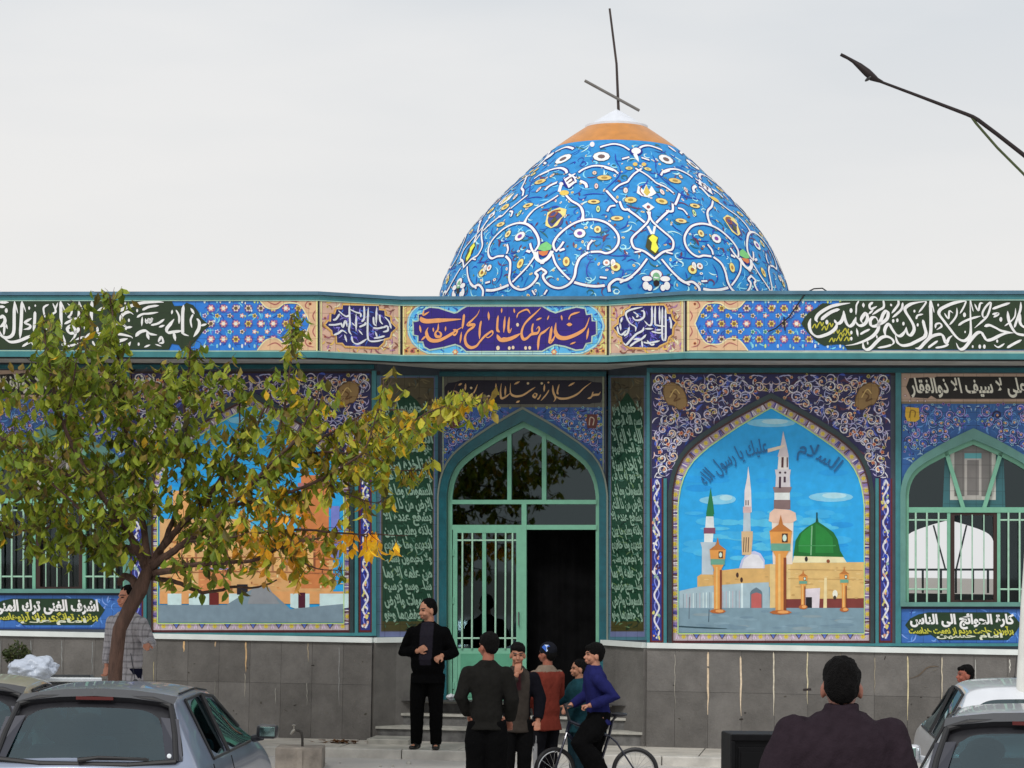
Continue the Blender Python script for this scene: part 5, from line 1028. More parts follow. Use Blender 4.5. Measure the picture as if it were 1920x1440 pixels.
for _ in range(1500):
    z = zlo + (zo - zlo) * Rn.random() ** 1.0; r = max(rz(z), .4)
    if Rn.random() > r / 2.6: continue
    a = Rn.uniform(PH0 - 1.75, PH0 + 1.75); t = Rn.uniform(0, 6.28); k = Rn.uniform(-26, 26); P = []; zz = z; aa = a; L = Rn.uniform(.10, .26)
    for i in range(7): P.append((aa, zz)); aa += math.cos(t) * L / 6 / r; zz += math.sin(t) * L / 6 * .8; t += k * L / 6
    if max(p[1] for p in P) > zo - .02: continue
    c = Rn.choice([(28, 100, 180), (120, 190, 225), (150, 205, 230), (24, 84, 168), (90, 172, 216), (176, 214, 234), (34, 60, 150), (88, 50, 90), (40, 90, 90)]); wd = Rn.uniform(.010, .022); o_ = A.off(.3); b_ = len(A.V); n_ = len(P)
    for i, (x_, y_) in enumerate(P):
        x0, y0 = P[max(i - 1, 0)]; x1, y1 = P[min(i + 1, n_ - 1)]; dx, dy = (x1 - x0) * r, (y1 - y0); l = math.hypot(dx, dy) or 1; h = wd / 2 * (.25 + math.sin(math.pi * i / (n_ - 1)))
        A.V += [dp.m(x_ - dy / l * h / r, y_ + dx / l * h, o_), dp.m(x_ + dy / l * h / r, y_ - dx / l * h, o_)]
        if i: A.Fc.append([b_ + 2 * i - 2, b_ + 2 * i, b_ + 2 * i + 1, b_ + 2 * i - 1]); A.Cc.append(C(c))
for _ in range(760):
    z = zlo + (zo - .1 - zlo) * Rn.random(); r = rz(z)
    if Rn.random() > r / 2.6: continue
    a = Rn.uniform(PH0 - 1.7, PH0 + 1.7); s1 = Rn.uniform(.014, .03); s2 = s1 * Rn.uniform(.45, .8); t = Rn.uniform(0, 3.14); o_ = A.off(.6); c1 = Rn.choice([(206, 186, 130), (214, 196, 150), (220, 200, 196), (90, 40, 60), (80, 120, 80), (206, 212, 226)])
    for sc_, cc, oo in ((1, c1, 0), (.42, (130, 96, 60), .0008)):
        b_ = len(A.V); A.V += [dp.m(a + (math.cos(q) * s1 * math.cos(t) - math.sin(q) * s2 * math.sin(t)) * sc_ / r, z + (math.cos(q) * s1 * math.sin(t) + math.sin(q) * s2 * math.cos(t)) * sc_, o_ + oo) for q in [6.283 * i / 8 for i in range(8)]]; A.Fc.append(list(range(b_, b_ + 8))); A.Cc.append(C(cc))
A.build('arabesque', attr_mat('arabesque_glaze', rough=.5, spec=.3, nscale=16, namt=.07), dome)
# finial: a pole leaning slightly, with a loose cross bar
fn = MB(); b = Dp.m(1160, 214); t = Dp.m(1143, 16); fn.tube([b, Dp.m(1156, 120), t], [.022, .018, .016], 8)
fo_ = fn.build('finial', mat('rusty_pole', (.055, .04, .036, 1), .5, metal=.3, nscale=6, namt=.3), dome)
fn = MB(); p0 = Dp.m(1097, 152, .03); p1 = Dp.m(1199, 208, .03); fn.tube([p0, p1], .022, 8); fn.build('crossbar', mat('grey_pipe', (.14, .13, .12, 1), .5, nscale=6), fo_)
# ---------------- ground ----------------
def ground_mat(name, col, n1=1.5, amt=.2, speck=1):
    m = mat(name, col, .85, nscale=n1, namt=amt, bump=.35, bscale=60); return m
mb = MB(); n = 90
def gz(x, y):
    base = -.10 - .11 * min(max((-2.5 - y) / 11, 0), 1)
    return base + .006 * noise.noise(Vector((x * .5, y * .5, 3)))
GX = [-600, -200, -60] + [-20 + i * .8 for i in range(51)] + [60, 200, 600]; GY = [-80, -50] + [-30 + i * .8 for i in range(35)] + [-1.2, 0.0, .75]
def gridm(GX, GY, f):
    mb = MB(); vs = [[mb.bm.verts.new((x, y, f(x, y))) for x in GX] for y in GY]
    for j in range(len(GY) - 1):
        for i in range(len(GX) - 1): mb.bm.faces.new([vs[j][i], vs[j][i + 1], vs[j + 1][i + 1], vs[j + 1][i]])
    return mb
g = gridm([-600, -100, -30, 30, 100, 600], [-700, -100, -40, 40, 120, 700], lambda x, y: -.30).build('ground', ground_mat('dry_earth', (.30, .27, .23, 1)), kind='structure')
street = gridm(GX, GY, gz).build('street', ground_mat('pale_concrete_road', (.50, .48, .455, 1), 1.1, .14), kind='structure', smooth=True); street.rotation_euler = (0, 0, -PSI)
R = random.Random(1); mb = MB(); x = -13.0
while x < 13:
    w = 1.4; mb.box(x, x + w - .012, -1.42, .9, -.25, -.004 + R.uniform(-.003, .003), bev=.006); x += w
pav = mb.build('pavement', mat('pavement_slabs', (.50, .47, .42, 1), .8, nscale=3, namt=.22, bump=.3), kind='structure'); pav.rotation_euler = (0, 0, -PSI)
mb = MB(); x = -13.0
while x < 13: mb.box(x, x + .99, -1.56, -1.425, -.25, .006, bev=.012); x += 1.0
kb = mb.build('kerb', mat('kerb_stone', (.52, .50, .46, 1), .8, nscale=5, namt=.2, bump=.2), kind='structure'); kb.rotation_euler = (0, 0, -PSI)
# low slab at the foot of the steps
mb = MB(); mb.box(X(697, -.3, 1390), X(775, -.3, 1390), -.62, -.05, -.02, .055, bev=.01); o = mb.build('stone_slab', NOSE, label='low pale stone slab lying on the pavement left of the steps', cat='slab'); o.rotation_euler = (0, 0, -PSI)
# fallen leaves and litter on the pavement
def leafpile(px, py, w, n, lab, z0=0.0):
    A = MB(); c = on_z(px, py, z0); Rn = random.Random(int(px))
    for _ in range(n):
        x = c.x + Rn.gauss(0, w); y = c.y + Rn.gauss(0, .05); a = Rn.uniform(0, 6.28); l = Rn.uniform(.03, .06); z = z0 + Rn.uniform(.004, .03)
        d = Vector((math.cos(a), math.sin(a), Rn.uniform(-.2, .3))) * l; s = Vector((-math.sin(a), math.cos(a), Rn.uniform(-.2, .3))) * l * .45; p = Vector((x, y, z))
        A.face([p - d, p + s, p + d, p - s], Rn.choice([(.17, .075, .03, 1), (.22, .11, .05, 1), (.12, .06, .03, 1)]))
    A.build('leaf_litter', LEAFM, label=lab, cat='fallen leaves', kind='stuff')
LEAFM = attr_mat('leaf', rough=.55, spec=.3, nscale=30, namt=.15, trans=.35)
leafpile(640, 1393, .14, 70, 'small drift of brown fallen leaves on the pavement under the left mural'); leafpile(1288, 1418, .12, 50, 'short strip of brown dry leaves on the road right of the bicycle', -.1)
for px, py, nm in ((848, 1300, 'white crumpled paper lying on the door step by the green door leaf'), (766, 1432, 'small pale stone lying on the road below the man in black')):
    mb = MB(); z0 = .455 if py < 1310 else -.09
    g_ = bmesh.ops.create_icosphere(mb.bm, subdivisions=2, radius=.055 if py < 1310 else .03)
    for v in g_['verts']: v.co = v.co * (1 + .35 * noise.noise(v.co * 30 + Vector((px, 0, 0)))); v.co.z *= .75
    p = DP.m(px, 1305, .12) if py < 1310 else on_z(px, py, -.1)
    if py < 1310: p = ROT.inverted() @ p; p.z = .50
    else: p.z = -.095
    mb.build('litter' if py < 1310 else 'stone', mat('paper', (.6, .62, .66, 1), .8) if py < 1310 else NOSE, loc=p, label=nm, cat='litter' if py < 1310 else 'stone')
mb = MB(); Rn = random.Random(91)
for _ in range(260):
    x, y = Rn.uniform(-6, 6), Rn.uniform(-14, -1.8); g_ = bmesh.ops.create_icosphere(mb.bm, subdivisions=1, radius=Rn.uniform(.006, .022), matrix=Matrix.Translation((x, y, gz(x, y) + .004)))
mb.build('pebbles', NOSE, kind='stuff', label='loose pebbles and grit scattered over the road', cat='pebbles')
# standpipe and its concrete basin
D0 = 27.0; zb = lambda D: -.10
b0 = at(516, 1400, D0); b1 = at(604, 1400, D0); top = at(560, 1402, D0).z
mb = MB(); mb.box(b0.x, b1.x, b0.y - .0, b0.y + .5, -.12, top, bev=.015); mb.box(b0.x + .24, b0.x + .30, b0.y - .02, b0.y + .0, -.12, top - .02)
basin = mb.build('concrete_basin', mat('old_concrete', (.26, .23, .20, 1), .9, nscale=6, namt=.35, bump=.5, bscale=25), label='low rough concrete water basin on the roadside behind the dark hatchback', cat='basin')
t = empty('standpipe', at(566, 1405, D0 + .2), label='bent metal standpipe tap rising from the concrete basin', cat='water tap'); q = t.location.copy()
def rel(px, py): return at(px, py, D0 + .2) - q
PIPE = mat('galvanised_pipe', (.06, .055, .05, 1), .5, metal=.5, nscale=10)
mb = MB(); mb.tube([rel(567, 1408), rel(567, 1385), rel(565, 1374), rel(560, 1370), rel(552, 1368)], .014, 8); mb.build('pipe', PIPE, t, smooth=True)
mb = MB(); mb.tube([rel(553, 1368), rel(549, 1371), rel(545, 1377)], [.017, .018, .012], 8); mb.tube([rel(551, 1367), rel(551, 1361)], .007, 6); mb.ell(rel(551, 1360), (.022, .022, .010), n=6); mb.build('tap', mat('tap_metal', (.4, .38, .34, 1), .4, metal=.7), t, smooth=True)
# ---------------- street lamp ----------------
LD = 21.0
base = on_z(1905, 1420, -.13); base = at(1914, 1420, LD); base.z = -.15
lamp = empty('street_lamp', base, label='tall leaning street lamp with a white post, dark arm and olive brace', cat='street lamp')
def lr(px, py, dd=0): return at(px, py, LD + dd) - base
POST = mat('painted_post', C((226, 226, 220), .95), .5, nscale=4, namt=.1); ARM = mat('dark_arm', (.022, .014, .014, 1), .45, metal=.3, nscale=8); BR = mat('olive_brace', (.055, .075, .022, 1), .5, nscale=8)
mb = MB(); ptop = lr(1984, 300); mb.tube([Vector((0, 0, 0)), lr(1918, 1280), lr(1925, 1130), lr(1965, 560), ptop], [.06, .055, .05, .045, .04], 14); mb.build('post', POST, lamp, smooth=True)
mb = MB(); mb.tube([lr(1984, 345), lr(1920, 291), lr(1870, 252), lr(1834, 225), lr(1824, 219), lr(1812, 214), lr(1720, 179), lr(1640, 149)], [.022, .020, .019, .019, .018, .017, .014, .012], 10); mb.build('arm', ARM, lamp, smooth=True)
mb = MB(); mb.tube([lr(1972, 388), lr(1920, 327), lr(1870, 277), lr(1830, 231), lr(1820, 217)], .0115, 8); mb.build('brace', BR, lamp, smooth=True)
mb = MB()
hp = [(1655, 154, .012), (1645, 150, .020), (1636, 145, .034), (1626, 136, .036), (1612, 124, .028), (1600, 115, .017), (1590, 109, .014), (1582, 105, .015), (1576, 102, .014)]
c0 = [lr(a, b) for a, b, r in hp]; mb.tube(c0, [r * 1.0 for a, b, r in hp], 12)
hd = mb.build('lamp_head', ARM, lamp, smooth=True)
mb = MB(); mb.ell(lr(1630, 146), (.05, .035, .016), n=8, rot=Matrix.Rotation(rad(-38), 4, 'Y')); mb.build('lens', mat('lamp_lens', (.03, .03, .03, 1), .2), hd, smooth=True)
# ---------------- tree ----------------
TD = 26.2
tb = on_z(213, 1450, -.11); tb = at(213, 1440, TD); tb.z = -.11
tree = empty('street_tree', tb, label='small street tree with leaning brown trunk and drooping yellow-green leaves', cat='tree')
R = random.Random(12)
BRS = [  # (points with depth offset, r0, r1, leaf density)
 ([(262, 1108, 0), (248, 1086, .05), (234, 1080, .1), (222, 1094, .12)], .055, .03, 0), ([(276, 1072, 0), (262, 1040, .1), (230, 1026, .25), (180, 1022, .4), (150, 1000, .5), (120, 978, .6), (75, 938, .7), (40, 900, .8)], .05, .015, 1),
 ([(285, 1062, 0), (302, 1030, .1), (340, 985, .2), (370, 955, .3), (400, 920, .4), (430, 880, .5), (470, 820, .6), (500, 760, .6)], .05, .012, 1), ([(288, 1062, 0), (315, 1040, -.1), (350, 1015, -.2), (400, 975, -.35), (430, 950, -.45), (480, 900, -.6), (540, 840, -.7), (600, 800, -.8)], .05, .012, 1),
 ([(290, 1075, 0), (330, 1068, -.2), (350, 1060, -.3), (420, 1055, -.5), (480, 1050, -.6), (540, 1020, -.7), (600, 1010, -.7)], .04, .010, .8), ([(285, 1083, 0), (330, 1092, .1), (380, 1111, .2), (440, 1100, .3), (475, 1103, .4), (520, 1088, .4)], .03, .008, .25),
 ([(279, 1070, 0), (270, 1000, .2), (255, 900, .4), (235, 800, .5), (225, 700, .5), (212, 600, .5), (205, 552, .5)], .045, .006, 1), ([(272, 1062, 0), (230, 980, -.3), (170, 900, -.5), (120, 800, -.6), (95, 700, -.6), (82, 600, -.6)], .045, .008, 1),
 ([(300, 1035, 0), (330, 960, .5), (350, 860, .8), (345, 760, .9), (355, 690, .9), (357, 640, .9)], .035, .006, .8), ([(430, 950, -.4), (520, 930, -.5), (600, 900, -.6), (680, 850, -.7), (760, 800, -.7), (830, 762, -.7), (925, 742, -.7)], .022, .004, 1.3),
 ([(470, 1000, -.5), (560, 992, -.4), (640, 1000, -.3), (700, 1002, -.3), (765, 1004, -.3)], .018, .004, .8), ([(480, 900, -.6), (560, 850, -.3), (640, 800, 0), (700, 770, .1), (760, 768, .1)], .02, .004, 1.1), ([(500, 880, .2), (530, 780, .3), (545, 680, .3), (548, 620, .3), (545, 590, .3)], .018, .004, .9),
 ([(180, 1022, .4), (120, 1030, .3), (60, 1032, .2), (40, 1028, .2)], .02, .005, .8), ([(120, 978, .6), (60, 995, .6), (0, 985, .6), (-60, 960, .6)], .02, .005, 1), ([(75, 938, .7), (20, 850, .8), (-30, 760, .8), (-60, 700, .8)], .02, .005, 1.2), ([(235, 800, .5), (160, 720, .3), (110, 680, .2), (60, 690, .2)], .018, .004, 1.2),
 ([(345, 760, .9), (400, 720, .8), (430, 690, .8)], .014, .004, 1), ([(560, 850, -.3), (650, 850, -.4), (720, 880, -.4), (800, 880, -.4)], .016, .004, 1), ([(600, 900, -.6), (660, 930, -.5), (710, 945, -.5)], .014, .004, 1), ([(540, 1020, -.6), (580, 1062, -.5), (650, 1070, -.5)], .014, .004, .8),
 ([(255, 900, .4), (300, 820, .2), (310, 740, .1), (300, 690, .1)], .02, .005, 1.2), ([(170, 900, -.5), (90, 880, -.5), (20, 830, -.5), (-40, 800, -.5)], .02, .005, 1.2), ([(400, 920, .4), (440, 840, .6), (450, 760, .7), (440, 710, .7)], .018, .004, 1), ([(540, 840, -.7), (590, 760, -.5), (600, 710, -.5)], .014, .004, .9),
 ([(230, 980, -.3), (160, 960, -.6), (90, 900, -.7), (40, 860, -.7)], .018, .005, 1.1), ([(350, 1015, -.2), (420, 1010, -.6), (500, 990, -.8), (560, 960, -.8)], .016, .005, 1), ([(120, 800, -.6), (140, 700, -.5), (150, 620, -.4), (150, 575, -.4)], .014, .004, .9), ([(680, 850, -.7), (700, 800, -.6), (715, 740, -.6), (720, 706, -.6)], .01, .003, .9)]
def tp(p): return at(p[0], p[1], TD + p[2]) - tb
mb = MB(); mb.tube([Vector((0, 0, -.05)), Vector((.005, 0, .3)), tp((214, 1300, 0)), tp((217, 1240, 0)), tp((224, 1180, 0)), tp((243, 1140, 0)), tp((262, 1108, 0)), tp((276, 1072, 0)), tp((284, 1052, .05))], [.105, .088, .078, .076, .074, .078, .082, .066, .05], 14)
BARK = mat('bark', (.085, .045, .032, 1), .85, nscale=18, namt=.4, bump=.8, bscale=60, stretch=(1, 1, .25))
mb.build('trunk', BARK, tree, smooth=True)
lb = MB(); lf = MB()
def leaf(p, s, col, Rn):
    # a drooping folded leaf
    a = Rn.uniform(0, 6.28); dr = Rn.uniform(.55, 1.45)      # angle below horizontal
    d = Vector((math.cos(a) * math.cos(dr), math.sin(a) * math.cos(dr), -math.sin(dr))); sd = d.cross(Vector((0, 0, 1)))
    if sd.length < .1: sd = Vector((1, 0, 0))
    sd.normalize(); sd = (Matrix.Rotation(Rn.uniform(-.9, .9), 3, d) @ sd); nn = d.cross(sd)
    w = s * .25; b = p; m1 = p + d * s * .4; m2 = p + d * s * .75 - nn * s * .06; tpp = p + d * s * 1.02 - nn * s * .18
    up = nn * s * .09
    v = [lf.bm.verts.new(q) for q in (b, m1 + sd * w + up, m2 + sd * w * .6 + up * .8, tpp, m2 - sd * w * .6 + up * .8, m1 - sd * w + up, m1, m2)]
    fs = [lf.bm.faces.new([v[i] for i in q]) for q in ((0, 6, 1), (6, 7, 2, 1), (7, 3, 2), (0, 5, 6), (6, 5, 4, 7), (7, 4, 3))]
    lf.paint(fs, col)
def lcol(px, py, Rn):
    t = Rn.random(); yel = min(max((px - 380) / 500, 0), 1) * .9 + .06
    if py > 900 and 430 < px < 640: yel += .35
    if px < 330: yel *= .5
    if t < yel * .20: c = (150, 120, 30)
    elif t < yel * .75: c = Rn.choice([(126, 126, 44), (138, 134, 48), (120, 122, 40)])
    elif t < .85: c = Rn.choice([(84, 100, 34), (98, 110, 36), (74, 90, 32), (108, 116, 40)])
    else: c = Rn.choice([(96, 82, 42), (70, 66, 36), (112, 100, 50)])
    if py > 940 and 440 < px < 620 and Rn.random() < .3: c = Rn.choice([(190, 140, 40), (176, 124, 50), (150, 112, 60)])
    if 640 < px < 780 and py > 985 and py < 1035: c = Rn.choice([(205, 165, 40), (190, 160, 50), (200, 150, 45)])
    k = Rn.uniform(1.5, 2.5); return (s2l(c[0]) * k * 1.06, s2l(c[1]) * k * 1.03, s2l(c[2]) * k * .8, 1)
def pathpt(P, t):
    t = t * (len(P) - 1); i = min(int(t), len(P) - 2); f = t - i; return tuple(P[i][k] + (P[i + 1][k] - P[i][k]) * f for k in range(3))
nl = 0
for P, r0, r1, dens in BRS:
    pts = [tp(p) for p in P]; n = len(pts); S3 = []
    xy = smooth_pts([(p[0], p[1]) for p in P], 5); zz = smooth_pts([(p[2], 0) for p in P], 5)
    Q = [(a[0], a[1], z[0]) for a, z in zip(xy, zz)]
    pp = [tp((a + R.uniform(-1.2, 1.2), b + R.uniform(-1.2, 1.2), c)) for a, b, c in Q]; m = len(pp)
    lb.tube(pp, [r0 + (r1 - r0) * (i / (m - 1)) ** .8 for i in range(m)], 8)
    if dens == 0: continue
    ln = sum(math.hypot(a[0] - b[0], a[1] - b[1]) for a, b in zip(Q, Q[1:]))
    t0 = .25 if r0 > .03 else .05; ntw = int(ln / 7.2 * dens)
    for _ in range(ntw):
        t = R.uniform(t0, 1); x, y, d = pathpt(Q, t)
        if dens < .5: L = R.uniform(8, 20)
        else: L = R.uniform(14, 56) * (1.1 - .35 * t)
        a = R.uniform(-2.6, .6) if R.random() < .75 else R.uniform(.3, 2.8)
        if r0 < .03 and P[0][0] > 400: a = R.uniform(-1.2, 2.4)
        tw = [(x, y, d)]; dz = R.uniform(-.004, .004) * L * 1.8
        for k in range(4):
            x += math.cos(a) * L / 4; y += math.sin(a) * L / 4; d += dz / 4 * 3; a += R.uniform(-.2, .45) if math.cos(a) > 0 else R.uniform(-.45, .2); tw.append((x, y, d))
        lb.tube([tp(q) for q in tw], [.0045, .004, .0035, .003, .002], 4)
        for k in range(1 + int(L / 8)):
            q = pathpt(tw, R.uniform(.15, 1)); s = R.uniform(.10, .17)
            if q[0] < 930 + 10 and q[1] < 1112: leaf(tp((q[0] + R.uniform(-3, 3), q[1] + R.uniform(-3, 3), q[2] + R.uniform(-.05, .05))), s, lcol(q[0], q[1], R), R); nl += 1
# twig filled mass of the crown between the limbs
BL = [(80, 760, 100, 70, 150), (200, 800, 110, 95, 360), (60, 900, 85, 80, 230), (180, 930, 100, 65, 280), (330, 800, 90, 80, 230), (290, 900, 80, 65, 210), (440, 860, 95, 70, 230), (560, 820, 85, 55, 140), (520, 930, 75, 45, 150), (670, 835, 75, 50, 150), (540, 1015, 95, 30, 130), (750, 810, 55, 35, 90), (730, 890, 60, 30, 60), (150, 1000, 90, 28, 100), (600, 740, 45, 35, 45), (500, 730, 55, 45, 60), (20, 720, 55, 40, 50), (190, 700, 45, 70, 110), (95, 660, 22, 75, 60), (200, 620, 15, 50, 34), (545, 670, 22, 40, 30), (830, 762, 45, 16, 60), (890, 742, 34, 10, 34), (340, 700, 70, 24, 50), (225, 1030, 50, 28, 50)]
for cx, cy, rx_, ry_, k in BL:
    for _ in range(int(k * (.82 if cx < 320 else .5))):
        a = R.uniform(0, 6.28); r = R.random() ** .55; x = cx + rx_ * r * math.cos(a) * 1.1; y = cy + ry_ * r * math.sin(a) * 1.1; d = R.uniform(-.9, 1.0) * (.4 + .6 * (1 - r))
        lb.tube([tp((x, y, d)), tp((x + R.uniform(-14, 14), y + R.uniform(4, 14), d))], [.003, .0015], 3)
        for _k in range(R.choice((1, 1, 2))): leaf(tp((x + R.uniform(-5, 5), y + R.uniform(-5, 5), d + R.uniform(-.04, .04))), R.uniform(.095, .165), lcol(x, y, R), R); nl += 1
br = lb.build('branches', BARK, tree, smooth=True); lf.build('crown', LEAFM, tree)
print('leaves', nl)
# ---------------- cars ----------------
CARGLASS = glass_mat('tinted_car_glass', (.42, .74, .80), .75, .03, .085)
RUB = mat('black_rubber', (.012, .012, .014, 1), .55); PLAS = mat('black_plastic', (.018, .018, .022, 1), .35, nscale=20); SEATM = mat('seat_cloth', (.05, .055, .065, 1), .9, nscale=30)
MIRR = mat('mirror_glass', (.26, .38, .36, 1), .08, metal=1); REDL = mat('red_lens', (.09, .008, .008, 1), .2); CHR = mat('chrome', (.6, .6, .6, 1), .15, metal=1)
def paint(name, c): return mat(name, c, .28, metal=.35, nscale=5, namt=.05, coat=.6)
def car(loc, rz, body, label, kind='hatch', group=None, detail=True, nolm=False):
    c = empty('parked_car', loc, rad(rz), label=label, cat='car', group=group)
    # stations: y, top z, half width factor at roof, belt z, then glass flags
    if kind == 'hatch':
        ST = [(0.00, .60, 0), (.03, .74, 0), (.08, .93, 0), (.16, .96, 0), (.40, 1.30, 0), (.52, 1.395, 0), (.62, 1.405, 0), (.80, 1.42, 1), (1.35, 1.43, 1), (1.41, 1.43, 0), (1.47, 1.428, 1), (1.95, 1.39, 1), (2.25, 1.27, 1), (2.55, 1.10, 1), (2.78, .97, 0), (3.2, .90, 0), (3.62, .76, 0), (3.80, .60, 0), (3.84, .45, 0)]
        g0, g1 = 3, 4; w0, w1 = 11, 14
    else:
        ST = [(0.00, .62, 0), (.04, .90, 0), (.10, .97, 0), (.45, .99, 0), (.60, 1.01, 0), (.98, 1.30, 0), (1.08, 1.385, 0), (1.18, 1.40, 1), (1.55, 1.425, 1), (1.95, 1.43, 1), (2.01, 1.43, 0), (2.07, 1.428, 1), (2.5, 1.385, 1), (2.8, 1.25, 1), (3.05, 1.09, 1), (3.25, .98, 0), (3.8, .90, 0), (4.2, .78, 0), (4.32, .50, 0)]
        g0, g1 = 4, 5; w0, w1 = 12, 15
    def sect(y, top, i):
        n = len(ST) - 1; e = 1.0
        if i == 0 or i == n: e = .90
        if i == 1 or i == n - 1: e = .96
        roofy = top > 1.03
        zb_ = min(.915, top - .02) if roofy else top - .03
        bw = .80 * e; rw = (.53 if roofy else .70 * e); k = (top - .95) / .45 if roofy else 0
        if roofy: rw = .70 - .17 * min(max(k, 0), 1)
        P = [(0, top), (rw * .45, top - .006), (rw * .82, top - .022), (rw, top - .055 if roofy else top - .015)]
        if roofy: P += [(rw + .022, top - .095 if top > 1.2 else top - .06), (bw - .035, zb_ + .01)]
        else: P += [(bw - .06, top - .025), (bw - .03, top - .045)]
        P += [(bw, zb_ - .06), (bw + .015, min(.62, zb_ - .10)), (bw, .34), (bw - .06, .20), (0, .18)]
        return [(x, y, z) for x, z in P]
    bm = bmesh.new(); G = []
    for i, (y, top, f) in enumerate(ST):
        h = sect(y, top, i); row = [bm.verts.new(p) for p in h]; lft = [bm.verts.new((-p[0], p[1], p[2])) for p in h[1:-1]]
        G.append(row + lft[::-1])
    N = len(G[0]); H = 11
    def half(j): return j if j < H - 1 else (N - 1 - j)
    for i in range(len(ST) - 1):
        for j in range(N):
            f = bm.faces.new([G[i][j], G[i][(j + 1) % N], G[i + 1][(j + 1) % N], G[i + 1][j]])
            hj = half(j); mi = 0
            if hj == 4 and ST[i][2] and ST[i + 1][2] or (hj == 4 and ST[i][2] and i < w1): mi = 1
            if hj == 4 and not ST[i][2]: mi = 3 if (ST[i][1] > 1.4 and 1.0 < ST[i][0] and kind == 'hatch' and False) else 0
            if i == g0 and hj in (0, 1): mi = 2
            if i == g0 and hj == 2: mi = 3 if kind == 'hatch' else 0
            if kind == 'hatch' and i == g0 + 1 and hj in (0, 1, 2): mi = 3
            if w0 <= i < w1 and hj in (0, 1, 2): mi = 4
            if hj in (8, 9): mi = 3
            f.material_index = mi
    bm.faces.new(G[0]); bm.faces.new(G[-1][::-1])
    bmesh.ops.recalc_face_normals(bm, faces=bm.faces)
    cr = bm.edges.layers.float.new('crease_edge')
    for e in bm.edges:
        fs = e.link_faces
        if len(fs) == 2 and fs[0].material_index != fs[1].material_index: e[cr] = .85
    me = bpy.data.meshes.new('body'); bm.to_mesh(me); bm.free(); o = bpy.data.objects.new('body', me); COL.objects.link(o)
    for m in (body, CARGLASS, CARGLASS, PLAS, CARGLASS): me.materials.append(m)
    s = o.modifiers.new('s', 'SUBSURF'); s.levels = s.render_levels = 3; apply_mods(o)
    src = o.data
    def split(keep, name):
        b = bmesh.new(); b.from_mesh(src); bmesh.ops.delete(b, geom=[f for f in b.faces if f.material_index not in keep], context='FACES')
        m2 = bpy.data.meshes.new(name); b.to_mesh(m2); b.free()
        for m in (body, CARGLASS, CARGLASS, PLAS, CARGLASS): m2.materials.append(m)
        for p in m2.polygons: p.use_smooth = True
        q = bpy.data.objects.new(name, m2); COL.objects.link(q); q.parent = c; return q
    bodyo = split((0, 3), 'body'); rw_ = split((2,), 'rear_window'); wsn = split((4,), 'windscreen')
    sw = bpy.data.objects.new('tmp', src)
    b = bmesh.new(); b.from_mesh(src); 
    for sgn in (1, -1):
        b2 = b.copy(); bmesh.ops.delete(b2, geom=[f for f in b2.faces if f.material_index != 1 or f.calc_center_median().x * sgn < 0], context='FACES')
        ys = (1.44, 2.04)[kind != 'hatch']
        for fr in (0, 1):
            b3 = b2.copy(); bmesh.ops.delete(b3, geom=[f for f in b3.faces if (f.calc_center_median().y > ys) != bool(fr)], context='FACES')
            m2 = bpy.data.meshes.new('side_window'); b3.to_mesh(m2); b3.free()
            for m in (body, CARGLASS, CARGLASS, PLAS, CARGLASS): m2.materials.append(m)
            for p in m2.polygons: p.use_smooth = True
            q = bpy.data.objects.new('side_window', m2); COL.objects.link(q); q.parent = c
        b2.free()
    b.free(); bpy.data.objects.remove(sw); bpy.data.objects.remove(o)
    # black seals round the side glass
    for sgn in (1, -1):
        mb = MB(); F0 = ST; yy = [s_ for s_ in ST if s_[2]]
        topl = [(sgn * (.70 - .17 * min(max((t - .95) / .45, 0), 1) + .030), y, t - .088 if t > 1.2 else t - .06) for y, t, f in yy]; botl = [(sgn * .772, y, .925) for y, t, f in yy]
        mb.tube(topl, .011, 6); mb.tube(botl, .011, 6); mb.tube([topl[0], botl[0]], .012, 6)
        yb = (1.41, 2.01)[kind != 'hatch']; mb.tube([(sgn * .566, yb, 1.345), (sgn * .67, yb + .01, 1.13), (sgn * .77, yb + .05, .925)], .022, 6)
        mb.build('window_seal', RUB, c, smooth=True)
    mb = MB()
    yrf = (1.5, 2.1)[kind != 'hatch']
    mb.box(-.66, .66, .25, 3.3, .30, .34)
    mb.build('floor', RUB, c)
    for (sx, sy) in ((-.36, 1.05), (.36, 1.05), (-.36, 1.85), (.36, 1.85)):
        if kind != 'hatch': sy += .55
        mb = MB(); mb.box(sx - .24, sx + .24, sy - .06, sy + .06, .4, .99, bev=.05); st = mb.build('seat', SEATM, c, smooth=True)
        mb = MB(); mb.ell((sx, sy, 1.08), (.135, .05, .09), n=8); mb.build('headrest', SEATM, st, smooth=True)
    g_y0, g_z0, g_y1, g_z1 = (ST[g0][0], ST[g0][1], ST[g1][0], ST[g1][1])
    if kind == 'hatch':
        # black rear screen surround, lip spoiler with brake light, wiper
        mb = MB(); tw = [(-.62, .15, .95), (-.585, .28, 1.13), (-.53, .41, 1.31), (-.40, .445, 1.352), (0, .45, 1.36), (.40, .445, 1.352), (.53, .41, 1.31), (.585, .28, 1.13), (.62, .15, .95), (.30, .115, .925), (-.30, .115, .925), (-.62, .15, .95)]
        for a, b_ in zip(tw, tw[1:]): mb.tube([a, b_], .020, 8)
        mb.build('rear_screen_surround', RUB, c, smooth=True)
        mb = MB()
        GB = bpy.data.materials.get('glossy_black') or paint('glossy_black', (.02, .022, .035, 1))
        for sgn in (-1, 1):
            mb = MB(); mb.face([(sgn * .47, .36, 1.235), (sgn * .60, .335, 1.225), (sgn * .665, .155, .955), (sgn * .55, .145, .955)])
            mb.build('quarter_panel', GB, c)
        mb = MB(); xs_ = [-.55, -.45, -.25, 0, .25, .45, .55]
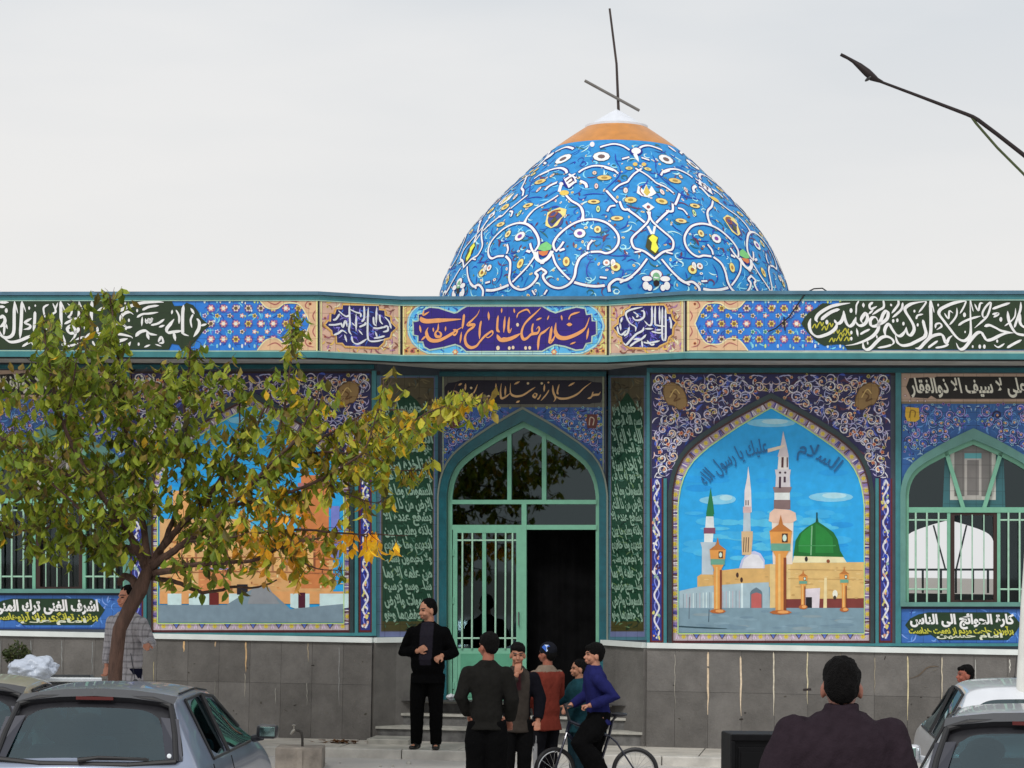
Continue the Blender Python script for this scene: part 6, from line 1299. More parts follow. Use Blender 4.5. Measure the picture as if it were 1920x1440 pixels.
        for a, b_ in zip(xs_, xs_[1:]):
            za = 1.372 - .05 * (a / .55) ** 2; zc_ = 1.372 - .05 * (b_ / .55) ** 2
            mb.face([(a, .40, za), (b_, .40, zc_), (b_, .56, zc_ + .045), (a, .56, za + .045)]); mb.face([(a, .40, za), (a, .45, za - .045), (b_, .45, zc_ - .045), (b_, .40, zc_)][::-1])
        sp = mb.build('spoiler', PLAS, c)
        mb = MB(); mb.box(-.13, .13, .392, .405, 1.345, 1.368); mb.build('brake_light', REDL, sp)
        mb = MB(); mb.tube([(-.04, .085, .955), (.10, .10, .975), (.42, .13, .968)], [.018, .012, .008], 8); mb.box(-.02, .44, .112, .122, .955, .972); mb.build('rear_wiper', RUB, c, smooth=True)
        mb = MB(); mb.ell((.575, .135, .99), (.016, .004, .016), n=6); mb.build('window_sticker', mat('sticker', (.8, .85, .9, 1), .5), c)
    mb = MB(); mb.tube([(0, ST[w0][0] - .12, 1.405), (0, ST[w0][0] - .32, 1.62)], .003, 5); mb.ell((0, ST[w0][0] - .12, 1.41), (.018, .03, .014), n=6); mb.build('aerial', RUB, c)
    for sgn in ((1, -1) if not nolm else (1,) if nolm is True else ()):
        ym = (2.42, 2.95)[kind != 'hatch']
        mb = MB(); mb.box(sgn * .92 - .082, sgn * .92 + .082, ym - .05, ym + .06, .955, 1.065, bev=.03); mb.tube([(sgn * .80, ym + .05, .95), (sgn * .88, ym + .02, .97)], .03, 8); m_ = mb.build('wing_mirror', PLAS if detail else body, c, smooth=True)
        mb = MB(); mb.box(sgn * .925 - .058, sgn * .925 + .058, ym - .056, ym - .051, .975, 1.047, bev=.002); mb.build('mirror_glass', MIRR, m_)
        for yw in (.62, 3.05 if kind == 'hatch' else 3.4):
            mb = MB(); mb.tube([(sgn * .62, yw, .30), (sgn * .80, yw, .30)], .30, 28); w_ = mb.build('wheel', RUB, c, smooth=True)
            mb = MB(); mb.tube([(sgn * .79, yw, .30), (sgn * .815, yw, .30)], .19, 20); mb.build('rim', CHR, w_)
        mb = MB(); yd = 0 if kind == 'hatch' else .6; mb.tube([(sgn * .795, 1.45 + yd, .90), (sgn * .823, 1.47 + yd, .78), (sgn * .829, 1.48 + yd, .60), (sgn * .81, 1.46 + yd, .30)], .0045, 5); mb.tube([(sgn * .795, .66 + yd, .90), (sgn * .822, .70 + yd, .78), (sgn * .828, .86 + yd, .60)], .0045, 5); mb.tube([(sgn * .515, y_, t_ - .045) for y_, t_, f_ in ST if f_ and t_ > 1.38], .007, 5); mb.build('panel_gap', RUB, c)
        mb = MB(); mb.tube([(sgn * .833, (1.0, 1.6)[kind != 'hatch'], .80), (sgn * .838, (1.14, 1.74)[kind != 'hatch'], .80)], .014, 6); mb.build('door_handle', body, c)
        mb = MB(); mb.box(sgn * .78 - .05, sgn * .78 + .05, .02, .10, .60, .84, bev=.02); mb.build('tail_light', REDL, c)
    return c
SILV = paint('silver_blue_paint', (.25, .29, .385, 1)); WHT = paint('pearl_white_paint', (.78, .80, .84, 1)); LS = paint('light_silver_paint', (.64, .65, .69, 1)); BEI = paint('beige_paint', (.58, .54, .46, 1))
def place(px, D, z): p = at(px, 1400, D); p.z = z; return p
GRP = 'cars parked at the roadside'
car(place(152, 16.75, -.165), -2.5, SILV, 'silver-grey hatchback with a black rear spoiler and wiper, near the leaning tree', 'hatch', GRP)
car(place(1935, 15.0, -.14), -13.5, LS, 'light silver car right of the large man in purple, with a grey-green left mirror', 'hatch', GRP, False)
car(place(1962, 19.9, -.21), -5.5, WHT, 'pearl white saloon car parked ahead of the silver one on the right', 'sedan', GRP, False, True)
car(place(-118, 18.2, -.19), 2.0, BEI, 'beige car standing left of the silver-grey hatchback, mostly out of view', 'hatch', GRP, False, 2)
# pickup with a white sheet
pk = empty('pickup_truck', place(56, 22.2, -.16), rad(11), label='small white pickup with its load bed behind the silver-grey hatchback', cat='pickup truck')
WP = paint('white_truck_paint', (.62, .65, .68, 1)); mb = MB(); mb.box(-1.9, .58, 0, 1.5, .55, .62); mb.box(-1.9, .58, 0, .03, .62, 1.20); mb.box(-1.9, .58, 1.47, 1.5, .62, 1.20); mb.box(.55, .58, .03, 1.47, .62, 1.20); mb.build('load_bed', mat('bed_inside', (.05, .055, .06, 1), .6, nscale=6), pk)
mb = MB(); mb.box(-1.95, .62, -.03, .0, .60, 1.16, bev=.008); mb.build('side_board', WP, pk); mb = MB(); mb.box(-1.95, .62, -.045, .055, 1.205, 1.245, bev=.01); mb.build('rail', WP, pk)
mb = MB(); mb.box(-3.5, -2.0, 0, 1.5, .5, 1.75, bev=.12); mb.build('cab', WP, pk, smooth=True)
for xw in (-.2, -2.9):
    for yw in (.08, 1.32): mb = MB(); mb.tube([(xw, yw - .1, .32), (xw, yw + .1, .32)], .32, 20); mb.build('wheel', RUB, pk, smooth=True)
mb = MB(); g_ = bmesh.ops.create_icosphere(mb.bm, subdivisions=5, radius=1)
for v in g_['verts']:
    p = v.co.copy(); n = 1 + .25 * noise.noise(p * 1.8) + .10 * noise.noise(p * 4) - .10 * abs(noise.noise(p * 7)); v.co = Vector((p.x * .22 * n, p.y * .2 * n, max(p.z * .12 * n, -.08)))
mb.build('plastic_sheet', mat('white_plastic', (.46, .51, .60, 1), .35, nscale=6, namt=.1), loc=place(60, 21.9, 1.17), label='crumpled white plastic sheet heaped on the pickup bed', cat='plastic sheet')
mb = MB(); R = random.Random(77)
for _ in range(420):
    a = R.uniform(0, 6.28); r = R.random() ** .5; p = Vector((.13 * r * math.cos(a), .1 * r * math.sin(a), R.uniform(-.15, .13) * (1.2 - r))); d = Vector((R.gauss(0, 1), R.gauss(0, 1), R.gauss(0, 1))).normalized() * .022; s = d.orthogonal().normalized() * .01
    mb.face([p - d, p + s, p + d, p - s], R.choice([(.05, .07, .02, 1), (.035, .05, .015, 1), (.08, .09, .03, 1)]))
for _ in range(14): a = R.uniform(0, 6.28); mb.tube([(0, 0, -.25), (.09 * math.cos(a), .07 * math.sin(a), R.uniform(0, .1))], .003, 4, (.06, .05, .02, 1))
mb.build('potted_plant', LEAFM, loc=place(27, 22.6, 1.27), label='dark green leafy plant poking up behind the white plastic sheet', cat='plant')
# black cabinet
for p_ in bpy.data.objects['plastic_sheet'].data.polygons: p_.use_smooth = True
cb = empty('cabinet', place(1414, 15.2, -.20), rad(6), label='black upright cabinet with a raised rim, left of the man in the purple shirt', cat='cabinet')
BLK = mat('black_lacquer', (.004, .004, .005, 1), .55, nscale=15, namt=.3, spec=.12); mb = MB(); mb.box(-.145, .30, 0, .32, 0, 1.34, bev=.012); mb.build('case', BLK, cb)
mb = MB(); mb.box(-.145, .30, -.022, -.001, 1.30, 1.34, bev=.006); mb.box(-.145, -.12, -.022, -.001, 0, 1.298, bev=.006); mb.box(.275, .30, -.022, -.001, 0, 1.298, bev=.006); mb.build('rim', BLK, cb)
mb = MB(); mb.box(-.10, .255, -.012, -.001, .05, 1.262, bev=.004); mb.box(-.085, .24, -.018, -.0125, .07, 1.235, bev=.003); mb.build('front_panel', mat('black_panel', (.003, .003, .004, 1), .4, spec=.15), cb)
# ---------------- people ----------------
SKINM = attr_mat('skin', rough=.5, spec=.4, nscale=12, namt=.06); CLOTH = attr_mat('cloth', rough=.95, spec=.05, nscale=26, namt=.12, bump=.25, bscale=120); HAIRM = mat('black_hair', (.005, .0045, .0045, 1), .85, nscale=60, namt=.5, bump=1, bscale=130, spec=.12)
SHOE = mat('black_shoe', (.01, .009, .009, 1), .4)
def cloth(c, **k): return mat('cloth', c, .95, nscale=k.get('ns', 20), namt=k.get('na', .14), bump=.3, bscale=90, spec=.05)
def lp(c): return tuple(s2l(x) for x in c) + (1,)
def remesh(mb, name, m, parent, vox, sm=3, fold=0, fs=9, colf=None, seed=0, **k):
    o = mb.build(name, m, parent, **k)
    r = o.modifiers.new('r', 'REMESH'); r.mode = 'VOXEL'; r.voxel_size = vox; s = o.modifiers.new('s', 'SMOOTH'); s.factor = .6; s.iterations = sm; apply_mods(o)
    me = o.data
    if fold:
        me.update(); off = Vector((seed * 3.1, 0, 0))
        nr = [v.normal.copy() for v in me.vertices]
        for v, vn in zip(me.vertices, nr):
            q = v.co.copy(); n = noise.noise(Vector((q.x * fs * 1.3, q.y * fs * 1.3, q.z * fs * .55)) + off) + .5 * noise.noise(Vector((q.x * fs * 3 + q.z * fs * 2.2, q.y * fs * 3, q.z * fs * 1.2 - q.x * fs)) + off)
            v.co = q + vn * n * fold
    if colf:
        if 'Col' in me.color_attributes: me.color_attributes.remove(me.color_attributes['Col'])
        ca = me.color_attributes.new('Col', 'FLOAT_COLOR', 'POINT'); arr = []
        for v in me.vertices: arr += list(colf(v.co))
        ca.data.foreach_set('color', arr)
    for p in me.polygons: p.use_smooth = True
    me.materials.clear(); me.materials.append(m); return o
def loft(mb, rings, n=20):
    R_ = []
    for cx, cy, cz, rx_, ry_ in rings:
        R_.append([mb.bm.verts.new((cx + rx_ * (abs(math.cos(t)) ** .82) * (1 if math.cos(t) >= 0 else -1), cy + ry_ * (abs(math.sin(t)) ** .82) * (1 if math.sin(t) >= 0 else -1), cz)) for t in [2 * math.pi * i / n for i in range(n)]])
    for a, b in zip(R_, R_[1:]):
        for i in range(n): mb.bm.faces.new([a[i], a[(i + 1) % n], b[(i + 1) % n], b[i]])
    mb.bm.faces.new(R_[0][::-1]); mb.bm.faces.new(R_[-1])
def hand(mb, wr, d, nrm, side, s, curl=.5):
    d = Vector(d).normalized(); nrm = (Vector(nrm) - d * d.dot(Vector(nrm))).normalized(); ac = d.cross(nrm) * side
    M = Matrix((ac, nrm, d)).transposed().to_4x4(); wr = Vector(wr)
    mb.ell(wr + d * .045 * s, (.040 * s, .017 * s, .052 * s), n=8, rot=M); mb.tube([wr - d * .03 * s, wr + d * .02 * s], .024 * s, 8)
    for i, (o, L) in enumerate(((-.030, .066), (-.010, .076), (.011, .072), (.030, .056))):
        b = wr + d * .085 * s + ac * o * s; c1 = curl * (.9 + .15 * i); d2 = (d * math.cos(c1) - nrm * math.sin(c1)); d3 = (d * math.cos(c1 * 2.2) - nrm * math.sin(c1 * 2.2))
        mb.tube([b - d * .02 * s, b, b + d2 * L * .5 * s, b + d2 * L * .5 * s + d3 * L * .5 * s], [.0105 * s, .0105 * s, .0095 * s, .0075 * s], 6)
    t0 = wr + d * .025 * s - ac * .034 * s; t1 = t0 + (d * .6 - ac * .55 - nrm * .3).normalized() * .035 * s; mb.tube([t0, t1, t1 + (d * .85 - ac * .05 - nrm * .45).normalized() * .032 * s], [.013 * s, .012 * s, .009 * s], 6)
def person(loc, yaw, H, label, sp):
    """figure facing -Y in its own frame; joints in units of H"""
    root = empty('person', loc, rad(yaw), label=label, cat='person', group=None); U = H; fat = sp.get('fat', 1.0)
    J = dict(rs=(-.106, 0, .772), re=(-.135, .01, .63), rw=(-.140, -.02, .49), ls=(.106, 0, .772), le=(.135, .01, .63), lw=(.140, -.02, .49), rh=(-.052, 0, .50), rk=(-.055, -.008, .28), ra=(-.055, .012, .045), lh=(.052, 0, .50), lk=(.055, -.008, .28), la=(.055, .012, .045))
    J.update(sp.get('J', {})); J = {k: Vector(v) * U for k, v in J.items()}
    lean = Vector(sp.get('lean', (0, 0, 0))) * U            # displacement of the shoulders
    for k in ('rs', 'ls'): J[k] = J[k] + lean
    NK = Vector((0, .004 * U, .835 * U)) + lean; HR = Matrix.Rotation(rad(sp.get('hyaw', 0)), 4, 'Z') @ Matrix.Rotation(rad(sp.get('hpitch', 0)), 4, 'X'); HC = NK + Vector((0, -.008 * U, (.018 - sp.get('hdrop', 0)) * U))
    def hm(x, y, z): return HC + (HR @ Vector((x * U, y * U, (z - .853) * U)))
    skin = sp.get('skin', (176, 122, 96)); sk = lp(skin)
    b = MB()
    b.ell(hm(0, .006, .938), (.046 * U, .056 * U, .060 * U), n=14, rot=HR); b.ell(hm(0, -.014, .903), (.036 * U, .040 * U, .038 * U), n=12, rot=HR); b.ell(hm(0, -.036, .880), (.018 * U, .015 * U, .013 * U), n=8, rot=HR)
    b.tube([hm(0, -.044, .930), hm(0, -.058, .912), hm(0, -.064, .903)], [.007 * U, .009 * U, .0095 * U], 8); b.ell(hm(0, -.052, .887), (.017 * U, .008 * U, .007 * U), n=8, rot=HR); b.ell(hm(0, -.045, .940), (.032 * U, .010 * U, .007 * U), n=8, rot=HR)
    for s_ in (1, -1): b.ell(hm(s_ * .047, .004, .915), (.007 * U, .014 * U, .019 * U), n=8, rot=HR); b.ell(hm(s_ * .024, -.040, .905), (.014 * U, .013 * U, .014 * U), n=8, rot=HR)
    b.tube([NK + Vector((0, .006, -.04)) * U, hm(0, .008, .885)], [.037 * U, .033 * U], 12)
    def tors(e, f=1.0, z0=.50):
        L_ = lambda z: lean * min(max((z - .52) / .3, 0), 1)
        R_ = [(.50, .078, .058), (.54, .086, .066), (.60, .080, .064), (.66, .084, .066), (.72, .096, .070), (.76, .106, .066), (.788, .104, .056), (.808, .082, .046), (.825, .056, .041), (.842, .036, .036)]
        bel = sp.get('belly', 0); out = []
        for z, rx_, ry_ in R_:
            if z < z0: continue
            bb = bel * math.exp(-((z - .60) / .07) ** 2); l = L_(z); out.append((l.x, l.y - bb * U * .5, z * U, (rx_ * fat * f + e) * U + bb * U * .35, (ry_ * fat * f + e) * U + bb * U * .5))
        return out
    loft(b, tors(-.007))
    ar = fat ** .6
    for s_, k in ((-1, 'r'), (1, 'l')):
        sh, el, wr = J[k + 's'], J[k + 'e'], J[k + 'w']; b.ell(sh, (.032 * U * ar,) * 3, n=8); b.tube([sh, (sh + el) / 2, el, (el * .6 + wr * .4), wr], [.034 * U * ar, .030 * U * ar, .025 * U, .025 * U, .0165 * U], 10)
        d = (wr - el).normalized(); hd_ = sp.get(k + 'hand', (d, Vector((0, 1, 0)) if abs(d.y) < .8 else Vector((0, 0, 1)), .5)); hand(b, wr, hd_[0], hd_[1], s_, U / 1.75, hd_[2])
        hp_, kn, an = J[k + 'h'], J[k + 'k'], J[k + 'a']; b.tube([hp_ + Vector((0, 0, .02 * U)), (hp_ + kn) / 2, kn, kn * .65 + an * .35, an], [.043 * U, .036 * U, .026 * U, .027 * U, .021 * U], 10)
        fd = Vector(sp.get(k + 'foot', (s_ * .15, -1, 0))).normalized(); b.tube([an + Vector((0, 0, -.015 * U)) - fd * .02 * U, an + fd * .09 * U - Vector((0, 0, .028 * U))], [.024 * U, .018 * U], 8)
    ih = HR.inverted()
    def colf(co):
        q = ih @ (co - HC); x, y, z = q.x / U, q.y / U, q.z / U + .853
        if z > .86 and y < -.02 and abs(x) < .05:
            for s_ in (1, -1):
                if ((x - s_ * .0185) / .0095) ** 2 + ((z - .928) / .0042) ** 2 < 1: return (.012, .008, .007, 1)
                if ((x - s_ * .0190) / .0155) ** 2 + ((z - .9425) / .0038) ** 2 < 1: return (.014, .010, .009, 1)
            if (x / .016) ** 2 + ((z - .8865) / .0045) ** 2 < 1 and y < -.045: return (sk[0] * .8, sk[1] * .62, sk[2] * .6, 1)
            if sp.get('stub') and z < .90: return (sk[0] * .72, sk[1] * .74, sk[2] * .78, 1)
        return sk
    body = remesh(b, 'body', SKINM, root, .0068 * (U / 1.75), 2, colf=colf)
    # hair or cap
    hb = MB(); hv = sp.get('hair', 1.0)
    hb.ell(hm(0, .015, .953), (.0505 * U * hv, .0575 * U * hv, .0545 * U * hv), n=14, rot=HR); hb.ell(hm(0, .034, .930), (.0455 * U, .0380 * U, .050 * U), n=12, rot=HR)
    if sp.get('fringe'): hb.ell(hm(0, -.026, .972), (.038 * U, .030 * U, .020 * U), n=10, rot=HR)
    ho = remesh(hb, 'hair', HAIRM, root, .009, 1, fold=.007, fs=26, seed=H)
    if sp.get('cap'):
        cb_ = MB(); cb_.ell(hm(0, .010, .957), (.055 * U, .064 * U, .056 * U), n=14, rot=HR); cb_.ell(hm(0, .01, .935), (.053 * U, .062 * U, .014 * U), n=10, rot=HR); co_ = remesh(cb_, 'cap', cloth((.012, .013, .018, 1)), root, .010, 2)
        a = MB(); pv = [(-.030, -.004, .972), (-.014, -.014, .990), (.016, -.014, .990), (.032, -.004, .970), (.004, .006, .942)]
        side = Matrix.Rotation(rad(sp['cap']), 4, 'Z')
        pts = [HC + (HR @ side @ Vector((x * U, -.0645 * U * math.cos(x / .06) * math.cos((z - .955) / .062), (z - .853) * U))) for x, y, z in pv]; cen = sum(pts, Vector()) / 5
        for i in range(5): a.face([cen + (cen - HC).normalized() * .006, pts[i] + (pts[i] - HC).normalized() * .004, pts[(i + 1) % 5] + (pts[(i + 1) % 5] - HC).normalized() * .004], lp((200, 214, 240)) if i % 2 else lp((70, 110, 200)))
        a.build('badge', CLOTH, co_)
    # top
    tp_ = sp['top']; z0 = tp_.get('hem', .50); e = tp_.get('e', .010); m = MB()
    rr = tors(e)
    lo = rr[0]; zz = .50
    if z0 < .50: rr = [(0, 0, z0 * U, (.085 * fat + e + tp_.get('flare', .006)) * U, (.064 * fat + e + tp_.get('flare', .006)) * U)] + rr
    else: rr = [r for r in rr if r[2] >= z0 * U - 1e-6]
    loft(m, rr)
    sl = tp_.get('sleeve', .93); se = tp_.get('se', .010)
    for k in 'rl':
        sh, el, wr = J[k + 's'], J[k + 'e'], J[k + 'w']; we = el + (wr - el) * sl; m.ell(sh, ((.031 * ar + se) * U,) * 3, n=8); m.tube([sh, (sh + el) / 2, el, (el + we) / 2, we], [(.031 * ar + se) * U, (.030 * ar + se) * U, (.027 + se) * U, (.024 + se) * U, (.018 + se) * U], 12)
    if tp_.get('collar'): m.tube([NK + Vector((0, .006, -.025)) * U, NK + Vector((0, .004, .018 if tp_['collar'] is True else tp_['collar'])) * U], [.050 * U, .043 * U], 14)
    if tp_.get('colf'):
        to = remesh(m, tp_.get('name', 'jacket'), CLOTH, root, .011, 3, fold=tp_.get('fold', .007), fs=8, colf=lambda co: tp_['colf'](co / U), seed=H * 7)
    else: to = remesh(m, tp_.get('name', 'jacket'), cloth(tp_['c']), root, .011, 3, fold=tp_.get('fold', .007), fs=8, seed=H * 7)
    # trousers
    tr = sp['tr']; m = MB(); te = tr.get('e', .008)
    loft(m, [(0, 0, .455 * U, (.076 * fat + te) * U, (.058 * fat + te) * U), (0, 0, .50 * U, (.080 * fat + te) * U, (.060 * fat + te) * U), (0, 0, .545 * U, (.084 * fat + te) * U, (.062 * fat + te) * U)])
    for k in 'rl':
        hp_, kn, an = J[k + 'h'], J[k + 'k'], J[k + 'a']; b_ = tr.get('bag', 0); m.tube([hp_, (hp_ + kn) / 2, kn, (kn + an) / 2, an + (an - kn).normalized() * .008 * U], [(.053 + te) * U * fat ** .5, (.046 + te + b_) * U, (.035 + te + b_) * U, (.032 + te + b_ * 1.1) * U, (.027 + te + b_ * .5) * U], 12)
    if tr.get('colf'): remesh(m, 'trousers', CLOTH, root, .011, 3, fold=.007, fs=8, colf=lambda co: tr['colf'](co / U), seed=H * 5)
    else: remesh(m, 'trousers', cloth(tr['c']), root, .011, 3, fold=.007, fs=8, seed=H * 5)
    for s_, k in ((-1, 'r'), (1, 'l')):
        an = J[k + 'a']; fd = Vector(sp.get(k + 'foot', (s_ * .15, -1, 0))).normalized(); m = MB(); q = an - Vector((0, 0, .022 * U)); Rz_ = Matrix.Rotation(math.atan2(fd.x, -fd.y), 4, 'Z')
        m.ell(q - fd * .012 * U + Vector((0, 0, .002 * U)), (.028 * U, .034 * U, .024 * U), n=8, rot=Rz_); m.ell(q + fd * .060 * U - Vector((0, 0, .006 * U)), (.027 * U, .055 * U, .017 * U), n=8, rot=Rz_); m.ell(q + fd * .03 * U + Vector((0, 0, .002 * U)), (.025 * U, .05 * U, .020 * U), n=8, rot=Rz_)
        remesh(m, 'shoe', sp.get('shoem', SHOE), root, .008, 1)
    return root
def pl(px, D, z): p = at(px, 1400, D); p.z = z; return p
blk = lambda v: (v * .5, v * .5, v * .55, 1)
# man in black by the steps
def blackshirt(q):
    if q.y < -.03 and abs(q.x) < .042 - max(0, (.62 - q.z)) * .05 and .56 < q.z < .86: return (.020, .018, .026, 1)
    return (.003, .003, .0035, 1)
pA = person(pl(800, 28.75, 0), -8, 1.74, 'man in black jacket and trousers standing left of the door, looking aside', dict(fat=1.12, belly=.035, hyaw=-48, hpitch=9, stub=1, hair=.97, skin=(186, 132, 106),
    J=dict(re=(-.172, .02, .640), rw=(-.050, -.105, .655), le=(.172, .01, .635), lw=(.105, -.10, .625), ra=(-.072, .01, .045), rk=(-.068, -.01, .28), la=(.062, -.0, .045), lk=(.060, -.01, .28)),
    rhand=((.7, -.25, .35), (0, -1, .1), 1.1), lhand=((-.35, -.6, -.25), (0, -.6, .8), 1.1), top=dict(colf=blackshirt, hem=.44, flare=.012, collar=True, se=.012), tr=dict(c=blk(.006), bag=.004)))
mb = MB(); mb.ell((.012, -.118, .93), (.022, .006, .014), n=8); mb.build('belt_buckle', CHR, pA)
# boy in grey shirt, back to camera
pB = person(pl(912, 23.1, -.125), 176, 1.635, 'boy seen from behind in a dark grey shirt and baggy black trousers', dict(fat=.95, hyaw=42, hair=1.08, fringe=1, skin=(150, 92, 72),
    J=dict(le=(.150, .02, .635), lw=(.105, -.055, .53), re=(-.142, .0, .63), rw=(-.125, -.07, .50)), top=dict(c=(.013, .0125, .0115, 1), hem=.455, flare=.010, collar=.012, name='shirt', fold=.008, se=.014), tr=dict(c=blk(.006), bag=.022)))
# boy in brown and black jacket, hand on face
def brownj(q):
    if q.x > .075 and q.z > .5 and q.z < .84: return (.006, .006, .009, 1)
    if q.x < -.085: return (.005, .005, .007, 1)
    if abs(q.x) < .012 and q.z > .70: return (.06, .02, .025, 1)
    return (.042, .035, .030, 1)
pC = person(pl(968, 24.4, -.12), 8, 1.50, 'boy in a brown and black jacket covering his mouth with one hand', dict(fat=.92, skin=(165, 112, 88), hyaw=-6, hpitch=8, fringe=1,
    J=dict(le=(.150, -.02, .64), lw=(.13, -.07, .50), re=(-.125, -.06, .66), rw=(-.02, -.12, .80)), rhand=((.15, .05, 1), (0, -1, 0), .5), top=dict(colf=brownj, hem=.42, flare=.008, collar=True, se=.016, e=.014), tr=dict(c=blk(.009), bag=.006)))
mb = MB(); mb.box(.085, .150, -.128, -.124, 1.055, 1.105, lp((214, 196, 52))); mb.build('yellow_badge', CLOTH, pC).rotation_euler = (0, rad(-18), 0)
mb = MB(); mb.ell((.085, -.075, .60), (.026, .012, .055), (.30, .22, .03, 1), 6); mb.build('yellow_print', CLOTH, pC)
# child in rust red coat
def redc(q):
    if q.z > .805: return (.20, .155, .12, 1)
    return (.165, .032, .022, 1)
pD = person(pl(1023, 25.3, -.115), -142, 1.47, 'child in a rust red hooded coat and black cap with a blue and white badge', dict(fat=.92, skin=(150, 90, 70), cap=118, hyaw=14, hpitch=-4,
    J=dict(re=(-.140, -.03, .65), rw=(-.10, -.12, .57), le=(.135, -.01, .64), lw=(.11, -.09, .55)), top=dict(colf=redc, hem=.40, flare=.020, collar=.015, e=.018, se=.016, name='coat'), tr=dict(colf=lambda q: (.35, .35, .36, 1) if abs(abs(q.x) - .092) < .008 and q.y < .02 else (.010, .010, .013, 1), bag=.004)))
# small child in teal
pE = person(pl(1083, 25.6, -.11), -62, 1.29, 'small child in a dark teal jacket standing behind the bicycle', dict(skin=(170, 120, 94), hyaw=-8,
    J=dict(re=(-.120, -.05, .66), rw=(-.08, -.16, .64), le=(.13, -.04, .66), lw=(.10, -.17, .64)), lhand=((-.1, -1, -.05), (0, 0, 1), .3), top=dict(c=(.012, .048, .062, 1), hem=.42, flare=.012, collar=True, e=.012), tr=dict(c=(.014, .035, .048, 1), bag=.004)))
# boy astride the bicycle
pF = person(pl(1122, 24.75, -.125), -78, 1.53, 'boy in a blue jacket astride the bicycle, looking left', dict(fat=.93, skin=(182, 128, 104), fringe=1, hair=1.10, hyaw=6, lean=(0, -.035, -.02),
    J=dict(le=(.155, .07, .645), lw=(.10, -.085, .585), re=(-.13, -.05, .64), rw=(-.10, -.165, .575), lh=(.052, 0, .49), lk=(.075, -.135, .34), la=(.075, .0, .15), rk=(-.07, -.03, .28), ra=(-.08, .03, .05)),
    lhand=((-.1, -1, -.1), (0, 0, 1), 1.2), lfoot=(.1, -1, -.1), top=dict(c=(.016, .018, .092, 1), hem=.455, flare=.008, collar=True, e=.012, se=.012), tr=dict(c=blk(.008), bag=.020, e=.018)))
mb = MB(); mb.box(-.03, .03, -.002, .002, -.025, .025, lp((190, 196, 226)), bev=0); o = mb.build('paper_slip', CLOTH, pF); o.location = (.125, -.10, .60); o.rotation_euler = (rad(20), rad(30), rad(80))
# man behind the tree
def check(q):
    k = (.9 if (q.x * 30 + q.z * 3) % 1 < .3 else 1) * (.62 if (q.z * 26) % 1 < .24 else 1) * (.66 if (q.x * 34) % 1 < .22 else 1)
    return (.44 * k, .42 * k, .45 * k, 1)
pG = person(pl(232, 28.0, -.01), -30, 1.86, 'man in a grey checked shirt standing behind the leaning tree trunk', dict(fat=1.08, skin=(190, 130, 106), hyaw=-20,
    J=dict(le=(.175, .0, .655), lw=(.275, -.14, .645), re=(-.15, .03, .64), rw=(-.13, -.02, .51)), lhand=((.5, -.8, .15), (0, .3, 1), .9), top=dict(colf=check, hem=.40, flare=.014, collar=True, name='shirt', se=.014, e=.014), tr=dict(c=(.012, .013, .03, 1))))
# foreground man from behind
pH = person(pl(1578, 12.05, -.172), 178, 1.94, 'large man seen from behind in a dark purple shirt beside the black cabinet', dict(fat=1.20, hdrop=.021, skin=(142, 92, 76), hair=.95, hyaw=-6, hpitch=6,
    J=dict(rs=(-.118, 0, .778), ls=(.118, 0, .782), re=(-.160, .03, .615), rw=(-.12, -.09, .50), le=(.185, .045, .625), lw=(.14, -.07, .53)), top=dict(c=(.026, .018, .024, 1), hem=.46, flare=.01, collar=.028, name='shirt', fold=.014, se=.020, e=.016), tr=dict(c=blk(.01))))
# boy behind the white car
pI = person(pl(1810, 24.6, -.12), -80, 1.34, 'dark-haired boy whose head shows over the pearl white car', dict(skin=(150, 84, 66), fringe=1, top=dict(c=(.03, .03, .035, 1)), tr=dict(c=blk(.01))))
# ---------------- bicycle ----------------
BD = 24.75; bc = pl(1120, BD, -.125); bike = empty('bicycle', bc, label="child's dark blue bicycle with the boy in the blue jacket standing over it", cat='bicycle')
def bp(px, py, dd=0): return at(px, py, BD + dd) - bc
FR = paint('dark_blue_frame', (.012, .014, .03, 1)); r_w = .235
cw = bp(1191, 1437); cf = bp(1040, 1437, -.10); cw.z = cf.z = r_w + .008
mb = MB(); BB = bp(1122, 1437); BB.z = .25; ST_ = bp(1142, 1380); HT0, HT1 = bp(1068, 1352, -.03), bp(1063, 1374, -.04)
mb.tube([BB, ST_, bp(1149, 1350)], .015, 8); mb.tube([ST_, bp(1125, 1374), bp(1100, 1366), HT0], .016, 8); mb.tube([BB, HT1], .018, 8); mb.tube([HT0, HT1], .020, 8)
for s_ in (-.045, .045): o_ = Vector((0, s_, 0)); mb.tube([BB + o_ * .5, cw + o_], .009, 6); mb.tube([ST_ + o_ * .4, bp(1156, 1392) + o_, cw + o_], .009, 6); mb.tube([HT1 + o_ * .3, HT1 + (cf - HT1) * .25 + o_, cf + o_], .011, 6)
mb.build('frame', FR, bike, smooth=True)
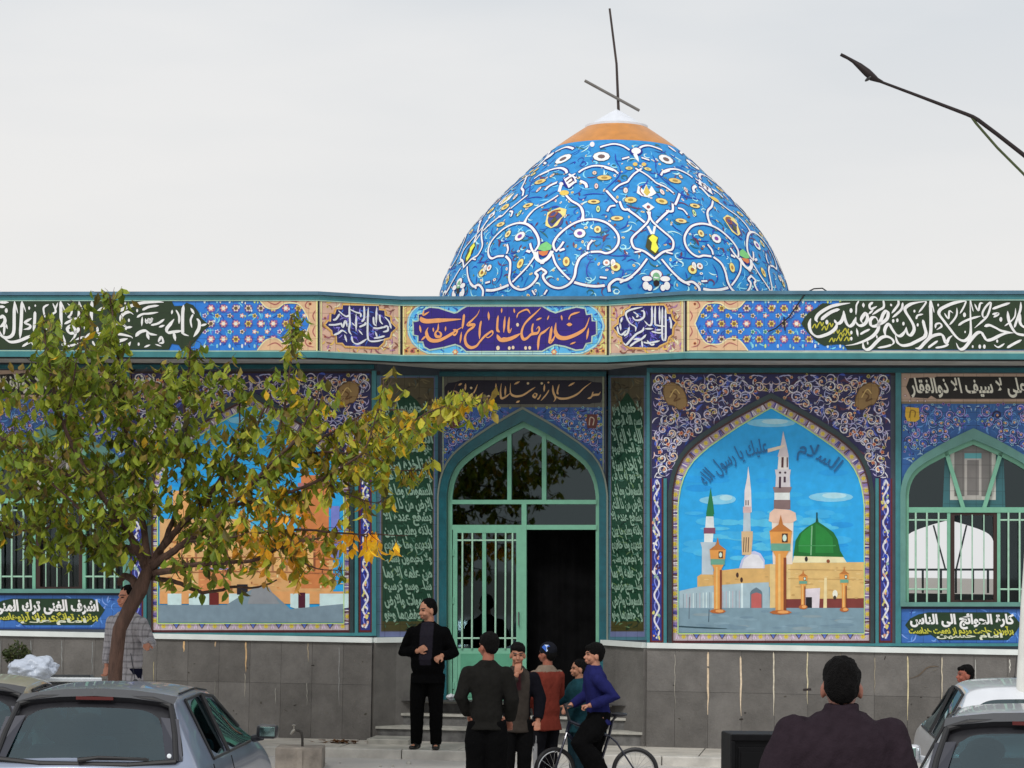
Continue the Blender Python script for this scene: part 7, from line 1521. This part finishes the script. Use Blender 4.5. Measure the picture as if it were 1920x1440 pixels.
mb = MB(); st0 = bp(1157, 1340); mb.ell(st0 + Vector((.02, 0, 0)), (.085, .062, .024), n=10); mb.ell(st0 - Vector((.08, 0, -.004)), (.07, .024, .018), n=8); mb.tube([bp(1149, 1350), st0 - Vector((0, 0, .01))], .012, 8); mb.build('saddle', PLAS, bike, smooth=True)
mb = MB(); hb0 = bp(1060, 1325, -.03); mb.tube([HT0, hb0], .014, 8); mb.tube([hb0 + Vector((.05, -.26, .02)), hb0 + Vector((-.01, -.14, .01)), hb0, hb0 + Vector((-.01, .14, .01)), hb0 + Vector((.05, .26, .02))], .011, 8); mb.build('handlebar', PLAS, bike, smooth=True)
for nm, c_, rz in (('wheel', cw, 0), ('wheel', cf, 28)):
    Rw = Matrix.Rotation(rad(rz), 3, 'Z'); ring = lambda r, n, o=0: [c_ + Rw @ Vector((r * math.cos(2 * math.pi * i / n), o, r * math.sin(2 * math.pi * i / n))) for i in range(n + 1)]
    mb = MB(); mb.tube(ring(r_w - .02, 40), .020, 8, cap=False); w_ = mb.build('wheel', RUB, bike, smooth=True)
    mb = MB(); mb.tube(ring(r_w - .045, 40), .008, 6, cap=False); mb.build('rim', CHR, w_, smooth=True)
    mb = MB(); hub = [c_ + Rw @ Vector((0, s_, 0)) for s_ in (-.035, .035)]; mb.tube(hub, .018, 8)
    for i in range(20): mb.tube([hub[i % 2], ring(r_w - .045, 20)[i]], .0013, 3)
    mb.build('spokes', CHR, w_)
mb = MB(); mb.tube([BB + Vector((0, -.05, 0)), BB + Vector((0, .05, 0))], .06, 16); mb.tube([BB + Vector((0, -.06, 0)), BB + Vector((.02, -.07, -.13))], .010, 6); mb.tube([BB + Vector((0, .06, 0)), BB + Vector((-.02, .07, .13))], .010, 6); mb.box(BB.x - .03, BB.x + .07, BB.y - .15, BB.y - .07, BB.z - .145, BB.z - .12); mb.box(BB.x - .06, BB.x + .04, BB.y + .07, BB.y + .15, BB.z + .12, BB.z + .145); mb.build('pedals', PLAS, bike)
